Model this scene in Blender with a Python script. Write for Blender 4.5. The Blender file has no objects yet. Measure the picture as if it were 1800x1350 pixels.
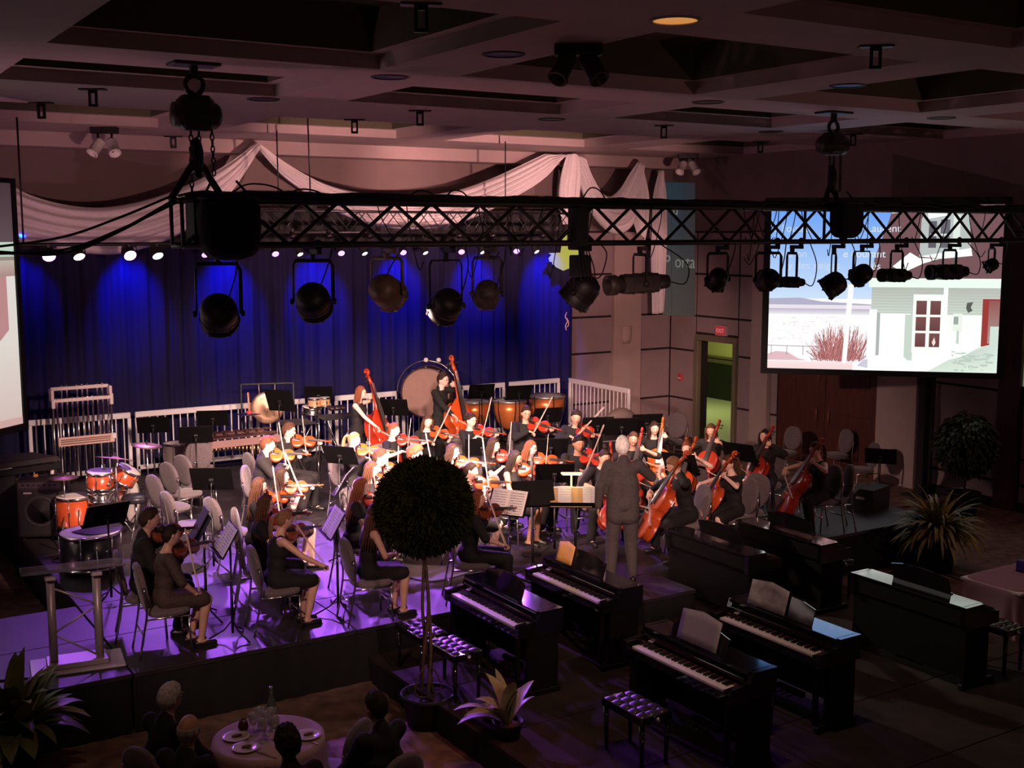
import bpy, bmesh, math, random
import numpy as np
from mathutils import Vector as V, Matrix as Mx, noise
R = math.radians
random.seed(7)
SC = bpy.context.scene
COL = SC.collection

# ------------------------------------------------------------------ camera, world, exposure
F_PX, CAM_Z = 2070.0, 4.8
PITCH = math.atan(269 / 2070)
YAW = R(32.2)
cam = bpy.data.cameras.new('camera')
cam.sensor_width = 36
cam.lens = F_PX / 1800 * 36
cam.clip_end = 200
camo = bpy.data.objects.new('camera', cam)
COL.objects.link(camo)
camo.location = (0, 0, CAM_Z)
camo.rotation_euler = (R(90) - PITCH, 0, -YAW)
SC.camera = camo
SC.view_settings.view_transform = 'Standard'
SC.view_settings.look = 'None'
SC.view_settings.gamma = 1
SC.view_settings.use_curve_mapping = False
SC.view_settings.exposure = 0.0
W = bpy.data.worlds.new('world')
SC.world = W
W.use_nodes = True
W.node_tree.nodes['Background'].inputs[0].default_value = (1, .62, .55, 1)
W.node_tree.nodes['Background'].inputs[1].default_value = 0.02


def lamp(kind, name, loc, target, energy, color, size=.1, spot=60, blend=.4):
    l = bpy.data.lights.new(name, kind)
    l.energy = energy
    l.color = color
    if kind == 'SPOT':
        l.spot_size = R(spot)
        l.spot_blend = blend
        l.shadow_soft_size = size
    elif kind == 'AREA':
        l.size = size
    else:
        l.shadow_soft_size = size
    o = bpy.data.objects.new(name, l)
    COL.objects.link(o)
    o.location = loc
    d = V(target) - V(loc)
    o.rotation_euler = d.to_track_quat('-Z', 'Y').to_euler()
    return o


WARM = (1, .64, .54)
# front-of-house profile lamps hung over the room behind the viewer
lamp('SPOT', 'house_spot', (1.0, 1.5, 6.2), (9.9, 12.8, 1.6), 5200, (1, .58, .48), .12, 20, .7)
lamp('SPOT', 'house_spot', (-2.0, 3.0, 6.2), (4.5, 12.2, 1.3), 1500, (1, .60, .52), .12, 24, .8)
lamp('SPOT', 'house_spot', (4.0, -1.5, 6.2), (7.5, 13.4, 1.5), 1300, (1, .60, .52), .12, 30, .7)
# added pink fill spots without fixtures, lighting the swags, ceiling and players
for tx, pw, tcx in ((4.2, 560, 5.2), (7.0, 2400, 8.9), (9.4, 3300, 12.2), (12.4, 1000, 15.0)):
    lamp('SPOT', 'swag_fill', (tx, 12.0, 4.3), (tcx, 20.4, 5.55), pw, (1, .50, .47), .08, 36, .8)
# added unseen mauve fill spots, standing in for stage bounce on the ceiling
for ux, uy, tx, ty, pw, cc in ((-3.5, 14.0, 5.5, 16.5, 620, (.95, .42, .62)), (7.0, -1.5, 8.5, 11, 70, (1, .52, .45)), (16.8, 5.0, 12.5, 14.0, 260, (1, .50, .50))):
    lamp('SPOT', 'ceiling_fill', (ux, uy, .8), (tx, ty, 6.43), pw, cc, .1, 78, .8)
# amber downlight over the pianos, dim downlights over the guests, a red one by the platform
lamp('SPOT', 'downlight', (6.12, 7.33, 6.36), (6.9, 8.2, 0), 190, (1, .62, .45), .12, 95, .8)
lamp('SPOT', 'downlight', (1.9, 6.6, 6.36), (2.6, 8.6, 0), 95, (1, .55, .38), .12, 90, .8)
lamp('SPOT', 'downlight', (13.5, 7.5, 6.36), (13.8, 9.5, 0), 120, (1, .50, .45), .12, 95, .8)
lamp('SPOT', 'red_downlight', (5.2, 6.2, 6.36), (4.9, 8.3, 0), 160, (1, .08, .12), .08, 22, .7)
# blue floods that wash the curtain from the batten above it
for bx in np.arange(3.5, 15, 1.75):
    lamp('SPOT', 'curtain_flood', (bx, 20.35, 4.78), (bx + .1, 21.12, 3.6), 740, (.0, .008, 1), .05, 56, .9)
# dim lights in the side rooms of the hall
lamp('AREA', 'corridor_light', (20.6, 23.6, 2.8), (20.6, 23.6, 0), 60, (.85, .9, .36), 1.0)


# ------------------------------------------------------------------ picture geometry -> points in the hall
_f = np.array([math.sin(YAW) * math.cos(PITCH), math.cos(YAW) * math.cos(PITCH), -math.sin(PITCH)])
_r = np.array([math.cos(YAW), -math.sin(YAW), 0])
_u = np.cross(_r, _f)


def ray(x, y):
    return (_f * F_PX + _r * (x - 900) + _u * (675 - y)) / F_PX


def at(x, y, z):
    d = ray(x, y)
    t = (z - CAM_Z) / d[2]
    return V((d[0] * t, d[1] * t, z))


def atY(x, y, Y):
    d = ray(x, y) * (Y / ray(x, y)[1])
    return V((d[0], d[1], d[2] + CAM_Z))


def atX(x, y, X):
    d = ray(x, y) * (X / ray(x, y)[0])
    return V((d[0], d[1], d[2] + CAM_Z))


# ------------------------------------------------------------------ materials
MATS = {}


def mat(name, col, rough=.6, metal=0, noise_amt=.0, scale=8, bump=0, emis=None, estr=0, alpha=1, trans=0, sheen=0, spec=None, coat=0, stretch=None):
    if name in MATS:
        return MATS[name]
    m = bpy.data.materials.new(name)
    m.use_nodes = True
    nt = m.node_tree
    b = nt.nodes['Principled BSDF']
    b.inputs['Base Color'].default_value = (*col, 1)
    b.inputs['Roughness'].default_value = rough
    b.inputs['Metallic'].default_value = metal
    if spec is not None:
        b.inputs['Specular IOR Level'].default_value = spec
    if coat:
        b.inputs['Coat Weight'].default_value = coat
        b.inputs['Coat Roughness'].default_value = .08
    if trans:
        b.inputs['Transmission Weight'].default_value = trans
    if alpha < 1:
        b.inputs['Alpha'].default_value = alpha
    if sheen:
        b.inputs['Sheen Weight'].default_value = sheen
    if emis:
        b.inputs['Emission Color'].default_value = (*emis, 1)
        b.inputs['Emission Strength'].default_value = estr
    if noise_amt or bump:
        tc = nt.nodes.new('ShaderNodeTexCoord')
        mp = nt.nodes.new('ShaderNodeMapping')
        if stretch:
            mp.inputs['Scale'].default_value = stretch
        nz = nt.nodes.new('ShaderNodeTexNoise')
        nz.inputs['Scale'].default_value = scale
        nz.inputs['Detail'].default_value = 4
        nt.links.new(tc.outputs['Object'], mp.inputs[0])
        nt.links.new(mp.outputs[0], nz.inputs['Vector'])
        if noise_amt:
            mr = nt.nodes.new('ShaderNodeMapRange')
            mr.inputs[1].default_value = .25
            mr.inputs[2].default_value = .75
            mr.inputs[3].default_value = 1 - noise_amt
            mr.inputs[4].default_value = 1 + noise_amt
            nt.links.new(nz.outputs['Fac'], mr.inputs[0])
            mx = nt.nodes.new('ShaderNodeVectorMath')
            mx.operation = 'SCALE'
            mx.inputs[0].default_value = col
            nt.links.new(mr.outputs[0], mx.inputs['Scale'])
            nt.links.new(mx.outputs[0], b.inputs['Base Color'])
        if bump:
            bp = nt.nodes.new('ShaderNodeBump')
            bp.inputs['Strength'].default_value = bump
            bp.inputs['Distance'].default_value = .02
            nt.links.new(nz.outputs['Fac'], bp.inputs['Height'])
            nt.links.new(bp.outputs[0], b.inputs['Normal'])
    MATS[name] = m
    return m


BLACK = mat('black_metal', (.012, .012, .013), .45, .3)
MATTE = mat('matte_black', (.010, .010, .011), .75)
CHROME = mat('chrome', (.75, .74, .72), .18, 1)
STEEL = mat('galvanised_steel', (.62, .60, .58), .38, .85)
WHITEP = mat('white_paint', (.75, .73, .70), .5)
DESK = mat('music_desk_black', (.0035, .0033, .0036), .6, spec=.15)
PAPER = mat('paper', (.82, .80, .78), .7)
INK = mat('ink', (.30, .28, .30), .8)
CHAIRF = mat('chair_fabric', (.125, .098, .105), .9, noise_amt=.35, scale=60, sheen=.2)
CLOTHB = mat('black_cloth', (.0065, .0055, .006), .85, noise_amt=.3, scale=30, bump=.25)
CLOTHC = mat('charcoal_cloth', (.016, .013, .014), .85, noise_amt=.3, scale=30, bump=.25)
CLOTHG = mat('grey_suit', (.062, .052, .053), .85, noise_amt=.2, scale=40, bump=.25)
CLOTHW = mat('white_cloth', (.7, .68, .66), .8, noise_amt=.1, scale=12, bump=.2)
SHEER = mat('sheer_black', (.055, .035, .03), .8, noise_amt=.3, scale=40)
TIGHTS = mat('dark_tights', (.05, .03, .026), .7)
SHOE = mat('black_shoe', (.012, .012, .012), .35)
SKIN = mat('skin', (.62, .36, .26), .5, noise_amt=.06, scale=20)
SKINT = mat('tan_skin', (.45, .235, .15), .5, noise_amt=.06, scale=20)
SKINP = mat('pale_skin', (.78, .52, .42), .5, noise_amt=.05, scale=20)
LIP = mat('lips', (.42, .12, .10), .45)
EYEW = mat('eye_white', (.7, .68, .66), .25)
EYED = mat('eye_dark', (.03, .018, .012), .2)
VELVET = mat('blue_velvet', (.006, .004, .045), .9, noise_amt=.25, scale=10, stretch=(3, 3, .3), bump=.1)
DRAPE = mat('white_voile', (.74, .70, .70), .8, noise_amt=.06, scale=14, stretch=(1, 1, 3), bump=.1)
GOLD = mat('brass', (.75, .48, .18), .28, 1)
BRONZE = mat('cymbal_bronze', (.42, .28, .16), .48, 1, noise_amt=.15, scale=20)
DRUMO = mat('orange_drum_shell', (.55, .085, .022), .28, coat=.6, noise_amt=.15, scale=6, stretch=(1, 1, 5))
COPPER = mat('copper_kettle', (.80, .23, .07), .3, .55, noise_amt=.08, scale=5)
HEADSK = mat('drum_head', (.72, .66, .62), .55, noise_amt=.05, scale=8)
CARPET = mat('hall_carpet', (.17, .10, .075), .95, noise_amt=.55, scale=5, bump=.3)
STAGEM = mat('stage_deck', (.026, .020, .025), .5, spec=.4, noise_amt=.4, scale=3.2, bump=.06)
EXTM = mat('extension_deck', (.034, .025, .020), .85, spec=.15, noise_amt=.35, scale=3.2, bump=.06)
SKIRT = mat('stage_skirt', (.006, .006, .007), .9, noise_amt=.3, scale=10)
WALLM = mat('wall_panel', (.28, .21, .215), .8, noise_amt=.08, scale=2.5, bump=.05)
WALLU = mat('upper_wall', (.20, .145, .135), .85, noise_amt=.08, scale=2)
PILM = mat('pilaster_plaster', (.38, .29, .27), .8, noise_amt=.06, scale=3)
JOINT = mat('panel_joint', (.012, .009, .009), .9)
DOORW = mat('mahogany_door', (.075, .020, .014), .55, noise_amt=.35, scale=5, stretch=(4, 4, .4))
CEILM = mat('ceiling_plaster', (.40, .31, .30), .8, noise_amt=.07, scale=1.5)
COFM = mat('coffer_inside', (.085, .078, .045), .85, noise_amt=.1, scale=1.5)  # olive brown, darker than the beams around the coffers
PIANOB = mat('piano_black', (.008, .007, .008), .06, coat=1, spec=.8)
PIANOR = mat('piano_satin', (.006, .0045, .0045), .5, spec=.25)
KEYW = mat('ivory_keys', (.80, .74, .70), .35)
KEYB = mat('ebony_keys', (.012, .012, .012), .3)
LEATHER = mat('black_leather', (.030, .026, .034), .33, noise_amt=.2, scale=40)
LEAFD = mat('dark_leaf', (.014, .016, .004), .8, spec=.1, noise_amt=.5, scale=6)
LEAFG = mat('green_leaf', (.10, .115, .030), .5, noise_amt=.4, scale=6)
LEAFP = mat('pale_leaf', (.27, .25, .12), .5, noise_amt=.4, scale=5)
BARK = mat('bark', (.10, .06, .04), .9, noise_amt=.4, scale=20)
POTM = mat('dark_pot', (.014, .013, .013), .6)
GLASS = mat('clear_glass', (.95, .95, .96), .03, trans=1)
GOBLET = mat('goblet_glass', (.85, .82, .84), .12, trans=.72)
ACRYL = mat('clear_acrylic', (.88, .84, .92), .06, trans=.92)
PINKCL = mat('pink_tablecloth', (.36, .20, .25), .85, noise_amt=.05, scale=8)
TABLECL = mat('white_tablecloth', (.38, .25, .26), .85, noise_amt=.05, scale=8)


def emit(name, col, s):
    return mat(name, (0, 0, 0), .6, emis=col, estr=s)


# ------------------------------------------------------------------ mesh building
class MB:
    def __init__(self):
        self.v = []
        self.f = []
        self.m = []
        self.s = []

    def add(self, vs, fs, mi=0, smooth=True):
        o = len(self.v)
        self.v += [tuple(v) for v in vs]
        for f in fs:
            self.f.append(tuple(i + o for i in f))
            self.m.append(mi)
            self.s.append(smooth)

    def box(self, c, s, rot=None, mi=0, b=0):
        c = V(c)
        hx, hy, hz = s[0] / 2, s[1] / 2, s[2] / 2
        if b <= 0:
            vs = [V((x * hx, y * hy, z * hz)) for x in (-1, 1) for y in (-1, 1) for z in (-1, 1)]
            fs = [(0, 1, 3, 2), (4, 6, 7, 5), (0, 4, 5, 1), (2, 3, 7, 6), (0, 2, 6, 4), (1, 5, 7, 3)]
        else:
            b = min(b, hx * .9, hy * .9, hz * .9)
            vs, idx = [], {}
            for x in (-1, 1):
                for y in (-1, 1):
                    for z in (-1, 1):
                        for a in range(3):
                            p = [x * (hx - b), y * (hy - b), z * (hz - b)]
                            p[a] = (x * hx, y * hy, z * hz)[a]
                            idx[(x, y, z, a)] = len(vs)
                            vs.append(V(p))
            fs = []
            for a in range(3):
                o1, o2 = (a + 1) % 3, (a + 2) % 3
                for sg in (-1, 1):
                    q = []
                    for (s1, s2) in ((-1, -1), (1, -1), (1, 1), (-1, 1)):
                        k = [0, 0, 0]
                        k[a], k[o1], k[o2] = sg, s1, s2
                        q.append(idx[(*k, a)])
                    fs.append(q if sg > 0 else q[::-1])
            for a in range(3):
                o1, o2 = (a + 1) % 3, (a + 2) % 3
                for s1 in (-1, 1):
                    for s2 in (-1, 1):
                        ks = []
                        for t in (-1, 1):
                            k = [0, 0, 0]
                            k[a], k[o1], k[o2] = t, s1, s2
                            ks.append(tuple(k))
                        q = [idx[(*ks[0], o1)], idx[(*ks[1], o1)], idx[(*ks[1], o2)], idx[(*ks[0], o2)]]
                        fs.append(q if s1 * s2 < 0 else q[::-1])
            for x in (-1, 1):
                for y in (-1, 1):
                    for z in (-1, 1):
                        q = [idx[(x, y, z, 0)], idx[(x, y, z, 1)], idx[(x, y, z, 2)]]
                        fs.append(q if x * y * z > 0 else q[::-1])
        if rot is not None:
            vs = [rot @ v for v in vs]
        self.add([v + c for v in vs], fs, mi, False)

    def tube(self, pts, r, n=8, mi=0, caps=True, flat=1.0, up=None):
        pts = [V(p) for p in pts]
        if not hasattr(r, '__len__'):
            r = [r] * len(pts)
        vs, fs = [], []
        pn = None
        for i, p in enumerate(pts):
            d = (pts[min(i + 1, len(pts) - 1)] - pts[max(i - 1, 0)])
            if d.length < 1e-9:
                d = V((0, 0, 1))
            d.normalize()
            if pn is None:
                a = V(up) if up else (V((0, 0, 1)) if abs(d.z) < .9 else V((1, 0, 0)))
                pn = (a - d * a.dot(d)).normalized()
            else:
                pn = pn - d * pn.dot(d)
                if pn.length < 1e-6:
                    pn = d.orthogonal()
                pn.normalize()
            bn = d.cross(pn)
            for k in range(n):
                t = 2 * math.pi * k / n
                vs.append(p + pn * (math.cos(t) * r[i] * flat) + bn * (math.sin(t) * r[i]))
        for i in range(len(pts) - 1):
            for k in range(n):
                k2 = (k + 1) % n
                fs.append((i * n + k, i * n + k2, (i + 1) * n + k2, (i + 1) * n + k))
        if caps:
            fs.append(tuple(range(n))[::-1])
            fs.append(tuple((len(pts) - 1) * n + k for k in range(n)))
        self.add(vs, fs, mi, True)

    def lathe(self, prof, n=20, T=None, mi=0, smooth=True):
        vs, fs = [], []
        for (r, z) in prof:
            for k in range(n):
                t = 2 * math.pi * k / n
                vs.append(V((r * math.cos(t), r * math.sin(t), z)))
        for i in range(len(prof) - 1):
            for k in range(n):
                k2 = (k + 1) % n
                fs.append((i * n + k, i * n + k2, (i + 1) * n + k2, (i + 1) * n + k))
        ring = min(q[0] for q in prof) > .8 * max(q[0] for q in prof)   # rings stay open in the middle
        if ring:
            pass
        elif prof[0][0] > 1e-5 and not (abs(prof[0][1] - prof[1][1]) < 2e-3 and prof[1][0] < prof[0][0]):
            fs.append(tuple(range(n))[::-1])
        if prof[-1][0] > 1e-5 and not ring and not (abs(prof[-1][1] - prof[-2][1]) < 2e-3 and prof[-2][0] < prof[-1][0]):
            fs.append(tuple((len(prof) - 1) * n + k for k in range(n)))
        if T is not None:
            vs = [T @ v for v in vs]
        self.add(vs, fs, mi, smooth)

    def ell(self, c, r, T=None, nu=14, nv=10, mi=0, fn=None):
        c = V(c)
        vs, fs = [], []
        for j in range(1, nv):
            a = math.pi * j / nv
            for i in range(nu):
                t = 2 * math.pi * i / nu
                vs.append(V((math.sin(a) * math.cos(t), math.sin(a) * math.sin(t), math.cos(a))))
        vs.append(V((0, 0, 1)))
        vs.append(V((0, 0, -1)))
        top, bot = len(vs) - 2, len(vs) - 1
        for j in range(nv - 2):
            for i in range(nu):
                i2 = (i + 1) % nu
                fs.append((j * nu + i, (j + 1) * nu + i, (j + 1) * nu + i2, j * nu + i2))
        for i in range(nu):
            i2 = (i + 1) % nu
            fs.append((top, i, i2))
            fs.append((bot, (nv - 2) * nu + i2, (nv - 2) * nu + i))
        if fn:
            vs = [fn(v) for v in vs]
        else:
            vs = [V((v.x * r[0], v.y * r[1], v.z * r[2])) for v in vs]
        if T is not None:
            vs = [T @ v for v in vs]
        self.add([v + c for v in vs], fs, mi, True)

    def cap(self, p0, r0, p1, r1, n=12, mi=0):
        p0, p1 = V(p0), V(p1)
        d = p1 - p0
        L = max(d.length, 1e-4)
        d.normalize()
        pts, rs = [], []
        for a in (-80, -45, -15):
            pts.append(p0 + d * (r0 * math.sin(R(a))))
            rs.append(r0 * math.cos(R(a)))
        for a in (15, 45, 80):
            pts.append(p1 + d * (r1 * math.sin(R(a))))
            rs.append(r1 * math.cos(R(a)))
        self.tube(pts, rs, n, mi)

    def prism(self, outl, z0, z1, T=None, mi=0, smooth=False):
        n = len(outl)
        vs = [V((x, y, z0)) for x, y in outl] + [V((x, y, z1)) for x, y in outl]
        fs = [tuple(range(n))[::-1], tuple(range(n, 2 * n))]
        for i in range(n):
            j = (i + 1) % n
            fs.append((i, j, n + j, n + i))
        if T is not None:
            vs = [T @ v for v in vs]
        self.add(vs, fs, mi, smooth)

    def grid(self, fn, nu, nv, mi=0, smooth=True):
        vs = [fn(i / nu, j / nv) for j in range(nv + 1) for i in range(nu + 1)]
        fs = [(j * (nu + 1) + i, j * (nu + 1) + i + 1, (j + 1) * (nu + 1) + i + 1, (j + 1) * (nu + 1) + i) for j in range(nv) for i in range(nu)]
        self.add(vs, fs, mi, smooth)

    def quad(self, a, b, c, d, mi=0):
        self.add([a, b, c, d], [(0, 1, 2, 3)], mi, False)

    def mesh(self, name, mats):
        me = bpy.data.meshes.new(name)
        me.from_pydata(self.v, [], self.f)
        for m in (mats if isinstance(mats, (list, tuple)) else [mats]):
            me.materials.append(m)
        me.polygons.foreach_set('material_index', self.m)
        me.polygons.foreach_set('use_smooth', self.s)
        me.update()
        return me

    def build(self, name, mats, parent=None, kind=None):
        o = bpy.data.objects.new(name, self.mesh(name, mats))
        COL.objects.link(o)
        if parent:
            o.parent = parent
        if kind:
            o['kind'] = kind
        return o


def tag(o, label, cat, group=None, kind=None):
    o['label'] = label
    o['category'] = cat
    if group:
        o['group'] = group
    if kind:
        o['kind'] = kind
    return o


def thing(name, label, cat, loc=(0, 0, 0), rz=0, group=None):
    o = bpy.data.objects.new(name, None)
    o.empty_display_size = .1
    COL.objects.link(o)
    o.location = loc
    o.rotation_euler = (0, 0, rz)
    return tag(o, label, cat, group)


def struct(name, mb, mats, parent=None):
    o = mb.build(name, mats, parent)
    o['kind'] = 'structure'
    return o


CH = {}


def kids(o):
    k = o.name
    if k not in CH:
        CH[k] = [c for c in COL.objects if c.parent == o]
    return CH[k]


def dup(root, loc=None, rz=None, label=None, group=None, M=None):
    c = root.copy()
    COL.objects.link(c)
    if M is not None:
        c.matrix_world = M
        l, q, s = M.decompose()
        c.location = l
        c.rotation_euler = q.to_euler()
        c.scale = s
    else:
        c.location = loc
        c.rotation_euler = (0, 0, rz or 0)
    if label:
        c['label'] = label
    if group:
        c['group'] = group
    for a in kids(root):
        b = a.copy()
        COL.objects.link(b)
        b.parent = c
        for g in kids(a):
            d = g.copy()
            COL.objects.link(d)
            d.parent = b
    return c


class Proto:
    """first use moves the built thing itself, later uses copy it"""
    def __init__(self, root):
        self.root = root
        self.used = False
        kids(root)
        for k in kids(root):
            kids(k)

    def put(self, loc=None, rz=0, label=None, group=None, M=None):
        if self.used:
            return dup(self.root, loc, rz, label, group, M)
        self.used = True
        c = self.root
        if M is not None:
            l, q, s = M.decompose()
            c.location, c.rotation_euler, c.scale = l, q.to_euler(), s
        else:
            c.location = loc
            c.rotation_euler = (0, 0, rz)
        if label:
            c['label'] = label
        if group:
            c['group'] = group
        return c


def frame(o, x, y, z):
    """4x4 from origin and axes"""
    return Mx(((x.x, y.x, z.x, o.x), (x.y, y.y, z.y, o.y), (x.z, y.z, z.z, o.z), (0, 0, 0, 1)))


def zto(d, p=(0, 0, 0)):
    """matrix taking +Z to d, placed at p"""
    m = V(d).normalized().to_track_quat('Z', 'Y').to_matrix().to_4x4()
    m.translation = V(p)
    return m
# ================================================================== THE SETTING
STZ, EXZ = .6, .3
CEZ = 6.43
m = MB(); m.quad((-8, -2, 0), (30, -2, 0), (30, 26, 0), (-8, 26, 0)); struct('floor', m, CARPET)

# ---- ceiling with coffers
XE = [(-1.95, 1.25), (2.2, 5.4), (6.35, 9.6), (10.55, 13.7), (14.75, 17.9)]
YE = [(-.9, 2.4), (3.5, 6.83), (7.85, 11.12), (12.2, 14.0), (16.4, 19.1)]
xs = sorted([-6] + [v for e in XE for v in e] + [18.05])
ys = sorted([-2] + [v for e in YE for v in e] + [21.6])
m = MB()
for i in range(len(xs) - 1):
    for j in range(len(ys) - 1):
        x0, x1, y0, y1 = xs[i], xs[i + 1], ys[j], ys[j + 1]
        if (x0, x1) in XE and (y0, y1) in YE:
            d, s = .14, .16
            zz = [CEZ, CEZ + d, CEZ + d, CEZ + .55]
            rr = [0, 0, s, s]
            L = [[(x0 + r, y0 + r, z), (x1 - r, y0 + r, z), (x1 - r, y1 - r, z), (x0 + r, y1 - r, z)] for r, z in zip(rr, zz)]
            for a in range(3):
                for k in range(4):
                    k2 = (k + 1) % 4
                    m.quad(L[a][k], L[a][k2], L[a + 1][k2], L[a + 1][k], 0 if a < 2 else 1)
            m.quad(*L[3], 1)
        else:
            m.quad((x0, y0, CEZ), (x0, y1, CEZ), (x1, y1, CEZ), (x1, y0, CEZ))
ceil = struct('ceiling', m, [CEILM, COFM])
# soffit step along the back wall
m = MB(); m.box((7.5, 21.25, 6.31), (21, .7, .24)); struct('trim_1', m, CEILM)

# ---- back wall
BY = 21.55
WX = 18.0
m = MB()
m.box((6, BY + .12, 2.4), (24.2, .2, 4.8), mi=0)
m.box((6, BY + .1, 5.65), (24.2, .2, 1.7), mi=1)
wb = struct('wall_back', m, [JOINT, WALLU])
ZS = [0, .9, 2.05, 2.87, 3.83, 4.78]


def panel(parent, axis, a0, a1, z0, z1, pos, th=.03, mt=WALLM, name='panel', gap=.022):
    m = MB()
    if axis == 'x':
        m.box(((a0 + a1) / 2, pos, (z0 + z1) / 2), (a1 - a0 - 2 * gap, th, z1 - z0 - 2 * gap), b=.006)
    else:
        m.box((pos, (a0 + a1) / 2, (z0 + z1) / 2), (th, a1 - a0 - 2 * gap, z1 - z0 - 2 * gap), b=.006)
    return m.build(name, mt, parent)


xp0 = atY(1076, 560, BY).x
xp1 = atY(1121, 560, BY).x
for k in range(5):
    for a0, a1 in ((12.6, 13.8), (13.8, 15.0), (15.0, xp0), (xp1, 18.0)):
        panel(wb, 'x', a0, a1, ZS[k], ZS[k + 1], BY)
panel(wb, 'x', xp0 - .02, xp1 + .02, 0, 4.78, BY - .05, .12, PILM, 'pilaster', 0)
# sconce on the pilaster
t = thing('wall_sconce', 'pale half round sconce on the pilaster right of the blue curtain', 'wall light', atY(1101, 588, BY - .12))
m = MB(); m.lathe([(.0, -.2), (.10, -.2), (.13, -.1), (.14, .16), (.14, .2), (0, .2)], 16, Mx.Diagonal((1, .6, 1, 1))); m.build('shade', PILM, t)
m = MB(); m.box((0, .05, 0), (.1, .05, .2), b=.01); m.build('back_plate', PILM, t)

# ---- right wall with an open doorway
D0, D1, DH = 19.32, 20.46, 2.32
m = MB()
m.box((WX + .12, (D1 + 22) / 2, 2.4), (.2, 22 - D1, 4.8))
m.box((WX + .12, (D0 + 1) / 2, 2.4), (.2, D0 - 1, 4.8))
m.box((WX + .12, (D0 + D1) / 2, (4.8 + DH) / 2), (.2, D1 - D0, 4.8 - DH))
m.box((WX + .1, 11.4, 5.65), (.2, 20.8, 1.7), mi=1)
wr = struct('wall_right', m, [JOINT, WALLU])
for k in range(5):
    z0, z1 = ZS[k], ZS[k + 1]
    panel(wr, 'y', 20.62, 21.53, z0, z1, WX)
    if z0 >= 2.3 or k == 2:
        panel(wr, 'y', D0 - .1, 20.62, max(z0, DH + .16), z1, WX) if z1 > DH + .3 else None
    panel(wr, 'y', 18.72, D0 - .1, z0, z1, WX)
    panel(wr, 'y', 17.98, 18.2, z0, z1, WX)
    if z0 > 2.4:
        panel(wr, 'y', 15.25, 17.98, z0, z1, WX)
    for a0, a1 in ((12.62, 14.0), (10.9, 12.2), (9.6, 10.9), (8.3, 9.6), (7, 8.3)):
        panel(wr, 'y', a0, a1, z0, z1, WX)
panel(wr, 'y', 18.2, 18.72, 0, 4.78, WX - .05, .12, PILM, 'pilaster', 0)
panel(wr, 'y', 14.32, 15.25, 0, 4.78, WX - .05, .12, PILM, 'pilaster', 0)
panel(wr, 'y', 12.2, 12.62, 0, 4.78, WX - .05, .12, DOORW, 'pilaster', 0)
m = MB(); m.box((WX - .04, 10.5, .08), (.03, 9.0, .16)); struct('baseboard_right', m, JOINT)
m = MB(); m.box((WX - .02, 13.3, .46), (.03, 2.0, .05)); m.box((WX - .02, 9.6, .46), (.03, 5.2, .05)); struct('trim_2', m, JOINT)
# black mast on the wall beside the pilaster
t = thing('black_mast', 'tall black square mast standing under the right screen by the wall', 'mast', (17.55, 13.86, 0))
m = MB(); m.box((0, 0, 1.45), (.16, .16, 2.9), b=.01); m.build('column', MATTE, t)
m = MB(); m.box((0, 0, .02), (.5, .5, .04), b=.01); m.build('base_plate', MATTE, t)

# door frame, corridor
dr = bpy.data.objects.new('door_1', None); COL.objects.link(dr); dr['kind'] = 'structure'
for n, c, s in (('jamb', (WX - .02, D1 + .07, DH / 2), (.14, .14, DH)), ('jamb', (WX - .02, D0 - .05, DH / 2), (.14, .1, DH)), ('head', (WX - .02, (D0 + D1) / 2, DH + .07), (.14, D1 - D0 + .24, .14))):
    m = MB(); m.box(c, s, b=.01); m.build(n, mat('door_frame_paint', (.16, .13, .09), .6), dr)
CORW = mat('corridor_wall', (.62, .60, .30), .8)
m = MB(); m.box((22.95, 23, 1.5), (.1, 10, 3)); struct('wall_corridor', m, CORW)
for yy in (28, 18.4):
    m = MB(); m.box((20.6, yy, 1.5), (4.7, .1, 3)); struct('wall_corridor_side', m, CORW)
m = MB(); m.box((20.6, 23, 3.0), (4.6, 10, .08)); struct('ceiling_corridor', m, CORW)
m = MB(); m.quad((18.1, 18.4, .012), (22.9, 18.4, .012), (22.9, 28, .012), (18.1, 28, .012)); struct('floor_corridor', m, mat('pale_lino', (.50, .56, .40), .5))
m = MB(); m.box((22.88, 23, 1.10), (.08, 9.4, .12), b=.01); m.box((22.86, 23, 1.22), (.14, 9.4, .06), b=.01); struct('trim_3', m, mat('door_frame_paint', (.16, .13, .09)))
d2 = bpy.data.objects.new('trim_5', None); COL.objects.link(d2); d2['kind'] = 'structure'
for yy in (21.0, 22.4, 23.8, 25.2, 26.6):
    m = MB(); m.box((22.87, yy, .53), (.06, 1.38, 1.04), b=.01); m.build('wainscot_panel', mat('dark_green_door', (.010, .014, .010), .5), d2)

# mahogany double doors under the screen
d3 = bpy.data.objects.new('door_2', None); COL.objects.link(d3); d3['kind'] = 'structure'
for a0, a1 in ((15.3, 16.62), (16.64, 17.94)):
    m = MB(); m.box((WX + .0, (a0 + a1) / 2, 1.18), (.06, a1 - a0, 2.36), b=.01)
    lf = m.build('leaf', DOORW, d3)
    for z0, z1 in ((.2, 1.0), (1.15, 1.62), (1.72, 2.2)):
        m = MB(); m.box((WX - .035, (a0 + a1) / 2, (z0 + z1) / 2), (.02, a1 - a0 - .36, z1 - z0), b=.009); m.build('door_panel', DOORW, lf)
    m = MB(); m.tube([(WX - .09, (a0 + a1) / 2 + (.5 if a0 < 16 else -.5), .95), (WX - .09, (a0 + a1) / 2 + (.5 if a0 < 16 else -.5), 1.2)], .014); m.build('pull_handle', GOLD, lf)
m = MB(); m.box((WX - .02, 16.62, 2.45), (.1, 2.75, .14), b=.01); struct('trim_4', m, DOORW)

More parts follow.
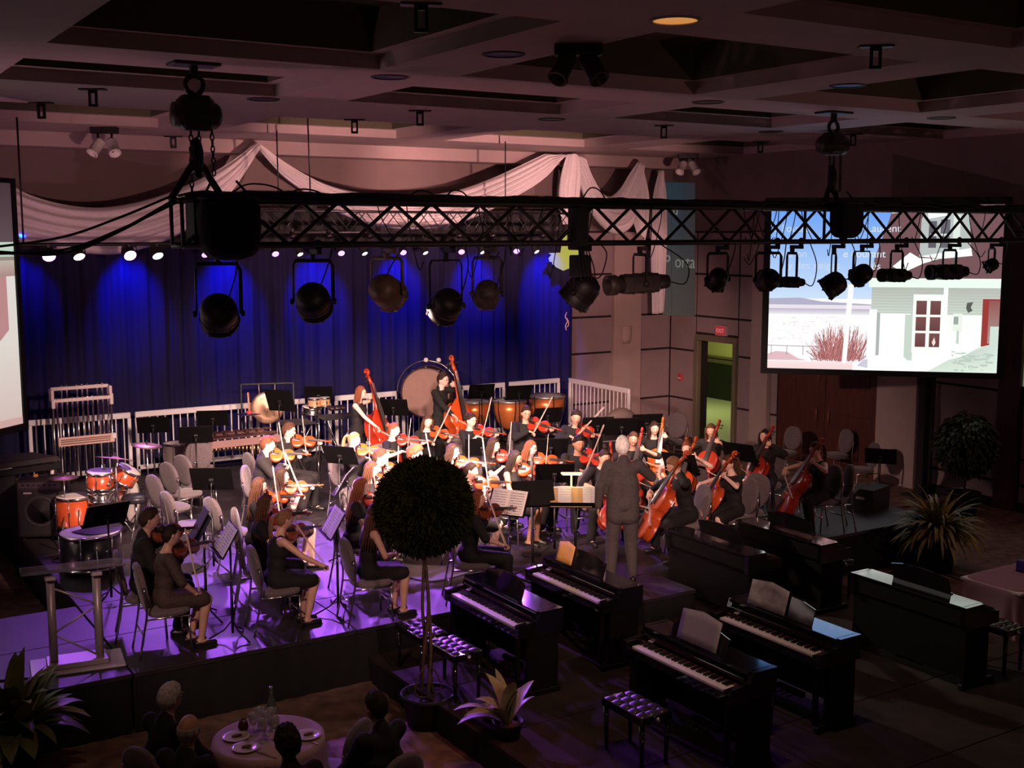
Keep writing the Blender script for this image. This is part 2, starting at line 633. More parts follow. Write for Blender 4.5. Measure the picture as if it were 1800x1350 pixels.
# exit sign and fire alarm
t = thing('exit_sign', 'small red lit exit sign over the open doorway', 'sign', atX(1267, 581, WX - .06))
m = MB(); m.box((.02, 0, 0), (.08, .36, .24), b=.01); m.build('housing', PILM, t)
m = MB(); m.box((-.025, 0, 0), (.012, .30, .18)); m.build('lit_face', emit('exit_red', (1, .05, .07), .35), t)


def text(s, size, T, mt, name, parent=None, ext=.001):
    c = bpy.data.curves.new('txt', 'FONT')
    c.body = s
    c.size = size
    c.extrude = ext
    c.align_x = 'LEFT'
    o = bpy.data.objects.new('txt', c)
    COL.objects.link(o)
    bpy.context.view_layer.update()
    me = bpy.data.meshes.new_from_object(o.evaluated_get(bpy.context.evaluated_depsgraph_get()))
    bpy.data.objects.remove(o)
    me.transform(T)
    me.materials.clear()
    me.materials.append(mt)
    r = bpy.data.objects.new(name, me)
    COL.objects.link(r)
    if parent:
        r.parent = parent
    return r


EX = frame(V((-.034, .115, -.045)), V((0, -1, 0)), V((0, 0, 1)), V((-1, 0, 0)))
text('EXIT', .125, EX, emit('exit_letters', (1, .45, .45), .5), 'lettering', t)
t = thing('fire_alarm', 'little red fire alarm box on the grey panel left of the doorway', 'alarm', atX(1196, 663, WX - .03))
m = MB(); m.box((0, 0, 0), (.06, .13, .16), b=.01); m.build('box', mat('alarm_red', (.5, .05, .04), .4), t)
m = MB(); m.box((-.035, 0, -.02), (.02, .08, .03), b=.005); m.build('pull_bar', WHITEP, t)

# ---- stage decks, each module its own panel
DM = {}


def deck(name, label, x0, x1, y0, y1, z, mt, nx, ny, base=0.0):
    t = thing(name, label, 'stage', (x0, y0, 0))
    dx, dy = (x1 - x0) / nx, (y1 - y0) / ny
    pm = MB(); pm.box((0, 0, 0), (dx - .008, dy - .008, .05), b=.005)
    me = pm.mesh('deck_panel', mt)
    for i in range(nx):
        for j in range(ny):
            o = bpy.data.objects.new('deck_panel', me)
            COL.objects.link(o)
            o.parent = t
            o.location = ((i + .5) * dx, (j + .5) * dy, z - .025)
    w, h = x1 - x0, y1 - y0
    m = MB()
    n = int((w + h) * 2 / .09)
    P = []
    for k in range(n + 1):
        s = k / n * 2 * (w + h)
        if s < w: p, nn = (s, 0), (0, -1)
        elif s < w + h: p, nn = (w, s - w), (1, 0)
        elif s < 2 * w + h: p, nn = (2 * w + h - s, h), (0, 1)
        else: p, nn = (0, 2 * (w + h) - s), (-1, 0)
        a = .012 * math.sin(k * 2.1) - .012
        P.append((p[0] + nn[0] * a, p[1] + nn[1] * a))
    m.add([V((x, y, base + .004)) for x, y in P] + [V((x, y, z - .05)) for x, y in P], [(i, i + 1, n + 2 + i, n + 1 + i) for i in range(n)])
    m.build('skirt', SKIRT, t)
    return t


deck('stage_platform', 'wide grey stage platform carrying the whole orchestra, black skirted', 2.7, 14.4, 11.08, 20.65, STZ, STAGEM, 5, 8)
deck('stage_wing', 'front left stage wing under the clear lectern, lit purple', -1.4, 2.69, 11.08, 13.5, STZ, STAGEM, 2, 2)
deck('low_stage_extension', 'low dark platform carrying the black pianos before the main stage', 5.15, 11.4, 3.8, 11.05, EXZ, EXTM, 3, 6)
deck('conductor_podium', 'small platform jutting from the stage front under the conductor', 7.5, 9.03, 10.25, 11.06, STZ, STAGEM, 1, 1, EXZ)

# ---- blue curtain behind the stage
t = thing('backdrop_curtain', 'tall blue pleated velvet curtain behind the orchestra, lit from above', 'curtain', (0, 21.15, 0))
xe = atY(1006, 600, 21.15).x
cx = [1.5, 3.9, 6.1, 8.2, 10.4, 12.6, xe]
for a, b in zip(cx, cx[1:]):
    m = MB()
    w = b - a
    nn = int(w / .045)
    m.grid(lambda u, v: V((a + u * w, .05 * math.sin((a + u * w) * 19 + 1.3 * math.sin(a * 3 + u * 7)) + .022 * math.sin((a + u * w) * 43) - .03 * v, .02 + v * 5.0)), nn, 6)
    m.build('curtain_width', VELVET, t)

# black valance hiding the curtain top and the flood lights
t = thing('black_valance', 'black cloth valance along the curtain top behind the thin truss', 'valance', (0, 20.92, 0))
for a, b in zip(cx, cx[1:]):
    m = MB()
    m.grid(lambda u, v: V((a + u * (b - a), .03 * math.sin((a + u * (b - a)) * 23), 4.50 + v * .72)), int((b - a) / .05), 3)
    m.build('valance_width', MATTE, t)

# ---- white guard railings at the back edge of the stage
RB = [43, 232, 446, 585, 703, 891, 987]
RN = ['behind the tubular bells', 'behind the left music stands', 'behind the hanging gong', 'behind the standing woman bassist', 'beside the bass drum', 'behind the kettledrums']
RAILW = mat('rail_white', (.80, .77, .80), .45)
bal = MB(); bal.tube([(0, 0, .14), (0, 0, 1.0)], .012, 6); BALM = bal.mesh('baluster', RAILW)


def railing(p0, p1, label):
    d = p1 - p0
    L = d.length
    t = thing('guard_railing', label, 'railing', p0, math.atan2(d.y, d.x), 'white railings at the stage back')
    m = MB(); m.box((L / 2, 0, 1.05), (L - .02, .05, .10), b=.012); m.build('top_rail', RAILW, t)
    m = MB(); m.box((L / 2, 0, .12), (L - .02, .05, .08), b=.012); m.build('bottom_rail', RAILW, t)
    for x in (.035, L - .035):
        m = MB(); m.box((x, 0, .5), (.06, .05, 1.0), b=.008); m.build('post', RAILW, t)
    n = int(L / .125)
    for k in range(1, n):
        o = bpy.data.objects.new('baluster', BALM); COL.objects.link(o); o.parent = t; o.location = (k * L / n, 0, 0)


for k in range(6):
    p0, p1 = atY(RB[k] + 3, 700, 20.5), atY(RB[k + 1] - 3, 700, 20.5)
    p0.z = p1.z = STZ
    railing(p0, p1, 'white guard railing at the stage back ' + RN[k])
railing(V((14.28, 20.4, STZ)), V((14.28, 18.3, STZ)), 'white guard railing turning the right back corner of the stage')


# ---- projected pictures
def picmat(name, s):
    m = bpy.data.materials.new(name); m.use_nodes = True
    nt = m.node_tree
    b = nt.nodes['Principled BSDF']
    b.inputs['Base Color'].default_value = (.02, .02, .02, 1)
    a = nt.nodes.new('ShaderNodeVertexColor'); a.layer_name = 'col'
    nt.links.new(a.outputs[0], b.inputs['Emission Color'])
    b.inputs['Emission Strength'].default_value = s
    b.inputs['Roughness'].default_value = .8
    return m


def lin(c):
    return tuple((v / 255 / 12.92 if v < 10 else ((v / 255 + .055) / 1.055) ** 2.4) for v in c)


class Pic:
    """flat picture: coloured polygons laid in order, a hair apart"""
    def __init__(self, fn, gap=.0006):
        self.fn, self.gap, self.n = fn, gap, 0
        self.v, self.f, self.c = [], [], []

    def poly(self, pts, cols):
        self.n += 1
        if not isinstance(cols[0], (tuple, list)):
            cols = [cols] * len(pts)
        o = len(self.v)
        for (x, y), c in zip(pts, cols):
            self.v.append(tuple(self.fn(x, y, self.n * self.gap)))
            self.c.append((*lin(c), 1))
        self.f.append(tuple(range(o, o + len(pts))))

    def rect(self, x0, y0, x1, y1, c, c2=None):
        c2 = c2 or c
        self.poly([(x0, y0), (x1, y0), (x1, y1), (x0, y1)], [c, c, c2, c2])

    def line(self, a, b, w, c):
        dx, dy = b[0] - a[0], b[1] - a[1]
        L = math.hypot(dx, dy) or 1
        nx, ny = -dy / L * w / 2, dx / L * w / 2
        self.poly([(a[0] + nx, a[1] + ny), (b[0] + nx, b[1] + ny), (b[0] - nx, b[1] - ny), (a[0] - nx, a[1] - ny)], c)
        self.n -= 1

    def build(self, name, mt, parent):
        me = bpy.data.meshes.new(name)
        me.from_pydata(self.v, [], self.f)
        at_ = me.color_attributes.new('col', 'FLOAT_COLOR', 'POINT')
        at_.data.foreach_set('color', np.array(self.c, 'f').ravel())
        me.materials.append(mt)
        o = bpy.data.objects.new(name, me); COL.objects.link(o); o.parent = parent
        return o


def zat(p, ypx):
    """height on the vertical through p that shows at picture row ypx"""
    k = (675 - ypx) / F_PX
    d = np.array([p.x, p.y, 0.0])
    a = d @ _u - k * (d @ _f)
    b = _u[2] - k * _f[2]
    return CAM_Z - a / b


PICM = picmat('projection', 1.15)
br = atX(1751, 655, 17.35)
e = V((-math.sin(R(46)), math.cos(R(46)), 0))
best = None
for k in range(200, 700):
    q = br + e * (k / 100)
    v = np.array(q) - np.array((0, 0, CAM_Z))
    px = 900 + F_PX * (v @ _r) / (v @ _f)
    if best is None or abs(px - 1349) < best[0]:
        best = (abs(px - 1349), k / 100)
SW = best[1]
bl = br + e * SW
zb = (zat(bl, 647) + zat(br, 655)) / 2
zt = (zat(bl, 358) + zat(br, 362)) / 2
SH = zt - zb
nrm = V((-e.y, e.x, 0)); nrm = nrm if nrm.dot(V((0, 0, 0)) - br) > 0 else -nrm
ts = thing('projection_screen', 'big right hand projection screen showing a snowy house by a bay', 'screen', (bl.x, bl.y, 0))
BORD = mat('screen_border', (.008, .008, .008), .8)


def scr(u, v, off):
    p = -e * (u * SW) + nrm * off
    return V((p.x, p.y, zb + v * SH))


m = MB()
for u0, u1, v0, v1 in ((-.03, 1.03, -.035, 0), (-.03, 1.03, 1, 1.045), (-.03, 0, 0, 1), (1, 1.035, 0, 1)):
    A = [scr(u0, v0, .03), scr(u1, v0, .03), scr(u1, v1, .03), scr(u0, v1, .03)]
    B = [scr(u0, v0, -.03), scr(u1, v0, -.03), scr(u1, v1, -.03), scr(u0, v1, -.03)]
    m.add(A + B, [(0, 1, 2, 3), (7, 6, 5, 4), (0, 4, 5, 1), (1, 5, 6, 2), (2, 6, 7, 3), (3, 7, 4, 0)], 0, False)
m.build('border', BORD, ts)
m = MB(); m.add([scr(0, 0, -.012), scr(1, 0, -.012), scr(1, 1, -.012), scr(0, 1, -.012)], [(0, 1, 2, 3)], 0, False); m.build('fabric', WHITEP, ts)


def cw(x, y, off):
    return scr((x - 125) / 1515, 1 - (y - 125) / 1075, off)


P = Pic(cw)
P.rect(125, 125, 1640, 1200, (250, 247, 250))
for k in range(8):
    a, b = k / 8, (k + 1) / 8
    c0 = [int(100 + a * 95), int(150 + a * 65), int(232 + a * 5)]
    c1 = [int(100 + b * 95), int(150 + b * 65), int(232 + b * 5)]
    P.rect(125, 125 + 610 * a, 960, 125 + 610 * b, c0, c1)
P.poly([(125, 735), (330, 728), (480, 752), (810, 768), (810, 800), (125, 800)], (170, 168, 190))
P.rect(125, 775, 810, 800, (222, 214, 224)); P.rect(125, 800, 810, 838, (180, 172, 188), (225, 220, 228))
random.seed(3)
for k in range(120):
    x, y = random.uniform(130, 640), random.uniform(850, 1030)
    P.rect(x, y, x + random.uniform(8, 34), y + random.uniform(2, 6), (222, 214, 222))
    P.n -= 1
P.n += 1
P.poly([(125, 1105), (180, 1085), (260, 1090), (330, 1130), (400, 1145), (125, 1145)], (214, 178, 184))
P.line((125, 1047), (470, 1052), 4, (120, 100, 108))
for x in (150, 255, 365):
    P.line((x, 1047), (x, 1110), 4, (130, 110, 116))
P.rect(125, 1150, 700, 1200, (238, 214, 214), (232, 205, 205))
# bush of bare red twigs
P.n += 1
for k in range(620):
    a = random.gauss(0, .75)
    bx_ = 610 + random.uniform(-110, 110)
    L = random.uniform(40, 235) * max(.3, 1 - .25 * abs(a))
    x0, y0 = bx_ + a * 60, 1150 - random.uniform(0, 40)
    x1, y1 = bx_ + math.sin(a) * L, y0 - abs(math.cos(a)) * L
    x1 = min(x1, 790)
    P.line((x0, y0), (x1, y1), random.uniform(2, 4), random.choice([(150, 84, 84), (120, 70, 72), (178, 110, 108), (200, 140, 138)]))
P.n += 1
# house
P.poly([(930, 125), (1640, 125), (1640, 610), (800, 610), (820, 470), (905, 225)], (112, 80, 84))
P.poly([(935, 125), (1120, 125), (1100, 165), (920, 180)], (236, 246, 236))
P.poly([(1150, 150), (1260, 130), (1420, 150), (1440, 450), (1110, 455), (1115, 220)], (176, 184, 182))
P.poly([(1150, 150), (1260, 130), (1400, 150), (1300, 190), (1160, 215)], (240, 250, 240))
P.rect(1165, 230, 1215, 400, (92, 88, 96)); P.rect(1240, 220, 1300, 400, (98, 96, 104)); P.rect(1175, 310, 1300, 325, (210, 216, 214))
P.rect(1320, 190, 1365, 430, (214, 224, 216))
P.poly([(940, 520), (1050, 430), (1110, 465), (1240, 470), (1140, 500), (1010, 560)], (244, 250, 244))
P.poly([(1110, 455), (1440, 400), (1450, 450), (1250, 470)], (240, 248, 240))
P.rect(790, 596, 1640, 655, (226, 244, 230))
P.rect(810, 655, 1640, 830, (176, 180, 172), (196, 206, 194))
for k in range(9):
    P.rect(810, 668 + k * 19, 1640, 670 + k * 19, (158, 164, 158)); P.n -= 1
P.n += 1
P.rect(810, 830, 1640, 1200, (236, 246, 236), (244, 252, 244))
P.rect(870, 825, 1070, 1140, (252, 252, 252)); P.rect(1035, 830, 1090, 1130, (190, 204, 194))
P.rect(848, 820, 872, 1110, (168, 172, 172)); P.rect(800, 800, 850, 1130, (244, 244, 240))
P.rect(1085, 700, 1280, 1075, (238, 248, 236))
for xx in (1105, 1196):
    for yy in (740, 845, 950):
        P.rect(xx, yy, xx + 68, yy + 90, (118, 76, 76), (100, 62, 62))
P.poly([(1215, 1010), (1230, 975), (1240, 1010), (1228, 1035)], (226, 214, 206))
P.rect(1278, 655, 1306, 1200, (250, 254, 248))
P.rect(1345, 820, 1405, 935, (224, 232, 222)); P.rect(1350, 840, 1380, 890, (150, 160, 154)); P.rect(1372, 930, 1388, 1015, (190, 200, 190))
P.poly([(1430, 750), (1470, 745), (1455, 780), (1468, 800), (1440, 815), (1425, 785)], (90, 88, 84))
P.rect(1530, 725, 1640, 1030, (150, 56, 54)); P.rect(1570, 735, 1640, 1010, (140, 84, 80), (165, 140, 135)); P.rect(1585, 900, 1640, 1030, (200, 214, 204))
P.poly([(655, 640), (690, 640), (658, 1155), (628, 1155)], (252, 250, 246))
P.poly([(700, 1175), (780, 1120), (900, 1090), (1040, 1110), (1140, 1200), (700, 1200)], (240, 240, 248)); P.poly([(730, 1172), (770, 1130), (800, 1128), (800, 1185)], (196, 194, 208))
P.poly([(1190, 1200), (1330, 1120), (1420, 1095), (1520, 1035), (1640, 1005), (1640, 1200)], [(206, 220, 208), (196, 212, 198), (190, 204, 192), (210, 224, 212), (200, 214, 204), (216, 230, 218)])
for k in range(40):
    x, y = random.uniform(1340, 1585), random.uniform(1060, 1190)
    P.rect(x, y, x + random.uniform(10, 50), y + random.uniform(4, 12), (178, 194, 182)); P.n -= 1
P.build('projected_picture', PICM, ts)
TXW = emit('caption_white', (.86, .92, 1), .9)
TXP = emit('caption_pale', (.70, .84, 1), .85)


def cap_text(s, x, y, size, mt):
    o = scr((x - 125) / 1515, 1 - (y - 125) / 1075, .06)
    text(s, size / 1515 * SW * 1.38, frame(o, -e, V((0, 0, 1)), nrm), mt, 'caption', ts)


cap_text("d l'outre", 140, 298, 52, TXP); cap_text("-Laurent", 735, 298, 52, TXW)
cap_text("mais on", 148, 462, 52, TXP); cap_text("e courant", 610, 462, 52, TXW)
cap_text("y des neiges", 245, 538, 52, TXP); cap_text("és", 800, 540, 52, TXW)

# projector spill past the screen, painted on the walls as glowing polygons
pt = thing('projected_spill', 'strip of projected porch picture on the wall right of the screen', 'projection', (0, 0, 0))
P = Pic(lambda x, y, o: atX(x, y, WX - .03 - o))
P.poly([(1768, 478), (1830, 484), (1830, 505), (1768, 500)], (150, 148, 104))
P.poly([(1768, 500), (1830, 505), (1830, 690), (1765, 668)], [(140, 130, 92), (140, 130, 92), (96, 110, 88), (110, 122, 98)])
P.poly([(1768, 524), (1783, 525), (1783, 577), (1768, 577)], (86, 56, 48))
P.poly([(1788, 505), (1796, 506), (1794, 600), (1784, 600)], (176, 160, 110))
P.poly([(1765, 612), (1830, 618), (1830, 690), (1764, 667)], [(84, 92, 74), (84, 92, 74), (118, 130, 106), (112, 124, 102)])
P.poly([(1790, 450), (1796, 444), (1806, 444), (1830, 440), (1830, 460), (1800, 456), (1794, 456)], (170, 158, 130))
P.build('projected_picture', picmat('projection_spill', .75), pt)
for zz in (2.87, 3.83):
    pass
pt = thing('projected_corner', 'faint projected slide with lettering in the room corner', 'projection', (0, 0, 0))  # corner spill: projector glow put into the polygon colours
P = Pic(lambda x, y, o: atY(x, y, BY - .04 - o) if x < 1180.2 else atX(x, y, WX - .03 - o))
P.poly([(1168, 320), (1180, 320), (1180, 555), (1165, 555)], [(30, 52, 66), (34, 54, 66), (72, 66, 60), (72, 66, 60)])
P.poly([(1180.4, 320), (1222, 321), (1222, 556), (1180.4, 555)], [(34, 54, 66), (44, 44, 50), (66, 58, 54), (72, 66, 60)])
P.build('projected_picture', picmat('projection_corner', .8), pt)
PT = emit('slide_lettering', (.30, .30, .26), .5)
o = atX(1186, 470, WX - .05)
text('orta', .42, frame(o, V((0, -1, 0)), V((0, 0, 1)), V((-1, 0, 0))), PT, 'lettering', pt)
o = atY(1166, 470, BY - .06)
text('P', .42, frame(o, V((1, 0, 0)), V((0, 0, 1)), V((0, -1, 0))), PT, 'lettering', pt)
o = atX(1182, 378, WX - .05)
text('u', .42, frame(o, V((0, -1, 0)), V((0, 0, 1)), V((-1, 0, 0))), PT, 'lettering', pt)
pt = thing('projected_leaf', 'ragged yellow projected leaf patch at the right end of the curtain', 'projection', (0, 0, 0))  # patch of projector light painted as one glowing polygon
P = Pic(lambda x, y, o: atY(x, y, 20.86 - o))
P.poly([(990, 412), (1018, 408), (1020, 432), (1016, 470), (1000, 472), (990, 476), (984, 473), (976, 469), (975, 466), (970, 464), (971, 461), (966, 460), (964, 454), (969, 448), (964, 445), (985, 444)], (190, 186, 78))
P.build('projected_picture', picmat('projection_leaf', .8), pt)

# ---- left screen, seen edge on at the picture's left border
e2 = V((math.sin(R(47.2)), math.cos(R(47.2)), 0))
p1 = atY(40, 744, 16.6); p1z = p1.z
tl = thing('projection_screen', 'left hand projection screen cut by the picture edge, showing snow', 'screen', (p1.x, p1.y, 0))
zt2 = zat(p1, 322)
n2 = V((e2.y, -e2.x, 0))


def scl(u, v, off):
    p = -e2 * ((1 - u) * 3.9) + n2 * off
    return V((p.x, p.y, p1z + v * (zt2 - p1z)))


P = Pic(scl)
P.rect(0, 0, 1, 1, (150, 120, 128))
P.rect(0, .0, 1, .34, (232, 206, 200), (244, 236, 226)); P.rect(0, .34, 1, .62, (244, 236, 226), (246, 240, 232)); P.rect(0, .62, 1, .685, (186, 150, 146), (210, 196, 182)); P.rect(0, .685, 1, .70, (160, 150, 140)); P.rect(0, .70, 1, .725, (206, 226, 208)); P.rect(0, .725, 1, .76, (212, 230, 214))
P.poly([(.90, .35), (.955, .40), (.955, .62), (.88, .62)], (204, 150, 150)); P.rect(0, .0, 1, .03, (226, 180, 176))
P.rect(0, .76, 1, 1, (104, 82, 90), (74, 56, 62))
P.build('projected_picture', picmat('projection_left', .8), tl)
m = MB()
for u0, u1, v0, v1 in ((0, 1.02, -.03, 0), (0, 1.02, 1, 1.02), (1, 1.02, 0, 1)):
    A = [scl(u0, v0, .03), scl(u1, v0, .03), scl(u1, v1, .03), scl(u0, v1, .03)]
    B = [scl(u0, v0, -.03), scl(u1, v0, -.03), scl(u1, v1, -.03), scl(u0, v1, -.03)]
    m.add(A + B, [(0, 1, 2, 3), (7, 6, 5, 4), (0, 4, 5, 1), (1, 5, 6, 2), (2, 6, 7, 3), (3, 7, 4, 0)], 0, False)
m.build('border', BORD, tl)
# ================================================================== CLOTH SWAGS
def spl(pts, n):
    """smooth polyline through points (Catmull-Rom)"""
    P_ = [V(p) for p in pts]
    P_ = [P_[0] * 2 - P_[1]] + P_ + [P_[-1] * 2 - P_[-2]]
    out = []
    k = len(P_) - 3
    for i in range(n + 1):
        t = i / n * k
        j = min(int(t), k - 1)
        u = t - j
        a, b, c, d = P_[j], P_[j + 1], P_[j + 2], P_[j + 3]
        out.append(.5 * ((2 * b) + (c - a) * u + (2 * a - 5 * b + 4 * c - d) * u * u + (3 * b - a - 3 * c + d) * u ** 3))
    return out


def swag(label, up, lo, Y, folds=5, depth=.05, name='cloth_swag', cat='drape'):
    n, q = 40, folds * 6
    def cz(p):
        p.z = min(p.z, CEZ - .06)
        return p
    U = [cz(p) for p in spl([atY(x, y, Y) for x, y in up], n)]
    L = [cz(p) for p in spl([atY(x, y, Y) for x, y in lo], n)]
    m = MB()

    def fn(u, v):
        i = int(round(u * n))
        p = U[i].lerp(L[i], v)
        w = (U[i] - L[i]).length
        return p + V((0, math.sin(v * folds * 2 * math.pi + 1.5 * math.sin(u * 3)) * depth * min(1, w * 2.2) - .12 * math.sin(v * math.pi), 0))
    m.grid(fn, n, q)
    o = m.build(name, DRAPE)
    md = o.modifiers.new('t', 'SOLIDIFY'); md.thickness = .006
    return tag(o, label, cat, 'white cloth swags over the stage')


swag('white cloth swag hanging over the purple lamps at the left', [(6, 318), (60, 345), (130, 362), (200, 363), (280, 345), (350, 316), (405, 285), (452, 250)], [(14, 422), (60, 430), (130, 443), (200, 447), (262, 434), (330, 404), (400, 345), (456, 262)], 20.4)
swag('wide white cloth swag between the two ceiling peaks over the stage centre', [(452, 250), (500, 284), (560, 318), (620, 336), (700, 345), (790, 338), (860, 316), (930, 284), (1003, 248)], [(456, 264), (500, 312), (560, 352), (620, 384), (690, 401), (765, 401), (830, 385), (900, 350), (955, 315), (996, 268)], 20.4, 6)
swag('white cloth swag with a deep low belly right of the stage centre', [(1006, 250), (1022, 262), (1036, 300), (1055, 334), (1074, 345), (1092, 332), (1108, 306), (1122, 284)], [(1002, 262), (1015, 310), (1034, 362), (1060, 398), (1085, 412), (1108, 402), (1122, 360), (1130, 296)], 20.5)
swag('narrow white cloth tail falling straight from the centre peak', [(1000, 262), (992, 290), (986, 320), (984, 345), (985, 370), (990, 395)], [(1010, 258), (1020, 290), (1022, 320), (1020, 345), (1016, 370), (1006, 392)], 20.25, 3, .04, 'cloth_tail')
swag('white cloth tail under the small right peak by the corner', [(1122, 286), (1112, 320), (1110, 350), (1112, 380), (1120, 410)], [(1126, 286), (1136, 320), (1142, 350), (1140, 390), (1132, 425)], 20.6, 3, .04, 'cloth_tail')
swag('long mauve white cloth tail hanging down the corner wall', [(1158, 300), (1150, 340), (1145, 400), (1146, 460), (1147, 510), (1147, 552)], [(1163, 300), (1170, 340), (1172, 400), (1170, 460), (1168, 510), (1165, 548)], 20.9, 3, .05, 'cloth_tail')
t = thing('cloth_knot', 'bunched white cloth knot at the centre ceiling peak', 'drape', atY(1010, 256, 20.3))
m = MB(); m.ell((0, 0, 0), (.16, .1, .11), nu=16, nv=10, fn=lambda v: V((v.x * .15, v.y * .1, v.z * .10)) * (1 + .25 * noise.noise(v * 3))); m.build('knot', DRAPE, t)
m = MB(); m.tube([(0, 0, .05), (.02, 0, .16)], .012); m.build('hook', BLACK, t)

# ================================================================== CEILING FITTINGS
def on_beam(p):
    for x0, x1 in XE:
        for y0, y1 in YE:
            if x0 < p.x < x1 and y0 < p.y < y1:
                p.y = y0 - .2 if p.y - y0 < y1 - p.y else y1 + .2
    return p


for k, (x, y, lab) in enumerate([(740, 18, 'at the top centre of the picture'), (600, 226, 'over the white swag left of centre'), (738, 206, 'above the middle of the wide swag'), (1167, 232, 'above the right end of the swags'), (1500, 247, 'just right of the right hoist'), (1540, 92, 'at the upper right among the dark coffers'), (163, 168, 'left of the big left hoist'), (72, 192, 'furthest left under the ceiling'), (305, 262, 'above the left swag near the wall'), (1322, 262, 'left of the right hoist by the wall')]):
    p = at(x, y - 12, CEZ)
    if p.y > 21.2:
        p = atY(x, y - 12, 20.7); p.z = CEZ
    p = on_beam(p)
    t = thing('rigging_bracket', 'dark steel rigging loop bolted to the ceiling ' + lab, 'bracket', p, random.uniform(-.2, .2) - .56, 'rigging loops in the ceiling')
    m = MB(); m.box((0, 0, -.008), (.30, .12, .018), b=.004); m.build('plate', BLACK, t)
    m = MB(); m.box((-.038, 0, -.10), (.024, .04, .19)); m.box((.038, 0, -.10), (.024, .04, .19)); m.box((0, 0, -.19), (.10, .04, .03)); m.box((0, 0, -.03), (.10, .04, .04)); m.build('loop', BLACK, t)
for k, (x, y, lab) in enumerate([(1187, 35, ''), (685, 135, 'right of the large left coffer'), (463, 174, 'right of the left hoist'), (970, 209, 'above the wide swag'), (1245, 179, 'left of the right hoist'), (1655, 207, 'right of the right hoist'), (1355, 231, 'beside the right hoist chain'), (1490, 150, 'on the pale beam at the right'), (885, 95, 'on the beam left of the hanging lamps'), (1660, 248, 'at the far right by the wall')]):
    lit = k == 0
    p = at(x, y, CEZ)
    t = thing('recessed_light', 'glowing amber recessed downlight at the top of the picture' if lit else 'unlit recessed downlight ' + lab, 'ceiling light', p, 0, None if lit else 'unlit recessed downlights')
    m = MB(); m.lathe([(.175, -.012), (.2, -.012), (.205, 0), (.175, .0), (.175, -.012)], 24); m.build('trim_ring', CEILM if lit else mat('dim_ring', (.05, .04, .04)), t)
    m = MB(); m.lathe([(.175, -.004), (.0, -.003)], 24); m.build('lens', mat('amber_can', (.35, .16, .05), .3, .6, emis=(1, .42, .10), estr=.55, noise_amt=.4, scale=7) if lit else mat('dark_can', (.02, .015, .014), .4), t)
for k, (x, y, Y, mt, lab) in enumerate([(185, 262, 19.5, WHITEP, 'pair of white track spotlights hanging at the upper left'), (1016, 125, 8.7, MATTE, 'pair of dark track spotlights hanging at the top centre'), (1209, 297, 19.6, WHITEP, 'pair of white track spotlights above the right wall corner')]):
    p = atY(x, y, Y)
    t = thing('track_spotlight', lab, 'ceiling light', p, -.56)
    up = CEZ - p.z
    m = MB(); m.box((0, 0, up - .05), (.42, .14, .1), b=.01); m.build('track_box', BLACK, t)
    for sx in (-.11, .11):
        m = MB(); m.tube([(sx, 0, up - .1), (sx, 0, .02)], .018); m.box((sx, 0, .0), (.04, .03, .12)); m.build('stem', BLACK, t)
        m = MB(); T = zto((sx * 3.4, -.5, -.75), (sx * 1.1, 0, .05)); m.lathe([(0, -.12), (.07, -.12), (.085, -.08), (.085, .14), (.095, .145), (.095, .17), (.07, .17), (.065, .02), (0, .02)], 18, T); m.build('lamp_head', mt if mt is WHITEP else mat('brown_lamp', (.05, .035, .025), .5), t)

# ================================================================== FRONT TRUSS
TY0, TY1 = 11.5, 11.86
TZ0, TZ1 = 4.655, 5.10
TX0, TX1 = atY(322, 437, TY0).x, 17.8
tr = thing('lighting_truss', 'long black box truss hung across the hall over the stage front', 'truss', (0, 0, 0))
TRM = mat('truss_black', (.010, .009, .010), .55)
for y in (TY0, TY1):
    for z in (TZ0, TZ1):
        m = MB(); m.tube([(TX0, y, z), (TX1, y, z)], .032, 10); m.build('chord', TRM, tr)
PD = 1.1
n = int((TX1 - TX0) / PD)
db = MB(); db.tube([(0, 0, TZ0), (PD / 2, 0, TZ1)], .022, 6); DA = db.mesh('brace', TRM)
db = MB(); db.tube([(0, 0, TZ1), (PD / 2, 0, TZ0)], .022, 6); DB = db.mesh('brace', TRM)
db = MB(); db.tube([(0, TY0, 0), (PD, TY1, 0)], .011, 6); DCm = db.mesh('brace', TRM)
for i in range(n):
    for y, off in ((TY0, 0), (TY1, -.27)):
        for me, dx in ((DA, 0), (DB, PD / 2)):
            if off and i == 0 and dx == 0:
                continue
            o = bpy.data.objects.new('brace', me); COL.objects.link(o); o.parent = tr
            o.location = (TX0 + i * PD + dx + off, y, 0)
    for z in (TZ0, TZ1):
        o = bpy.data.objects.new('brace', DCm); COL.objects.link(o); o.parent = tr; o.location = (TX0 + i * PD, 0, z)
for xx in (TX0, 8.3, 12.3, TX1):
    m = MB()
    for a, b in (((TY0, TZ0), (TY0, TZ1)), ((TY1, TZ0), (TY1, TZ1)), ((TY0, TZ0), (TY1, TZ0)), ((TY0, TZ1), (TY1, TZ1))):
        m.tube([(xx, *a), (xx, *b)], .02, 8)
    m.build('end_frame', TRM, tr)
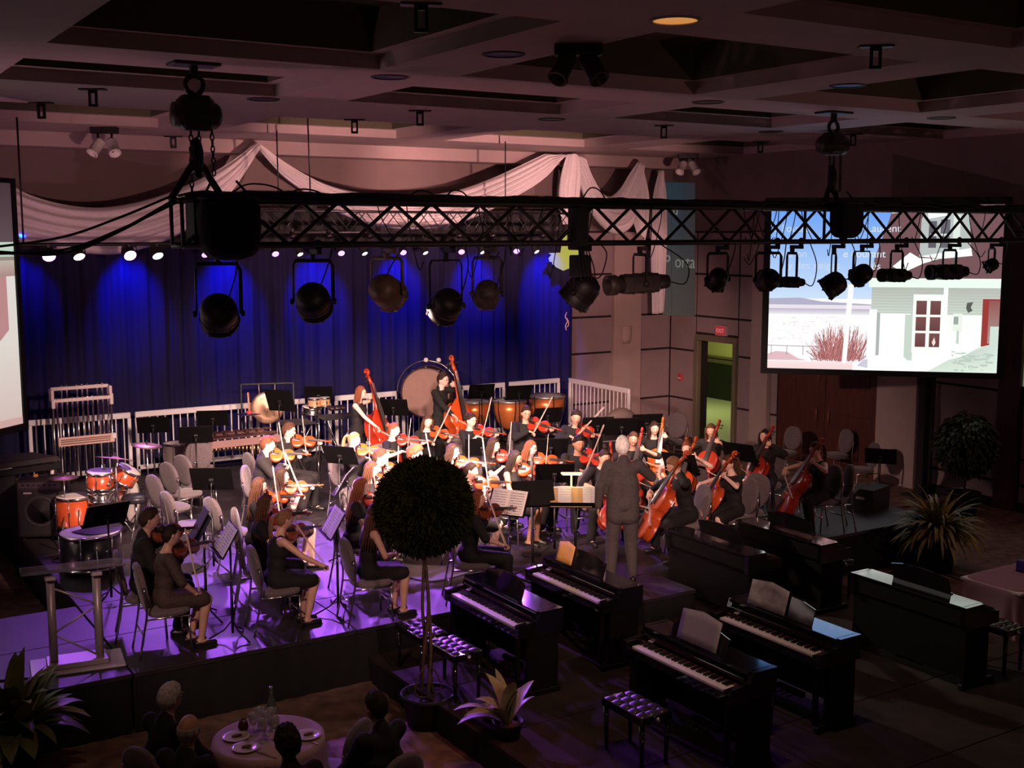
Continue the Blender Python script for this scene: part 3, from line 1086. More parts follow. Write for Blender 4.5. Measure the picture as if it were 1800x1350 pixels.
# loom of cables lying along the top chords
random.seed(5)
cb = thing('cable_loom', 'thick bundle of black cables lying along the truss top', 'cable', (0, 0, 0))
for k in range(26):
    pts = []
    x = TX0 + random.uniform(0, 1)
    while x < TX1:
        pts.append((x, random.uniform(TY0 - .02, TY1), TZ1 + random.uniform(.02, .095)))
        x += random.uniform(.25, .6)
    m = MB(); m.tube(spl(pts, 70), .014, 5); m.build('cable', MATTE, cb)
for k, (x0, x1, h) in enumerate([(3.9, 4.6, .16), (4.5, 5.0, .12), (5.9, 6.3, .13), (6.35, 6.7, .14), (8.2, 8.6, .2), (8.9, 10.0, .07), (9.6, 10.3, .06), (12.0, 12.6, .08)]):
    m = MB(); m.tube(spl([(x0, TY0, TZ1 + .04), (x0 * .7 + x1 * .3, TY0 - .02, TZ1 + h), (x0 * .3 + x1 * .7, TY0, TZ1 + h * .9), (x1, TY0, TZ1 + .03)], 14), .009, 5); m.build('cable_loop', MATTE, cb)
# slack leads drooping between the braces
for k in range(34):
    x = random.choice([random.uniform(5.2, 8.5), random.uniform(8.2, 12), random.uniform(10.5, 16), random.uniform(11, 15)])
    a = random.uniform(-.35, .35)
    z0 = TZ1
    z1 = random.choice([TZ0 - random.uniform(.02, .4), TZ0 + .02])
    yy = random.choice([TY0 - .03, TY1 + .03, TY0 + .1])
    m = MB(); m.tube(spl([(x, yy, z0), (x + a * .2, yy, z0 * .6 + z1 * .4), (x + a * .9, yy, z1 - .04), (x + a * 1.3, yy, z1 + .04)], 10), .0065, 5); m.build('hanging_lead', MATTE, cb)
# cables running off the truss end down to the left
t = thing('cable_run', 'black cables sagging from the truss end to the left edge', 'cable', (0, 0, 0))
for (xa, ya, xb, yb, sag, r) in ((305, 343, -30, 437, .10, .012), (310, 350, -30, 442, .22, .017), (312, 355, -30, 447, .16, .012)):
    a, b = atY(xa, ya, TY0), atY(xb, yb, 12.2)
    m = MB(); m.tube(spl([a, a.lerp(b, .3) - V((0, 0, sag * .7)), a.lerp(b, .6) - V((0, 0, sag)), b], 20), r, 6); m.build('cable', MATTE, t)

# ---- hoists
def hoist(label, x, ytop, s, rope):
    p = atY(x, ytop, 11.68); p.z = CEZ
    t = thing('chain_hoist', label, 'hoist', p, 0, 'chain hoists carrying the truss')
    L = CEZ - TZ1
    m = MB(); m.box((0, 0, -.015), (.46, .3, .03), b=.006); m.box((0, 0, -.08), (.07, .07, .13), b=.01); m.build('ceiling_plate', BLACK, t)
    m = MB(); m.tube([(.09 * math.cos(a), 0, -.21 + .085 * math.sin(a)) for a in np.linspace(-1.2, 4.6, 18)], .026, 8); m.build('hook', BLACK, t)
    m = MB(); m.box((0, 0, -.48 * s), (.34 * s, .24, .34 * s), b=.05); m.lathe([(0, -.24), (.12, -.22), (.13, .2), (.1, .24), (0, .24)], 16, zto((1, 0, 0), (0, 0, -.50 * s))); m.build('motor_body', mat('hoist_red', (.018, .008, .008), .5), t)
    m = MB(); m.tube([(0, 0, -.28), (0, 0, -.36 * s)], .03); m.build('shackle', BLACK, t)
    for k, (dx, dz, ex, ez) in enumerate(((-.05, -.64 * s, -.06, -L + .02), (.03, -.64 * s, .02, -L + .22), (.16, -.62 * s, .17, -L + .25))):
        m = MB()
        nl = int(abs(ez - dz) / .055)
        for i in range(nl):
            z = dz + (ez - dz) * (i + .5) / nl
            xx = dx + (ex - dx) * (i + .5) / nl
            a = 0 if i % 2 else math.pi / 2
            m.tube([(xx + .018 * math.cos(q) * math.cos(a), .018 * math.cos(q) * math.sin(a), z + .036 * math.sin(q)) for q in np.linspace(0, 6.283, 9)], .0075, 5, caps=False)
        m.build('chain', BLACK, t)
    for sx, sy in ((-.32, -.15), (.32, .15)):
        m = MB(); m.tube([(0, 0, -L + .42), (sx, sy, -L)], .035, 8); m.build('sling', MATTE, t)
    m = MB(); m.ell((0, 0, -L + .42), (.07, .07, .2)); m.build('sling_ring', BLACK, t)
    return t


h1 = hoist('large black chain hoist with hook at the left, chains down to truss', 340, 105, 1.0, 1)
h2 = hoist('smaller black chain hoist at the right in front of the screen wall', 1466, 197, .9, 1)
BAGM = mat('bag_cloth', (.008, .008, .009), .95, noise_amt=.4, scale=8, bump=.4)
for x, y, w, h, lab in ((402, 398, .62, .66, 'black cloth chain bag hanging in the truss under the left hoist'), (1488, 385, .46, .52, 'black cloth chain bag in the truss under the right hoist')):
    p = atY(x, y, 11.42)
    t = thing('chain_bag', lab, 'bag', p)
    m = MB(); m.ell((0, 0, 0), (w / 2, .2, h / 2), nu=24, nv=16, fn=lambda v, w=w, h=h: V((math.copysign(abs(v.x) ** .6, v.x) * w / 2 * (1 + .08 * v.z), math.copysign(abs(v.y) ** .6, v.y) * .17, math.copysign(abs(v.z) ** .55, v.z) * h / 2)) * (1 + .06 * noise.noise(v * 3)))
    m.build('sack', BAGM, t)
    m = MB(); m.tube([(w * .47 * math.cos(a), .17 * math.sin(a), h * .42) for a in np.linspace(0, 6.283, 21)], .02, 6); m.build('rim', MATTE, t)
    for sx in (-1, 1):
        m = MB(); m.tube([(sx * w * .4, 0, h * .42), (sx * w * .2, .1, h * .5 + .12)], .012); m.build('strap', MATTE, t)
# motor control box strapped beside the left bag
t = thing('dimmer_box', 'black box clamped inside the truss left of the left bag', 'box', atY(362, 388, 11.6))
m = MB(); m.box((0, 0, 0), (.32, .3, .46), b=.015); m.build('case', MATTE, t)
m = MB(); m.box((.02, -.155, 0), (.1, .01, .34), b=.004); m.build('label_strip', mat('worn_label', (.06, .045, .03)), t)

# ================================================================== STAGE LAMPS ON THE TRUSS
def fixture(name, label, x, y, rad, aim, kind='par', mt=None, power=0, spot=50, color=WARM, length=None, Y=11.66, group='stage lamps along the front truss'):
    p = atY(x, y, Y)
    mt = mt or mat('lamp_black', (.007, .0055, .0055), .5, spec=.3)
    t = thing(name, label, 'stage light', p, 0, group)
    d = V(aim) - p
    d.normalize()
    L = length or rad * 1.12
    T = zto(d)
    m = MB()
    if kind == 'par':
        m.lathe([(0, -L), (rad * .45, -L * .98), (rad * .8, -L * .8), (rad * .97, -L * .5), (rad, -L * .1), (rad, L * .6), (rad * 1.06, L * .62), (rad * 1.06, L * .72), (rad * .94, L * .72), (rad * .92, L * .3), (0, L * .25)], 28, T)
    elif kind == 'profile':
        m.box((0, 0, 0), (rad * 1.7, rad * 1.7, L * 1.1), T.to_3x3(), 0, .03)
        m.lathe([(rad * .75, L * .5), (rad * .75, L * .72), (rad * .9, L * .74), (rad * .9, L * 1.0), (rad * .7, L * 1.0), (rad * .66, L * .8), (0, L * .78)], 22, T)
        m.lathe([(0, -L * .9), (rad * .6, -L * .88), (rad * .75, -L * .5), (rad * .75, -L * .4)], 22, T)
    hs = m.build('housing', mt, t)
    m = MB()
    if kind == 'par':
        m.lathe([(rad * 1.0, L * .05), (rad * 1.03, L * .05), (rad * 1.03, L * .14), (rad * 1.0, L * .14)], 28, T)
        for q in range(6):
            a = q * math.pi / 3
            m.box(T @ V((math.cos(a) * rad * 1.02, math.sin(a) * rad * 1.02, L * .66)), (.025, .025, .05), T.to_3x3())
    else:
        for q in (-.3, 0, .3):
            m.box(T @ V((0, 0, L * q)), (rad * 1.78, rad * 1.78, .012), T.to_3x3())
    m.build('cooling_rib', mt, hs)
    m = MB(); m.lathe([(0, L * .26), (rad * .88, L * .27)], 24, T); m.build('lens', emit('lamp_lens', (1, .7, .55), 2.0) if power else GLASS, hs)
    side = d.cross(V((0, 0, 1))).normalized()
    top = TZ0 - p.z - .07
    w = rad * 1.16
    m = MB()
    yk = [side * -w, side * -w + V((0, 0, top * .72)), side * -w * .86 + V((0, 0, top * .82)), side * w * .86 + V((0, 0, top * .82)), side * w + V((0, 0, top * .72)), side * w]
    m.tube(yk, .022, 6, flat=.45)
    m.build('yoke', mt, t)
    for s_ in (-1, 1):
        m = MB(); T2 = zto(side * s_, side * s_ * w); m.lathe([(0, .0), (.03, 0), (.035, .03), (0, .04)], 8, T2); m.build('tilt_knob', mt, t)
    m = MB(); m.box((0, 0, top * .9), (.05, .06, top * .22), b=.01); m.tube([(.045 * math.cos(a), TY0 - p.y + .0, TZ0 - p.z + .045 * math.sin(a)) for a in np.linspace(0, 6.28, 12)], .014, 6); m.box((0, (TY0 - p.y) / 2, top), (.05, abs(TY0 - p.y) + .05, .05)); m.build('clamp', mt, t)
    m = MB(); m.tube(spl([d * -L * .9, d * -L * 1.3 + V((.08, 0, -.04)), d * -L * 1.1 + V((.2, 0, top * .5)), V((.16, TY0 - p.y, TZ0 - p.z))], 14), .008, 5); m.build('power_lead', MATTE, t)
    if power:
        lamp('SPOT', name + '_beam', p + d * (L * .8 + .03), p + d * 6, power, color, rad * .5, spot, .55)
    return t


BRN = mat('lamp_brown', (.11, .065, .04), .5, .2, noise_amt=.3, scale=10)
fixture('par_lamp', 'round black stage lamp at the left end of the truss', 385, 552, .19, (5.6, 16.2, 1.2), power=1900, spot=66)
fixture('par_lamp', 'round black stage lamp second from the left under the truss', 551, 530, .18, (7.2, 15.5, 1.2), power=1900, spot=60)
fixture('par_lamp', 'brown side lit stage lamp tilted to the right under the truss', 680, 513, .175, (10.2, 14.2, 1.4), mt=BRN, power=1700, spot=58)
fixture('par_lamp', 'black stage lamp turned aside between the brown one and the small one', 784, 538, .175, (6.6, 15.2, 1.2), power=1700, spot=58)
fixture('par_lamp', 'small speckled stage lamp right of the turned aside black one', 856, 517, .145, (8.6, 15.6, 1.2), mt=mat('lamp_speck', (.05, .032, .03), .6, noise_amt=.5, scale=25), power=1700, spot=58)
fixture('par_lamp', 'large black stage lamp before the edge of the curtain', 1021, 512, .2, (7.0, 13.6, 1.2), power=1600, spot=58)
fixture('profile_spotlight', 'long boxy profile spotlight pointing left in front of the wall', 1124, 498, .14, (3.0, 12.6, 3.85), 'profile', mat('lamp_grey', (.045, .035, .032), .5), length=.46)
fixture('par_lamp', 'small dark stage lamp between the wall corner and the screen', 1261, 491, .13, (11.2, 14.6, 1.0), power=900, spot=46)
fixture('par_lamp', 'round black stage lamp at the left edge of the screen', 1350, 492, .15, (16.4, 21.5, 2.6), power=1500, spot=30, color=(1, .50, .45))
fixture('profile_spotlight', 'thin black profile spotlight beside the screen edge pointing left', 1391, 496, .085, (6.0, 12.0, 4.3), 'profile', length=.24)
fixture('par_lamp', 'big tilted black stage lamp in front of the screen sky', 1464, 501, .165, (8.5, 15, .4))
fixture('par_lamp', 'round black stage lamp right of the big tilted one', 1514, 483, .14, (13.5, 17, 1.2))
fixture('profile_spotlight', 'low black profile spotlight in front of the snowy roof', 1575, 484, .11, (6.0, 13.0, 4.3), 'profile', length=.28)
fixture('profile_spotlight', 'wide black profile spotlight over the projected porch', 1668, 478, .13, (6.0, 14.0, 4.1), 'profile', length=.36)
fixture('par_lamp', 'small black stage lamp at the right edge of the screen', 1742, 466, .10, (13, 13.6, 2.4))

t = thing('splitter_box', 'black cable splitter boxes strapped to the truss before the curtain end', 'box', atY(1016, 402, 11.45))
m = MB(); m.box((0, 0, 0), (.17, .2, .50), b=.015); m.build('upper_case', MATTE, t)
m = MB(); m.box((.05, .02, -.44), (.20, .2, .26), b=.015); m.build('lower_case', MATTE, t)
for k in range(5):
    m = MB(); m.tube(spl([(-.06 + k * .03, -.1, -.2), (-.08 + k * .05, -.16, -.45), (.02 + k * .05, -.05, -.62)], 8), .008, 5); m.build('plug_lead', MATTE, t)
t = thing('tape_strip', 'twisted pale tape strip dangling under the large black lamp', 'tape', atY(996, 553, 11.66))
m = MB(); m.tube(spl([(0, 0, .03), (-.02, 0, -.03), (.012, 0, -.08), (-.015, 0, -.13), (-.005, 0, -.19)], 12), .010, 5, flat=.3); m.build('strip', mat('pale_tape', (.85, .62, .50), .6), t)
m = MB(); m.tube(spl([(0, 0, -.04), (.03, 0, -.09), (.022, 0, -.14), (-.005, 0, -.15)], 8), .008, 5, flat=.3); m.build('loose_end', mat('pale_tape', (.85, .62, .50), .6), t)

# ================================================================== REAR TRUSS WITH COLOUR LAMPS
RY = 18.5
bt = thing('lighting_truss', 'thin silver truss hanging at the back under the cloth swags', 'truss', (0, 0, 0))
SILV = mat('truss_silver', (.07, .065, .07), .4, .8)
bz0, bz1 = 4.78, 5.13
bx0, bx1 = 6.0, 13.2
for y in (RY, RY + .3):
    for z in (bz0, bz1):
        m = MB(); m.tube([(bx0, y, z), (bx1, y, z)], .02, 8); m.build('chord', SILV, bt)
db = MB(); db.tube([(0, 0, bz0), (.3, 0, bz1)], .009, 5); DA = db.mesh('brace', SILV)
db = MB(); db.tube([(0, 0, bz1), (.3, 0, bz0)], .009, 5); DB = db.mesh('brace', SILV)
for i in range(12):
    for y in (RY, RY + .3):
        for me, dx in ((DA, 0), (DB, .3)):
            o = bpy.data.objects.new('brace', me); COL.objects.link(o); o.parent = bt; o.location = (bx0 + i * .6 + dx, y, 0)
for xx in (7.2, 11.6):
    m = MB(); m.tube([(xx, RY + .15, bz1), (xx, RY + .15, CEZ)], .012, 6); m.build('suspension_cable', BLACK, bt)
# batten with the small lamps
bb = thing('lamp_batten', 'dark pipe along the back carrying the row of small lamps', 'pipe', (0, 0, 0))
m = MB(); m.tube([(2.2, RY, 4.60), (13.6, RY, 4.60)], .028, 8); m.build('pipe', BLACK, bb)
for xx in (3.2, 6.4, 9.8, 12.9):
    m = MB(); m.tube([(xx, RY, 4.6), (xx, RY, bz0 if 6 < xx < 13.2 else CEZ)], .014, 6); m.build('drop_rod', BLACK, bb)
PUR = (.42, .10, 1)
PURE = emit('purple_led', (.62, .18, 1), 26)
WHE = emit('white_led', (.92, .92, 1), 9)
PURS = emit('purple_led_small', (.55, .2, 1), 4)
WHS = emit('white_led_small', (.9, .9, 1), 3)
words = ['far left', 'second', 'third', 'fourth', 'fifth', 'sixth', 'seventh', 'eighth']
for k in range(8):
    xx = 3.54 + k * 1.172
    for w_, (dx, col) in enumerate(((0, 'purple'), (.42, 'white'))):
        p = V((xx + dx, RY, 4.46))
        pur = col == 'purple'
        big = k < 2
        t = thing('colour_lamp', ('big glowing ' if big else 'small ') + col + ' lamp, ' + ('left' if k == 0 else 'right' if k == 1 else words[k]) + (' of the two under the left swag' if big else ' of its colour along the back pipe'), 'stage light', p, 0, col + ' lamps on the back pipe')
        aim = V(([3.2, 5.0, 5.6, 6.3, 7.0, 7.6, 8.2, 8.8][k], 12.9, .6)) if pur else V((xx + 1.0, 15.0, .6))
        d = (aim - p).normalized()
        T = zto(d)
        r = (.10 if pur else .09) * (1 if big else .62)
        m = MB(); m.lathe([(0, -.16), (r * .6, -.155), (r * .95, -.08), (r, .06), (r * 1.05, .07), (r * .93, .07), (r * .9, .045)], 18, T); m.build('housing', MATTE, t)
        m = MB(); m.lathe([(0, .058), (r * .94, .056)], 18, T); m.build('lens', (PURE if pur else WHE) if big else (PURS if pur else WHS), t)
        m = MB(); m.tube([(-r * 1.1, 0, 0), (-r * 1.1, 0, .1), (r * 1.1, 0, .1), (r * 1.1, 0, 0)], .012, 5); m.box((0, 0, .12), (.04, .05, .06)); m.build('yoke', BLACK, t)
        if pur:
            lamp('SPOT', 'colour_lamp_beam', p + d * .1, aim, [380, 1000, 1900, 2400, 1400, 800, 800, 800][k], PUR, .06, 46 if k < 2 else 38, .6)
        elif k in (1, 3, 5):
            lamp('SPOT', 'colour_lamp_beam', p + d * .1, aim, 110, (1, .86, .92), .06, 60, .5)
t = thing('work_lamp', 'small glowing warm lamp shining through the truss left of centre', 'stage light', atY(546, 363, 17.5))
m = MB(); m.lathe([(0, -.14), (.07, -.13), (.09, 0), (.1, .02)], 16, zto((-.15, -.8, -.3))); m.build('housing', MATTE, t)
m = MB(); m.lathe([(0, .012), (.09, .01)], 16, zto((-.15, -.8, -.3))); m.build('lens', emit('warm_lens', (1, .72, .5), 12), t)
m = MB(); m.tube([(0, 0, .06), (0, .05, CEZ + .55 - atY(546, 363, 17.5).z)], .012); m.build('drop_rod', BLACK, t)
lamp('SPOT', 'work_lamp_beam', atY(546, 363, 17.5) + V((0, -.15, -.04)), (8.9, 11.2, 2.0), 1300, (1, .82, .72), .06, 22, .6)
# blue status lights of a control box on the rear truss
t = thing('control_box', 'control box with tiny blue lights on the back pipe', 'box', atY(452, 433, RY - .1))
m = MB(); m.box((0, 0, 0), (.42, .16, .14), b=.01); m.build('case', MATTE, t)
for dx in (-.18, .02, .12):
    m = MB(); m.box((dx, -.085, .01), (.03, .01, .03)); m.build('indicator', emit('blue_led', (.02, .05, 1), 4), t)
# little lamps hung on the rear truss
for k, xx in enumerate([7.35, 8.0, 8.75, 9.9, 10.5, 11.2, 12.3]):
    t = thing('small_flood', 'tiny silver floodlight clamped on the rear truss, %s from the left' % ['first', 'second', 'third', 'fourth', 'fifth', 'sixth', 'seventh'][k], 'stage light', (xx, RY - .05, 4.74), 0, 'tiny floods on the rear truss')
    m = MB(); m.lathe([(0, -.06), (.04, -.05), (.05, .04), (.06, .05)], 12, zto((0, -.5, -.8))); m.build('can', SILV, t)
    m = MB(); m.box((0, 0, .06), (.03, .03, .08)); m.build('clamp', BLACK, t)
# ================================================================== CHAIR, MUSIC STAND, INSTRUMENTS
def superell(w, h, n=28, e=2.3, taper=0):
    o = []
    for i in range(n):
        t = 2 * math.pi * i / n
        c, s = math.cos(t), math.sin(t)
        x = math.copysign(abs(c) ** (2 / e), c) * w / 2
        z = math.copysign(abs(s) ** (2 / e), s) * h / 2
        o.append((x * (1 + taper * s), z))
    return o


def make_chair(fab):
    t = thing('banquet_chair', 'oval backed banquet chair', 'chair')
    m = MB()
    ol = superell(.44, .43, 28, 3.2)
    rings = [(.96, 0), (1.0, .02), (1.0, .045), (.9, .062), (.55, .07)]
    vs, fs = [], []
    for s, z in rings:
        vs += [V((x * s, y * s + .02, .405 + z)) for x, y in ol]
    n = len(ol)
    for i in range(len(rings) - 1):
        fs += [(i * n + k, i * n + (k + 1) % n, (i + 1) * n + (k + 1) % n, (i + 1) * n + k) for k in range(n)]
    fs += [tuple(range(n))[::-1], tuple((len(rings) - 1) * n + k for k in range(n))]
    m.add(vs, fs); m.build('seat', fab, t)
    tilt = Mx.Translation((0, -.225, .70)) @ Mx.Rotation(R(100), 4, 'X')
    ol = superell(.41, .47, 32, 2.2, .10)
    m = MB()
    rings = [(.92, -.028), (1.0, -.016), (1.0, .016), (.92, .028), (.5, .036)]
    vs, fs = [tilt @ V((x * .5, y * .5, -.034)) for x, y in ol], []
    for s, z in rings:
        vs += [tilt @ V((x * s, y * s, z)) for x, y in ol]
    n = len(ol)
    for i in range(len(rings)):
        fs += [(i * n + k, i * n + (k + 1) % n, (i + 1) * n + (k + 1) % n, (i + 1) * n + k) for k in range(n)]
    fs += [tuple(range(n))[::-1], tuple(len(rings) * n + k for k in range(n))]
    m.add(vs, fs); m.build('backrest', fab, t)
    for sx in (-1, 1):
        m = MB(); m.tube(spl([(sx * .20, -.30, 0), (sx * .205, -.24, .3), (sx * .215, -.215, .48), (sx * .222, -.225, .62), (sx * .215, -.235, .72)], 12), .0115, 7); rl = m.build('rear_leg', CHROME, t)
        m = MB(); m.tube([(sx * .20, .21, 0), (sx * .195, .19, .39)], .0115, 7); m.tube([(sx * .195, .19, .39), (sx * .21, -.215, .40)], .0115, 7); m.build('front_leg', CHROME, t)
        m = MB(); m.box((sx * .212, -.238, .70), (.02, .03, .07), b=.006); m.build('back_bracket', CHROME, rl)
    m = MB(); m.tube([(-.198, .2, .2), (.198, .2, .2)], .009, 6); m.build('stretcher', CHROME, t)
    m = MB(); m.tube([(-.20, -.25, .24), (.20, -.25, .24)], .009, 6); m.build('stretcher', CHROME, t)
    return t


CHP = Proto(make_chair(CHAIRF))
CHP2 = None


def put_chair(x, y, z, rz, label, group):
    return CHP.put((x, y, z), rz, label, group)


def make_stand():
    t = thing('music_stand', 'music stand', 'music stand')
    T = Mx.Translation((0, 0, 1.06)) @ Mx.Rotation(R(-30), 4, 'X')
    r = T.to_3x3()
    m = MB(); m.box(T @ V((0, 0, .0)), (.51, .008, .33), r, 0, .003); dk = m.build('desk', DESK, t)
    m = MB(); m.box(T @ V((0, -.03, -.165)), (.51, .06, .006), r, 0, .002); m.build('ledge', DESK, dk)
    m = MB(); m.box(T @ V((0, .025, -.02)), (.06, .035, .08), r, 0, .006); m.tube([T @ V((0, .03, -.02)), (0, .035, .98), (0, 0.035, .92)], .011, 7); m.build('bracket', BLACK, t)
    m = MB(); m.tube([(0, .035, .08), (0, .035, .95)], .011, 8); m.tube([(0, .035, .06), (0, .035, .62)], .0145, 8); pl_ = m.build('pole', BLACK, t)
    m = MB(); m.ell((.02, .035, .62), (.022, .014, .014), nu=8, nv=6); m.build('clamp_knob', CHROME, pl_)
    for k in range(3):
        a = k * 2.094 + .5
        m = MB(); m.tube([(0, .035, .20), (math.cos(a) * .09, .035 + math.sin(a) * .09, .10), (math.cos(a) * .27, .035 + math.sin(a) * .27, .012)], .0095, 6); m.build('leg', BLACK, t)
    return t


STP = Proto(make_stand())


def put_stand(px, py, face, label, h=0.0, z=STZ, sheet=None, tilt=None, pos=None):
    """px,py: picture position of the desk centre; face: heading of the player looking at it"""
    p = pos or at(px, py, z + 1.06 + h)
    p = V((p.x, p.y, z + h))
    s = STP.put(p, face, label, 'black music stands among the players')
    if h:
        s.location.z = z
        s.scale = (1, 1, (1.06 + h) / 1.06)
    if sheet:
        T = Mx.Translation(p + V((0, 0, 1.06))) @ Mx.Rotation(face, 4, 'Z') @ Mx.Rotation(R(-30), 4, 'X')
        make_sheet(T, sheet)
    return s


def make_sheet(T, label, w=.23, h=.31, n=2, mt=None):
    t = thing('sheet_music', label, 'sheet music', (0, 0, 0), 0, 'sheet music on the stands')
    t.location = T.translation
    t.rotation_euler = T.to_euler()
    rnd = random.Random(label)
    for k in range(n):
        x0 = (k - n / 2) * w
        m = MB(); m.grid(lambda u, v: V((x0 + u * w, -.008 - .012 * math.sin(u * math.pi) * (1 if k == 0 else .7), -.15 + v * h)), 6, 2); pg = m.build('page', mt or PAPER, t)
        m = MB()
        for q in range(9):
            z = -.15 + h * (.06 + q * .1)
            for l_ in range(3):
                m.box((x0 + w / 2, -.0225, z + l_ * .0045), (w * .82, .0006, .0011))
            for c in range(9):
                m.box((x0 + w * (.12 + .76 * rnd.random()), -.0227, z + .006 * rnd.random()), (.008, .0006, .005))
        o = m.build('printed_staves', INK, pg)
        o['kind'] = 'stuff'
    return t


# ---- bowed strings: local frame, y along the strings from tail to scroll, z out of the top plate
OUT = [(0, 0), (.003, .045), (.012, .072), (.03, .092), (.055, .102), (.08, .104), (.105, .101), (.125, .092), (.134, .087), (.140, .080), (.150, .066), (.168, .058), (.185, .055), (.20, .058), (.213, .066), (.221, .075), (.228, .078), (.245, .081), (.268, .084), (.295, .083), (.318, .074), (.335, .058), (.347, .036), (.353, .016), (.355, 0)]


def varnish(name, c):
    return mat(name, c, .26, coat=.5, noise_amt=.18, scale=9, stretch=(6, .8, 6))


VARN = dict(orange=varnish('varnish_orange', (.46, .066, .012)), red=varnish('varnish_red', (.33, .028, .010)), amber=varnish('varnish_amber', (.54, .13, .018)), brown=varnish('varnish_brown', (.22, .055, .020)), dark=varnish('varnish_dark', (.14, .028, .014)))
EBONY = mat('ebony', (.014, .011, .011), .3)
STRNG = mat('string_wire', (.5, .48, .46), .3, .8)


def make_viol(name, cat, v, S, rib, slope=0, pin=0, neck=.135, chin=True):
    t = thing(name, name, cat)
    ol = OUT
    if slope:
        ol = [(y, x * (1 - slope * max(0, (y - .25) / .105) ** .8)) for y, x in OUT]
    loop = [(x, y) for y, x in ol] + [(-x, y) for y, x in ol[-2:0:-1]]
    n = len(loop)
    hr = rib / 2
    rings = [(.0, hr + .016, True), (.55, hr + .014, True), (.88, hr + .006, False), (.99, hr + .002, False), (1.0, hr, False), (.975, hr - .003, False), (.975, -hr + .003, False), (1.0, -hr, False), (.99, -hr - .002, False), (.88, -hr - .006, False), (.55, -hr - .012, False), (.0, -hr - .013, False)]
    vs, fs = [], []
    cy = .178
    for s, z, _ in rings:
        for x, y in loop:
            vs.append(V((x * s * S, (cy + (y - cy) * s) * S, z * S)))
    for i in range(len(rings) - 1):
        fs += [(i * n + k, (i + 1) * n + k, (i + 1) * n + (k + 1) % n, i * n + (k + 1) % n) for k in range(n)]
    m = MB(); m.add(vs, fs); bdy = m.build('body', VARN[v], t)
    zt_ = hr + .012
    m = MB()
    ny = .355 + neck
    m.tube([V((0, .345, hr * .3)) * S, V((0, .362, zt_ * .8)) * S, V((0, ny, zt_ + .006)) * S], [.020 * S, .0125 * S, .011 * S], 8)
    # pegbox and scroll
    sp = [V((0, ny, zt_ + .004)) * S, V((0, ny + .045, zt_ - .004)) * S]
    c0 = V((0, ny + .078, zt_ - .004))
    for a in np.linspace(math.pi * 1.15, -math.pi * 1.6, 18):
        rr = .022 - .0042 * (math.pi * 1.15 - a)/1.6
        sp.append((c0 + V((0, math.cos(a) * rr, math.sin(a) * rr - .006))) * S)
    m.tube(sp, [.011 * S, .011 * S] + list(np.linspace(.0095 * S, .005 * S, 18)), 8)
    nks = m.build('neck_and_scroll', VARN[v], t)
    m = MB()
    a0, a1 = .225, ny + .003
    m.add([V((x * S, y * S, z * S)) for y, w, z in ((a0, .021, zt_ + .020), (a1, .012, zt_ + .013)) for x in (-w, w) for z in (z, z - .006)], [(0, 2, 3, 1), (4, 5, 7, 6), (0, 4, 6, 2), (1, 3, 7, 5), (0, 1, 5, 4), (2, 6, 7, 3)], 0, False); m.build('fingerboard', EBONY, t)
    m = MB(); m.add([V((x * S, y * S, z * S)) for y, w, z in ((.012, .009, zt_ + .016), (.115, .021, zt_ + .022)) for x in (-w, w) for z in (z, z - .006)], [(0, 2, 3, 1), (4, 5, 7, 6), (0, 4, 6, 2), (1, 3, 7, 5), (0, 1, 5, 4), (2, 6, 7, 3)], 0, False); m.build('tailpiece', EBONY, t)
    m = MB(); m.prism([(-.021 * S, hr * S), (-.012 * S, (hr + .018) * S), (.012 * S, (hr + .018) * S), (.021 * S, hr * S), (.019 * S, (hr + .035) * S), (0, (hr + .04) * S), (-.019 * S, (hr + .035) * S)], -.002 * S, .002 * S, Mx(((1, 0, 0, 0), (0, 0, 1, .158 * S), (0, 1, 0, 0), (0, 0, 0, 1)))); m.build('bridge', mat('bridge_maple', (.62, .42, .22), .5), t)
    m = MB()
    for k in range(4):
        x = (k - 1.5)
        m.tube([V((x * .006, .115, zt_ + .022)) * S, V((x * .0095, .158, hr + .040)) * S, V((x * .005, ny + .004, zt_ + .015)) * S], max(.0006 * S, .0009), 4)
    o = m.build('strings', STRNG, t)
    for sx in (-1, 1):
        m = MB(); m.tube([V((sx * (.035 + .012 * q), .125 + .075 * (1 - w), hr + .0135)) * S for q, w in ((0, 0), (.6, .25), (.5, .5), (.6, .75), (1.4, 1))], .0024 * S, 5, flat=.35, up=(0, 0, 1)); m.build('sound_hole', EBONY, bdy)
    for k in range(4):
        m = MB(); y = ny + .018 + .011 * k; sx = 1 if k % 2 else -1
        m.tube([V((-sx * .012, y, zt_ - .002)) * S, V((sx * .03, y, zt_ - .002)) * S], .0032 * S, 5); m.ell(V((sx * .036, y, zt_ - .002)) * S, (.008 * S, .007 * S, .003 * S), nu=8, nv=5); m.build('tuning_peg', EBONY, nks)
    if chin:
        m = MB(); m.ell(V((-.045, .03, hr + .024)) * S, (.034 * S, .028 * S, .012 * S), nu=12, nv=8); m.build('chin_rest', EBONY, bdy)
    if pin:
        m = MB(); m.tube([V((0, .0, 0)), V((0, -pin * .85, 0)), V((0, -pin, 0))], [.006, .005, .002], 6); m.ell(V((0, 0, 0)), (.02, .014, .02), nu=8, nv=6); m.build('end_pin', STEEL, t)
    return t


VPROT = {}


def viol(kind, v, label, group, M):
    k = (kind, v)
    if k not in VPROT:
        if kind == 'violin':
            r = make_viol('violin', 'violin', v, 1.0, .034)
        elif kind == 'viola':
            r = make_viol('viola', 'viola', v, 1.14, .036)
        elif kind == 'cello':
            r = make_viol('cello', 'cello', v, 2.11, .054, 0, .30, .150, False)
        else:
            r = make_viol('double_bass', 'double bass', v, 3.0, .062, .35, .22, .155, False)
        VPROT[k] = Proto(r)
    return VPROT[k].put(M=M, label=label, group=group)


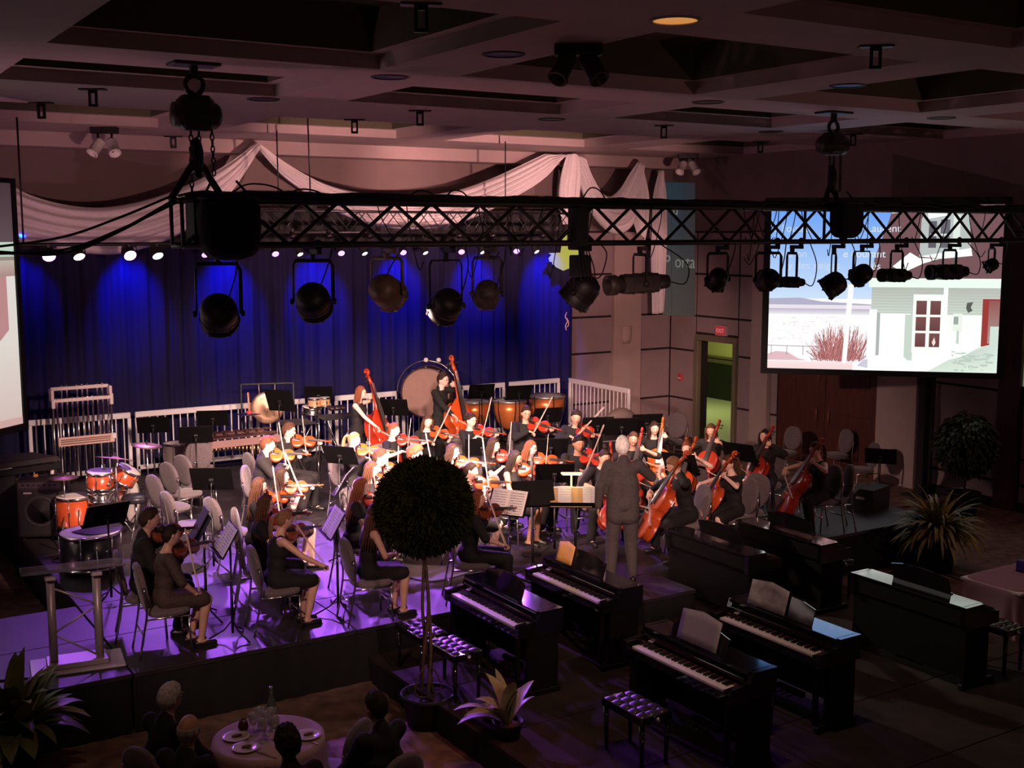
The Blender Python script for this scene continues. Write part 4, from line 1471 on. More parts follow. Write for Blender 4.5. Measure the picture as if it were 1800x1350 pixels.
def make_bow():
    t = thing('bow', 'bow', 'bow')
    m = MB(); m.tube([(0, -.02, 0), (0, .1, .001), (0, .4, -.008), (0, .70, .0), (0, .735, -.012)], [.0052, .005, .0048, .0044, .0035], 6); m.build('stick', mat('bow_wood', (.62, .40, .28), .35), t)
    m = MB(); m.box((0, .385, -.020), (.009, .68, .0022)); m.build('hair', mat('bow_hair', (.82, .76, .70), .6), t)
    m = MB(); m.box((0, .03, -.012), (.012, .05, .022), b=.003); m.build('frog', EBONY, t)
    return t


BOWP = Proto(make_bow())
# ================================================================== PEOPLE
PENDING = []          # (object, extra mesh builder, extra materials) remeshed together in one go
FM_SKIN, FM_LIP, FM_EYEW, FM_EYED, FM_BROW = 0, 1, 2, 3, 4
HAIRC = dict(black=(.018, .012, .010), dark=(.035, .018, .012), brown=(.085, .038, .020), auburn=(.19, .060, .028), red=(.30, .10, .04), blond=(.42, .23, .10), lightbrown=(.22, .115, .055), white=(.92, .90, .86), grey=(.30, .27, .25))


def hair_mat(c):
    return mat('hair_' + c, HAIRC[c], .6, spec=.18, noise_amt=.45, scale=30, stretch=(3, 3, .4), bump=.3)


def hand(m, w, f, n, side, curl=.8, S=1.0):
    w, f = V(w), V(f).normalized()
    n = V(n)
    n = (n - f * n.dot(f)).normalized()
    l = f.cross(n) * side
    rot = frame(V((0, 0, 0)), l, f, n)
    m.ell(w + f * .046 * S, (.041 * S, .054 * S, .015 * S), rot.to_3x3().to_4x4(), 10, 7)
    m.tube([w - f * .03 * S, w + f * .03 * S], [.024 * S, .026 * S], 8, flat=.75, up=n)
    for k, (o, L) in enumerate(((.028, .070), (.010, .078), (-.009, .073), (-.026, .058))):
        p = w + f * (.086 - .006 * abs(k - 1)) * S + l * o * S
        d = (f + l * o * 1.5).normalized()
        pts, rs = [p - f * .02 * S, p], [.0088 * S, .0088 * S]
        a = 0
        for q, (sg, bd) in enumerate(((.46, .55), (.30, .95), (.24, .7))):
            a += curl * bd * (1 - .08 * k)
            dd = d * math.cos(a) + n * math.sin(a)
            p = p + dd * (L * sg * S)
            pts.append(p)
            rs.append((.0082, .0074, .0058)[q] * S)
        m.tube(pts, rs, 6)
    p = w + f * .026 * S + l * .030 * S
    d1 = (f * .62 + l * .75 + n * .25).normalized()
    d2 = (f * .8 + l * .35 + n * (.25 + .4 * curl)).normalized()
    m.tube([p - d1 * .015 * S, p, p + d1 * .036 * S, p + d1 * .036 * S + d2 * .032 * S], [.011 * S, .0115 * S, .0098 * S, .0065 * S], 7)


def headshape(v, k=1.0):
    x, y, z = v.x * .074 * k, v.y * .094 * k, v.z * .116 * k
    t = max(0, -v.z)
    x *= 1 - .36 * t ** 1.6
    if y < 0:
        y *= 1 - .42 * t ** 1.3
    else:
        y *= 1 - .06 * t
    if v.y > 0:
        y += .024 * math.exp(-(x / .012) ** 2 - ((z + .016) / .020) ** 2) + .009 * math.exp(-(x / .009) ** 2 - ((z - .012) / .022) ** 2)
        y -= .011 * math.exp(-((abs(x) - .031) / .015) ** 2 - ((z - .014) / .013) ** 2)
        y += .006 * math.exp(-(x / .03) ** 2 - ((z - .038) / .012) ** 2)
        y += .006 * math.exp(-(x / .02) ** 2 - ((z + .058) / .010) ** 2)
        y += .008 * math.exp(-(x / .02) ** 2 - ((z + .100) / .018) ** 2)
    return V((x, y, z))


def add_head(m, T):
    m.ell((0, 0, 0), (1, 1, 1), T, 30, 22, FM_SKIN, fn=headshape)
    for sx in (-1, 1):
        m.ell((0, 0, 0), None, T, 10, 7, FM_EYEW, fn=lambda v: V((sx * .031 + v.x * .0145, .0765 + v.y * .0075, .013 + v.z * .0070)))
        m.ell((0, 0, 0), None, T, 8, 6, FM_EYED, fn=lambda v: V((sx * .031 + v.x * .0112, .0805 + v.y * .0075, .0125 + v.z * .0085)))
        m.ell((0, 0, 0), None, T, 8, 5, FM_BROW, fn=lambda v: V((sx * .031 + v.x * .020, .0845 + v.y * .0075 - abs(v.x) * .003, .034 + v.z * .0055)))
        m.ell((0, 0, 0), None, T, 10, 8, FM_SKIN, fn=lambda v: V((sx * (.073 + .010 * v.x * sx) , -.008 + v.y * .018 + .006 * v.x * sx * 0, -.004 + v.z * .031)))
    m.ell((0, 0, 0), None, T, 12, 6, FM_LIP, fn=lambda v: V((v.x * .024, .0835 + v.y * .009 - v.x * v.x * .006, -.062 + v.z * .0085)))
    m.ell((0, 0, 0), None, T, 10, 5, FM_EYED, fn=lambda v: V((v.x * .021, .0895 + v.y * .0045 - v.x * v.x * .006, -.061 + v.z * .0016)))


def add_hair(T, style, seed):
    m = MB()
    rnd = random.Random(seed)
    off = V((rnd.random() * 9, rnd.random() * 9, 0))
    pts = [(-1, -.72), (-.55, -.62), (-.15, -.18), (.12, .02), (.36, .22), (.60, .50), (.8, .60), (1, .66)]
    if style == 'bald':
        pts = [(-1, -.60), (-.5, -.5), (-.15, -.12), (.05, .02), (.2, -.1), (1, -.3)]

    def thr(y):
        for (a, ta), (b, tb) in zip(pts, pts[1:]):
            if y <= b:
                return ta + (tb - ta) * (y - a) / (b - a)
        return pts[-1][1]
    amp = {'curly': .16, 'short': .045, 'bob': .03, 'bald': .02}.get(style, .03)
    base = {'curly': 1.24, 'short': 1.12, 'bald': 1.035}.get(style, 1.10)

    def fn(v):
        k = (v.z - thr(v.y) - .05 * noise.noise(v * 2.5 + off)) / .16
        k = max(0, min(1, k + .5))
        if style == 'bald' and v.z > .32:
            k = 0
        k = k * k * (3 - 2 * k)
        if style == 'short' and v.y > .3:
            base2 = base + .05
        else:
            base2 = base
        b = base2 + amp * noise.noise(v * (5 if style == 'curly' else 3.2) + off) + .010 * math.sin(math.atan2(v.x, v.z + .2) * 22) * min(1, max(0, k))
        f = .84 * (1 - k) + b * k
        q = headshape(v)
        if v.y > 0:
            q = V((v.x * .074, v.y * .094, v.z * .116))
        return q * f
    m.ell((0, 0, 0), None, T, 44, 30, 0, fn=fn)

    def lock(pts, r, flat=.6):
        m.tube([T @ V(p) for p in spl(pts, 8)], list(np.linspace(r, r * .9, 6)) + [r * .75, r * .55, r * .25], 7, flat=flat, up=T.to_3x3() @ V((0, -1, 0)))
    if style in ('long', 'bob', 'half'):
        L = {'long': .36, 'bob': .15, 'half': .27}[style]
        for a in np.linspace(-100, 100, 13):
            s, c = math.sin(R(a)), math.cos(R(a))
            j = rnd.uniform(-.02, .02)
            bk = .03 if style == 'long' else 0
            lock([(s * .070, -c * .080 + .012, .05), (s * .084, -c * .092 + .008, -.03), (s * .088, -c * .095 - bk * .3, -.10), (s * .09 * (1 if abs(a) < 80 else .95), -c * .095 - bk * c, -.08 - L + j)], .027)
    elif style == 'pony':
        m.ell((0, 0, 0), None, T, 10, 8, fn=lambda v: V((v.x * .026, -.108 + v.y * .026, .038 + v.z * .028)))
        for k in range(5):
            x = rnd.uniform(-.02, .02)
            lock([(x * .5, -.10, .04), (x, -.145, .02), (x * 1.6, -.155, -.08), (x * 2.0, -.125, -.24 + rnd.uniform(-.03, .03))], .021, .8)
    elif style == 'bun':
        m.ell((0, 0, 0), None, T, 14, 10, fn=lambda v: V((v.x * .045, -.105 + v.y * .042, .065 + v.z * .043)) * (1 + .05 * math.sin(v.z * 14 + v.x * 6)))
    elif style == 'topknot':
        m.ell((0, 0, 0), None, T, 14, 10, fn=lambda v: V((v.x * .036, -.045 + v.y * .036, .145 + v.z * .032)) * (1 + .05 * math.sin(v.z * 14 + v.x * 6)))
    elif style == 'fringe':
        for a in np.linspace(-60, 60, 7):
            lock([(math.sin(R(a)) * .06, math.cos(R(a)) * .05, .11), (math.sin(R(a)) * .076, math.cos(R(a)) * .092, .085), (math.sin(R(a)) * .08, math.cos(R(a)) * .098, .048)], .02)
    return m


def ik(s, w, pole, l1, l2):
    s, w = V(s), V(w)
    d = w - s
    L = d.length
    if L > (l1 + l2) * .985:
        w = s + d * ((l1 + l2) * .985 / L)
        d = w - s
        L = d.length
    a = (l1 * l1 - l2 * l2 + L * L) / (2 * L)
    h = math.sqrt(max(l1 * l1 - a * a, 1e-6))
    u = d / L
    p = V(pole) - u * V(pole).dot(u)
    p.normalize()
    return s + u * a + p * h, w


class Body:
    pass


def build_person(label, pos, face, pose='violin', hair=('short', 'brown'), top='long', bottom='trouser', skin=None, cloth=None, glasses=False, scale=1.0, z=STZ, lean=0.0, turn=0.0, nod=0.0, group=None, bowpos=.3, female=True, hands=True, extra=None, bc=None):
    """seated or standing figure; local frame faces +Y, right hand on +X"""
    B = Body()
    rnd = random.Random(label)
    skin = skin or SKIN
    cloth = cloth or CLOTHB
    M = Mx.Translation((pos[0], pos[1], z)) @ Mx.Rotation(face, 4, 'Z') @ Mx.Scale(scale, 4)
    B.M = M
    stand = pose in ('bass', 'conduct', 'stand')
    dz = .38 if stand else 0
    c, s = math.cos(lean), math.sin(lean)

    def U(x, y, zz):   # upper body point, bent forward about the hips
        h = zz - .56
        return V((x, y * c + h * s, .56 + h * c - y * s + dz))
    k = .93 if female else 1.0
    sh = .165 * (.92 if female else 1.04)
    shL, shR = U(-sh, .0, 1.005), U(sh, .0, 1.005)
    neck0, neck1 = U(0, .0, 1.03), U(0, .030, 1.125)
    hc = U(0, .045, 1.21)
    hipL, hipR = V((-.088, 0, .54 + dz)), V((.088, 0, .54 + dz))
    if stand:
        sp = .11 if pose == 'conduct' else .12
        kneeL, kneeR = V((-sp, .03, .50)), V((sp, .05, .50))
        ankL, ankR = V((-sp - .02, -.02, .085)), V((sp + .02, .04 if pose == 'conduct' else .0, .085))
    elif pose == 'cello':
        kneeL, kneeR = V((-.25, .36, .50)), V((.25, .36, .50))
        ankL, ankR = V((-.27, .30, .085)), V((.27, .30, .085))
    else:
        w = .085 if bottom == 'skirt' else .13
        kneeL, kneeR = V((-w, .41, .505)), V((w, .42, .505))
        f1 = rnd.uniform(.25, .42)
        ankL, ankR = V((-w, f1, .085)), V((w, rnd.uniform(.28, .46), .085))
    # ---- what the hands do
    ax = None
    if pose in ('violin', 'viola'):
        o = U(-.045, .075, 1.055)
        d = V((-.50, .84, -.10)).normalized()
        n0 = V((.80, .20, .60))
        n_ = (n0 - d * n0.dot(d)).normalized()
        x_ = d.cross(n_).normalized()
        B.viol = frame(o, x_, d, n_)
        vs_ = 1.0 if pose == 'violin' else 1.14
        wl = o + d * (.41 * vs_) - n_ * .075 - x_ * .035
        lf, ln, lc = (n_ * .85 + d * .1 + x_ * .35), x_, 1.0
        cpt = o + d * (.185 * vs_) + n_ * .062
        ph = R(rnd.uniform(-14, 22))
        b = (-x_ * math.cos(ph) + n_ * math.sin(ph)).normalized()
        frog = cpt - b * bowpos
        B.bow = frame(frog, b.cross(n_ * math.cos(ph) + x_ * math.sin(ph)).normalized(), b, (n_ * math.cos(ph) + x_ * math.sin(ph)).normalized())
        wr = frog + V((.045, -.055, .045))
        rf, rn, rc = (frog - wr + b * .03), V((-.1, .25, -1)), 1.05
        pl, pr = V((-.35, -.1, -1)), V((1, -.35, -.55))
        B.frog = frog
    elif pose == 'cello':
        E_ = V((.07, .60, .26))
        u_ = V((-.175, -.47, .865)).normalized()
        n0 = V((.22, .9, .3))
        n_ = (n0 - u_ * n0.dot(u_)).normalized()
        x_ = u_.cross(n_).normalized()
        B.viol = frame(E_, x_, u_, n_)
        g = rnd.uniform(.90, 1.0)
        nk = E_ + u_ * g + n_ * .07
        wl = nk + V((-.085, .035, -.02)) - n_ * .03
        lf, ln, lc = V((.9, .05, .30)), -n_, 1.0
        cpt = E_ + u_ * .42 + n_ * .135
        b = (-x_ * .93 - u_ * .25).normalized() if x_.x > 0 else (x_ * .93 - u_ * .25).normalized()
        frog = cpt - b * bowpos
        bn = (n_ - b * n_.dot(b)).normalized()
        B.bow = frame(frog, b.cross(bn), b, bn)
        wr = frog + V((.035, -.05, .06))
        rf, rn, rc = (frog - wr + b * .05), V((-.1, .3, -1)), .9
        pl, pr = V((-1, .1, -.35)), V((1, -.1, -.35))
    elif pose == 'bass':
        E_ = V((.13, .60, .26))
        u_ = V((-.20, -.33, .92)).normalized()
        n0 = V((.35, .9, .25))
        n_ = (n0 - u_ * n0.dot(u_)).normalized()
        x_ = u_.cross(n_).normalized()
        B.viol = frame(E_, x_, u_, n_)
        nk = E_ + u_ * 1.30 + n_ * .1
        wl = nk + V((-.075, -.02, 0)) - n_ * .05
        lf, ln, lc = V((.9, .15, .25)), -n_, .9
        cpt = E_ + u_ * .62 + n_ * .17
        b = (-x_ * .9 - u_ * .42).normalized() if x_.x > 0 else (x_ * .9 - u_ * .42).normalized()
        frog = cpt - b * bowpos
        bn = (n_ - b * n_.dot(b)).normalized()
        B.bow = frame(frog, b.cross(bn), b, bn)
        wr = frog + V((.03, -.04, .06))
        rf, rn, rc = (frog - wr + b * .06), V((-.1, .3, -1)), .9
        pl, pr = V((-1, .0, -.2)), V((1, -.3, -.1))
    elif pose == 'conduct':
        wl = V((-.29, .03, .84)); lf, ln, lc = V((.05, .25, -1)), V((1, 0, .1)), .55
        wr = V((.33, .36, 1.20)); rf, rn, rc = V((-.15, 1, .25)), V((-.6, .1, -1)), 1.0
        pl, pr = V((-1, -.5, 0)), V((1, -.3, -.8))
        B.frog = wr + V((-.02, .09, .0))
    else:
        wl = V((-.14, .36, .62)); wr = V((.14, .36, .62))
        lf, ln, lc = V((.35, .9, -.1)), V((0, 0, -1)), .35
        rf, rn, rc = V((-.35, .9, -.1)), V((0, 0, -1)), .35
        pl, pr = V((-.45, -.7, -.7)), V((.45, -.7, -.7))
    l1, l2 = .275, .245
    elL, wl = ik(shL, wl, pl, l1, l2)
    elR, wr = ik(shR, wr, pr, l1, l2)
    # ---- body (one surface: voxel remesh of overlapping anatomical volumes)
    m = MB()
    m.ell(V((0, -.01, .565 + dz)), (.155 * (1.04 if female else 1), .118, .115))
    m.ell(U(0, -.008, .73), (.125 * k, .092, .15), Mx.Rotation(-lean, 4, 'X'))
    m.ell(U(0, .0, .91), (.150 * k, .105, .165), Mx.Rotation(-lean, 4, 'X'))
    if female:
        for sx in (-1, 1):
            m.ell(U(sx * .068, .080, .895), (.058, .052, .058))
    m.cap(U(-sh * .86, -.008, .995), .052, U(sh * .86, -.008, .995), .052)
    m.cap(neck0, .066 * k, neck1, .050 * k)
    m.cap(neck1, .050 * k, hc + V((0, -.012, -.04)), .048)
    for hip, kn, an in ((hipL, kneeL, ankL), (hipR, kneeR, ankR)):
        m.cap(hip, .086, hip.lerp(kn, .55), .074); m.cap(hip.lerp(kn, .55), .074, kn, .056)
        kv = V((0, -.012, 0))
        m.cap(kn, .055, kn.lerp(an, .35) + kv, .055); m.cap(kn.lerp(an, .35) + kv, .055, an, .034)
        m.cap(an + V((0, -.03, -.03)), .036, an + V((0, .13, -.055)), .028)
    for s_, e_, w_ in ((shL, elL, wl), (shR, elR, wr)):
        m.cap(s_, .051 * k, s_.lerp(e_, .5), .045 * k); m.cap(s_.lerp(e_, .5), .045 * k, e_, .038 * k)
        m.cap(e_, .038 * k, e_.lerp(w_, .35), .037 * k); m.cap(e_.lerp(w_, .35), .037 * k, w_, .0255 * k)
    root = thing('person', label, 'person', (pos[0], pos[1], z), face, group)
    root.scale = (scale, scale, scale)
    B.root = root
    x = MB()
    if hands:
        hand(x, wl, lf, ln, -1, lc, .95 * (k + .05)); hand(x, wr, rf, rn, 1, rc, .95 * (k + .05))
    Rh = Mx.Rotation(turn, 4, 'Z') @ Mx.Rotation(-lean * .4 - nod, 4, 'X') @ Mx.Rotation(R(rnd.uniform(-6, 6)) + (R(-9) if pose in ('violin', 'viola') else 0), 4, 'Y')
    T = Mx.Translation(hc) @ Rh @ Mx.Scale(1.02 if not female else .97, 4)
    add_head(x, T)
    hm = hair_mat(hair[1])
    bo = m.build('body', [skin, LIP, EYEW, EYED, hm], root)
    PENDING.append((bo, x, .0145))
    if hair[0] != 'none':
        add_hair(T, hair[0], label).build('hair', hm, root)
    if glasses:
        g = MB()
        for sx in (-1, 1):
            g.tube([T @ V((sx * .031 + .021 * math.cos(a), .097, .012 + .016 * math.sin(a))) for a in np.linspace(0, 6.283, 15)], .0022, 5, caps=False)
            g.tube([T @ V((sx * .052, .096, .016)), T @ V((sx * .078, .0, .012))], .002, 4)
        g.tube([T @ V((-.010, .098, .014)), T @ V((.010, .098, .014))], .002, 4)
        g.build('glasses', EBONY, root)
    # ---- clothes
    g = .014
    m = MB()
    m.ell(V((0, -.01, .575 + dz)), (.155 * (1.04 if female else 1) + g, .118 + g, .115))
    m.ell(U(0, -.008, .73), (.125 * k + g, .092 + g, .155), Mx.Rotation(-lean, 4, 'X'))
    m.ell(U(0, .0, .90), (.150 * k + g, .105 + g, .168), Mx.Rotation(-lean, 4, 'X'))
    if female:
        for sx in (-1, 1):
            m.ell(U(sx * .068, .080, .895), (.058 + g, .052 + g, .058 + g))
    if top == 'none':
        for sx in (-1, 1):
            m.cap(U(sx * .085, .05, .97), .026, U(sx * .095, -.005, 1.045), .022); m.cap(U(sx * .095, -.005, 1.045), .022, U(sx * .085, -.06, .95), .026)
    else:
        m.cap(U(-sh * .9, -.008, .985), .052 + g, U(sh * .9, -.008, .985), .052 + g)
        if not female or top == 'jacket':
            m.cap(U(0, -.012, 1.03), .078, U(0, -.004, 1.075), .062)
    fr = {'long': 1, 'jacket': 1, 'short': .62, 'elbow': 1, 'none': 0}[top]
    for s_, e_, w_ in ((shL, elL, wl), (shR, elR, wr)):
        if top in ('long', 'jacket'):
            j = .006 if top == 'jacket' else 0
            m.cap(s_, .053 + g + j, e_, .043 + g + j); m.cap(e_, .043 + g + j, e_.lerp(w_, .9), .031 + g * .7 + j)
        elif top == 'elbow':
            m.cap(s_, .053 + g, e_, .045 + g)
        elif top == 'short':
            m.cap(s_, .053 + g, s_.lerp(e_, .52), .050 + g)
    if top == 'jacket':
        zl = .50 + (dz if stand else .06)
        for sx in (-1, 1):
            m.cap(U(sx * .06, -.008, .80), .128, V((sx * .072, -.005, zl - (.07 if stand else 0))), .132)
    name = {'jacket': 'jacket', 'long': 'shirt', 'short': 'top', 'elbow': 'top', 'none': 'sleeveless_top'}[top]
    if bottom == 'skirt':
        for hip, kn in ((hipL, kneeL), (hipR, kneeR)):
            e_ = hip.lerp(kn, .90 if not stand else 1.02)
            m.cap(hip, .104, e_, .085)
        m.cap(V((0, 0, .545 + dz)), .10, (kneeL + kneeR) / 2 + (hipL - kneeL) * .13, .075)
        name = 'dress'
    co = m.build(name, cloth, root)
    PENDING.append((co, None, .0175))
    legm = TIGHTS
    if bottom == 'trouser':
        m = MB()
        m.ell(V((0, -.01, .555 + dz)), (.166 + g, .126 + g, .12))
        for hip, kn, an in ((hipL, kneeL, ankL), (hipR, kneeR, ankR)):
            m.cap(hip, .108, kn, .084); m.cap(kn, .084, an + V((0, 0, .02)), .066)
        PENDING.append((m.build('trousers', bc or cloth, root), None, .018))
    m = MB()
    for an in (ankL, ankR):
        m.cap(an + V((0, -.045, -.045)), .040, an + V((0, .13, -.058)), .035, 10); m.box(an + V((0, .04, -.078)), (.075, .25, .014), b=.006)
    m.build('shoes', SHOE, root)
    return B


def flush_people():
    for o, x, vs in PENDING:
        md = o.modifiers.new('r', 'REMESH'); md.mode = 'VOXEL'; md.voxel_size = vs; md.use_smooth_shade = True
        sm = o.modifiers.new('s', 'SMOOTH'); sm.factor = .5; sm.iterations = 4
    bpy.context.view_layer.update()
    dg = bpy.context.evaluated_depsgraph_get()
    for o, x, vs in PENDING:
        me = bpy.data.meshes.new_from_object(o.evaluated_get(dg))
        mats = [s.material for s in o.material_slots]
        o.modifiers.clear()
        if x is not None:
            xm = x.mesh('x', mats)
            bm = bmesh.new()
            bm.from_mesh(me)
            for f in bm.faces:
                f.material_index = 0
            bm.from_mesh(xm)
            bm.to_mesh(me)
            bm.free()
            bpy.data.meshes.remove(xm)
        me.polygons.foreach_set('use_smooth', [True] * len(me.polygons))
        me.materials.clear()
        for q in mats:
            me.materials.append(q)
        old = o.data
        o.data = me
        bpy.data.meshes.remove(old)
    PENDING.clear()
# ================================================================== THE ORCHESTRA
KX, KY = 8.75, 11.5


def head_to(p, q):
    return math.atan2(-(q[0] - p[0]), q[1] - p[1])


GV, GC = 'violins and violas in play', 'cellos in play'
# who, head px, head py, pose, hair, top, bottom, glasses, varnish, bow, lean, turn, nod, heading offset, cloth, skin, female, clothing phrase
PL = [
 ('boy at the far front left', 262, 913, 'violin', ('short', 'dark'), 'jacket', 'trouser', 0, 'brown', .42, .05, .1, .15, -8, 'B', 0, 0, 'in black jacket'),
 ('bun haired woman at the front left edge', 300, 941, 'violin', ('bun', 'black'), 'elbow', 'skirt', 0, 'dark', .56, .06, .2, .15, -4, 'S', 0, 1, 'in sheer sleeved black dress'),
 ('long haired woman in the second front desk', 466, 887, 'violin', ('long', 'brown'), 'short', 'trouser', 1, 'red', .30, .04, .15, .1, -8, 'B', 2, 1, 'in black top and glasses'),
 ('fair pony tailed woman in front', 500, 913, 'violin', ('pony', 'lightbrown'), 'none', 'skirt', 0, 'brown', .58, .10, .2, .2, -4, 'B', 0, 1, 'in sleeveless black dress'),
 ('brown haired girl behind the second desk', 455, 856, 'violin', ('long', 'brown'), 'short', 'trouser', 0, 'orange', .35, .0, .1, .1, 0, 'B', 2, 1, 'in black'),
 ('dark bobbed girl with upright bow', 494, 838, 'violin', ('bob', 'dark'), 'short', 'skirt', 0, 'orange', .20, .0, .1, .05, 10, 'B', 2, 1, 'in black'),
 ('auburn haired boy at the left', 470, 781, 'violin', ('fringe', 'auburn'), 'jacket', 'trouser', 0, 'amber', .22, .05, .2, .15, 20, 'C', 2, 0, 'in charcoal jacket'),
 ('dark haired boy in glasses at the left', 507, 757, 'violin', ('short', 'brown'), 'jacket', 'trouser', 1, 'orange', .26, .02, .3, .2, 22, 'C', 2, 0, 'in charcoal jacket'),
 ('blond long haired girl below the left bass', 622, 773, 'violin', ('pony', 'blond'), 'long', 'trouser', 0, 'amber', .22, .04, .1, .15, 16, 'C', 2, 1, 'in charcoal shirt'),
 ('girl with pinned hair right of the left bass', 692, 756, 'violin', ('bun', 'auburn'), 'short', 'skirt', 0, 'red', .30, .0, .25, .1, 20, 'B', 2, 1, 'in black top'),
 ('short haired man left of the ball tree', 668, 805, 'violin', ('short', 'brown'), 'long', 'trouser', 0, 'orange', .45, .03, .1, .1, 5, 'B', 2, 0, 'in black shirt'),
 ('brown haired woman by the ball tree', 652, 826, 'violin', ('bob', 'brown'), 'short', 'trouser', 0, 'orange', .35, .03, .1, .1, 0, 'B', 2, 1, 'in black top'),
 ('red haired woman left of the ball tree', 634, 856, 'violin', ('long', 'red'), 'short', 'trouser', 0, 'red', .40, .08, .1, .15, -6, 'C', 2, 1, 'in short charcoal top'),
 ('bare armed woman half behind the ball tree', 664, 903, 'violin', ('long', 'brown'), 'none', 'skirt', 0, 'red', .40, .08, .1, .2, -10, 'B', 0, 1, 'in sleeveless black dress'),
 ('curly haired boy above the ball tree', 729, 798, 'violin', ('curly', 'auburn'), 'jacket', 'trouser', 0, 'orange', .20, .05, .1, .25, 14, 'B', 2, 0, 'in black jacket'),
 ('long haired girl before the right bassist', 752, 741, 'violin', ('half', 'brown'), 'elbow', 'trouser', 0, 'orange', .24, .03, -.1, .15, -5, 'B', 2, 1, 'in wide sleeved black top'),
 ('dark long haired girl in glasses over the ball tree', 795, 794, 'violin', ('long', 'dark'), 'short', 'trouser', 1, 'orange', .32, .0, .2, .08, 18, 'B', 2, 1, 'in black top'),
 ('girl in glasses with steep bow by the kettledrums', 828, 739, 'violin', ('bun', 'dark'), 'elbow', 'trouser', 1, 'red', .16, .0, .2, .12, 14, 'B', 2, 1, 'in black top'),
 ('dark haired girl with white flowers by the tree', 827, 829, 'violin', ('pony', 'dark'), 'none', 'skirt', 0, 'orange', .12, .0, .1, .1, 0, 'B', 2, 1, 'in black top'),
 ('woman seen from behind right of the ball tree', 851, 882, 'violin', ('half', 'auburn'), 'elbow', 'trouser', 0, 'dark', .52, .06, -.1, .1, -32, 'B', 0, 1, 'in black'),
 ('dark haired girl looking over her violin at mid stage', 867, 783, 'violin', ('half', 'dark'), 'short', 'trouser', 0, 'red', .22, .03, .2, .15, 26, 'B', 2, 1, 'in black top'),
 ('tan girl with black straps at mid stage', 905, 806, 'violin', ('half', 'black'), 'none', 'skirt', 0, 'orange', .40, .05, .1, .2, 20, 'B', 1, 1, 'in strappy black dress'),
 ('long haired girl in glasses behind the microphone', 932, 788, 'violin', ('long', 'auburn'), 'short', 'trouser', 1, 'orange', .30, .0, .2, .15, 30, 'B', 2, 1, 'in black top'),
 ('short haired boy in glasses before the right kettledrum', 925, 726, 'viola', ('short', 'dark'), 'jacket', 'trouser', 1, 'red', .20, .05, -.1, .15, 8, 'B', 0, 0, 'in black jacket'),
 ('dark haired boy right of the kettledrums', 1012, 733, 'viola', ('short', 'dark'), 'jacket', 'trouser', 0, 'red', .24, .08, .1, .25, -6, 'B', 0, 0, 'in black jacket'),
 ('short haired viola player behind the lamp lit stand', 1017, 779, 'viola', ('short', 'black'), 'long', 'trouser', 0, 'red', .26, .08, .1, .2, 4, 'B', 1, 0, 'in black shirt'),
 ('woman with knotted hair left of the conductor', 1062, 803, 'cello', ('topknot', 'dark'), 'elbow', 'trouser', 0, 'red', .20, .16, .1, .2, 22, 'B', 0, 1, 'in black top'),
 ('player half hidden behind the conductor head', 1113, 772, 'cello', ('bob', 'brown'), 'elbow', 'trouser', 0, 'red', .26, .04, 0, .1, 6, 'B', 0, 1, 'in black top'),
 ('dark haired woman with upright orange cello', 1150, 753, 'cello', ('half', 'dark'), 'long', 'trouser', 0, 'amber', .30, .02, .1, .15, 18, 'B', 2, 1, 'in black long sleeves'),
 ('girl with topknot right of the conductor', 1208, 788, 'cello', ('topknot', 'auburn'), 'none', 'skirt', 0, 'orange', .30, .04, .1, .15, 6, 'B', 2, 1, 'in sleeveless black'),
 ('boy with bowed head beside the conductor', 1185, 817, 'cello', ('short', 'lightbrown'), 'long', 'trouser', 0, 'orange', .24, .22, .2, .4, -14, 'B', 0, 0, 'in black shirt'),
 ('long haired woman before the open door', 1250, 757, 'cello', ('long', 'brown'), 'short', 'trouser', 0, 'red', .30, .05, .1, .15, 4, 'B', 0, 1, 'in black top'),
 ('girl with the big gleaming cello', 1283, 814, 'cello', ('pony', 'brown'), 'short', 'skirt', 0, 'orange', .36, .08, .1, .2, -10, 'B', 2, 1, 'in black short sleeves'),
 ('dark haired player at the back right', 1345, 767, 'cello', ('bob', 'black'), 'long', 'trouser', 0, 'red', .26, .03, .1, .05, 0, 'B', 0, 1, 'in black long sleeves'),
 ('bare armed woman at the right end', 1434, 790, 'cello', ('pony', 'brown'), 'none', 'trouser', 0, 'red', .40, .06, .1, .25, -12, 'B', 0, 1, 'in sleeveless black'),
]
CLO = dict(B=CLOTHB, C=CLOTHC, S=SHEER)
SKS = [SKIN, SKINT, SKINP]
PPOS = {}
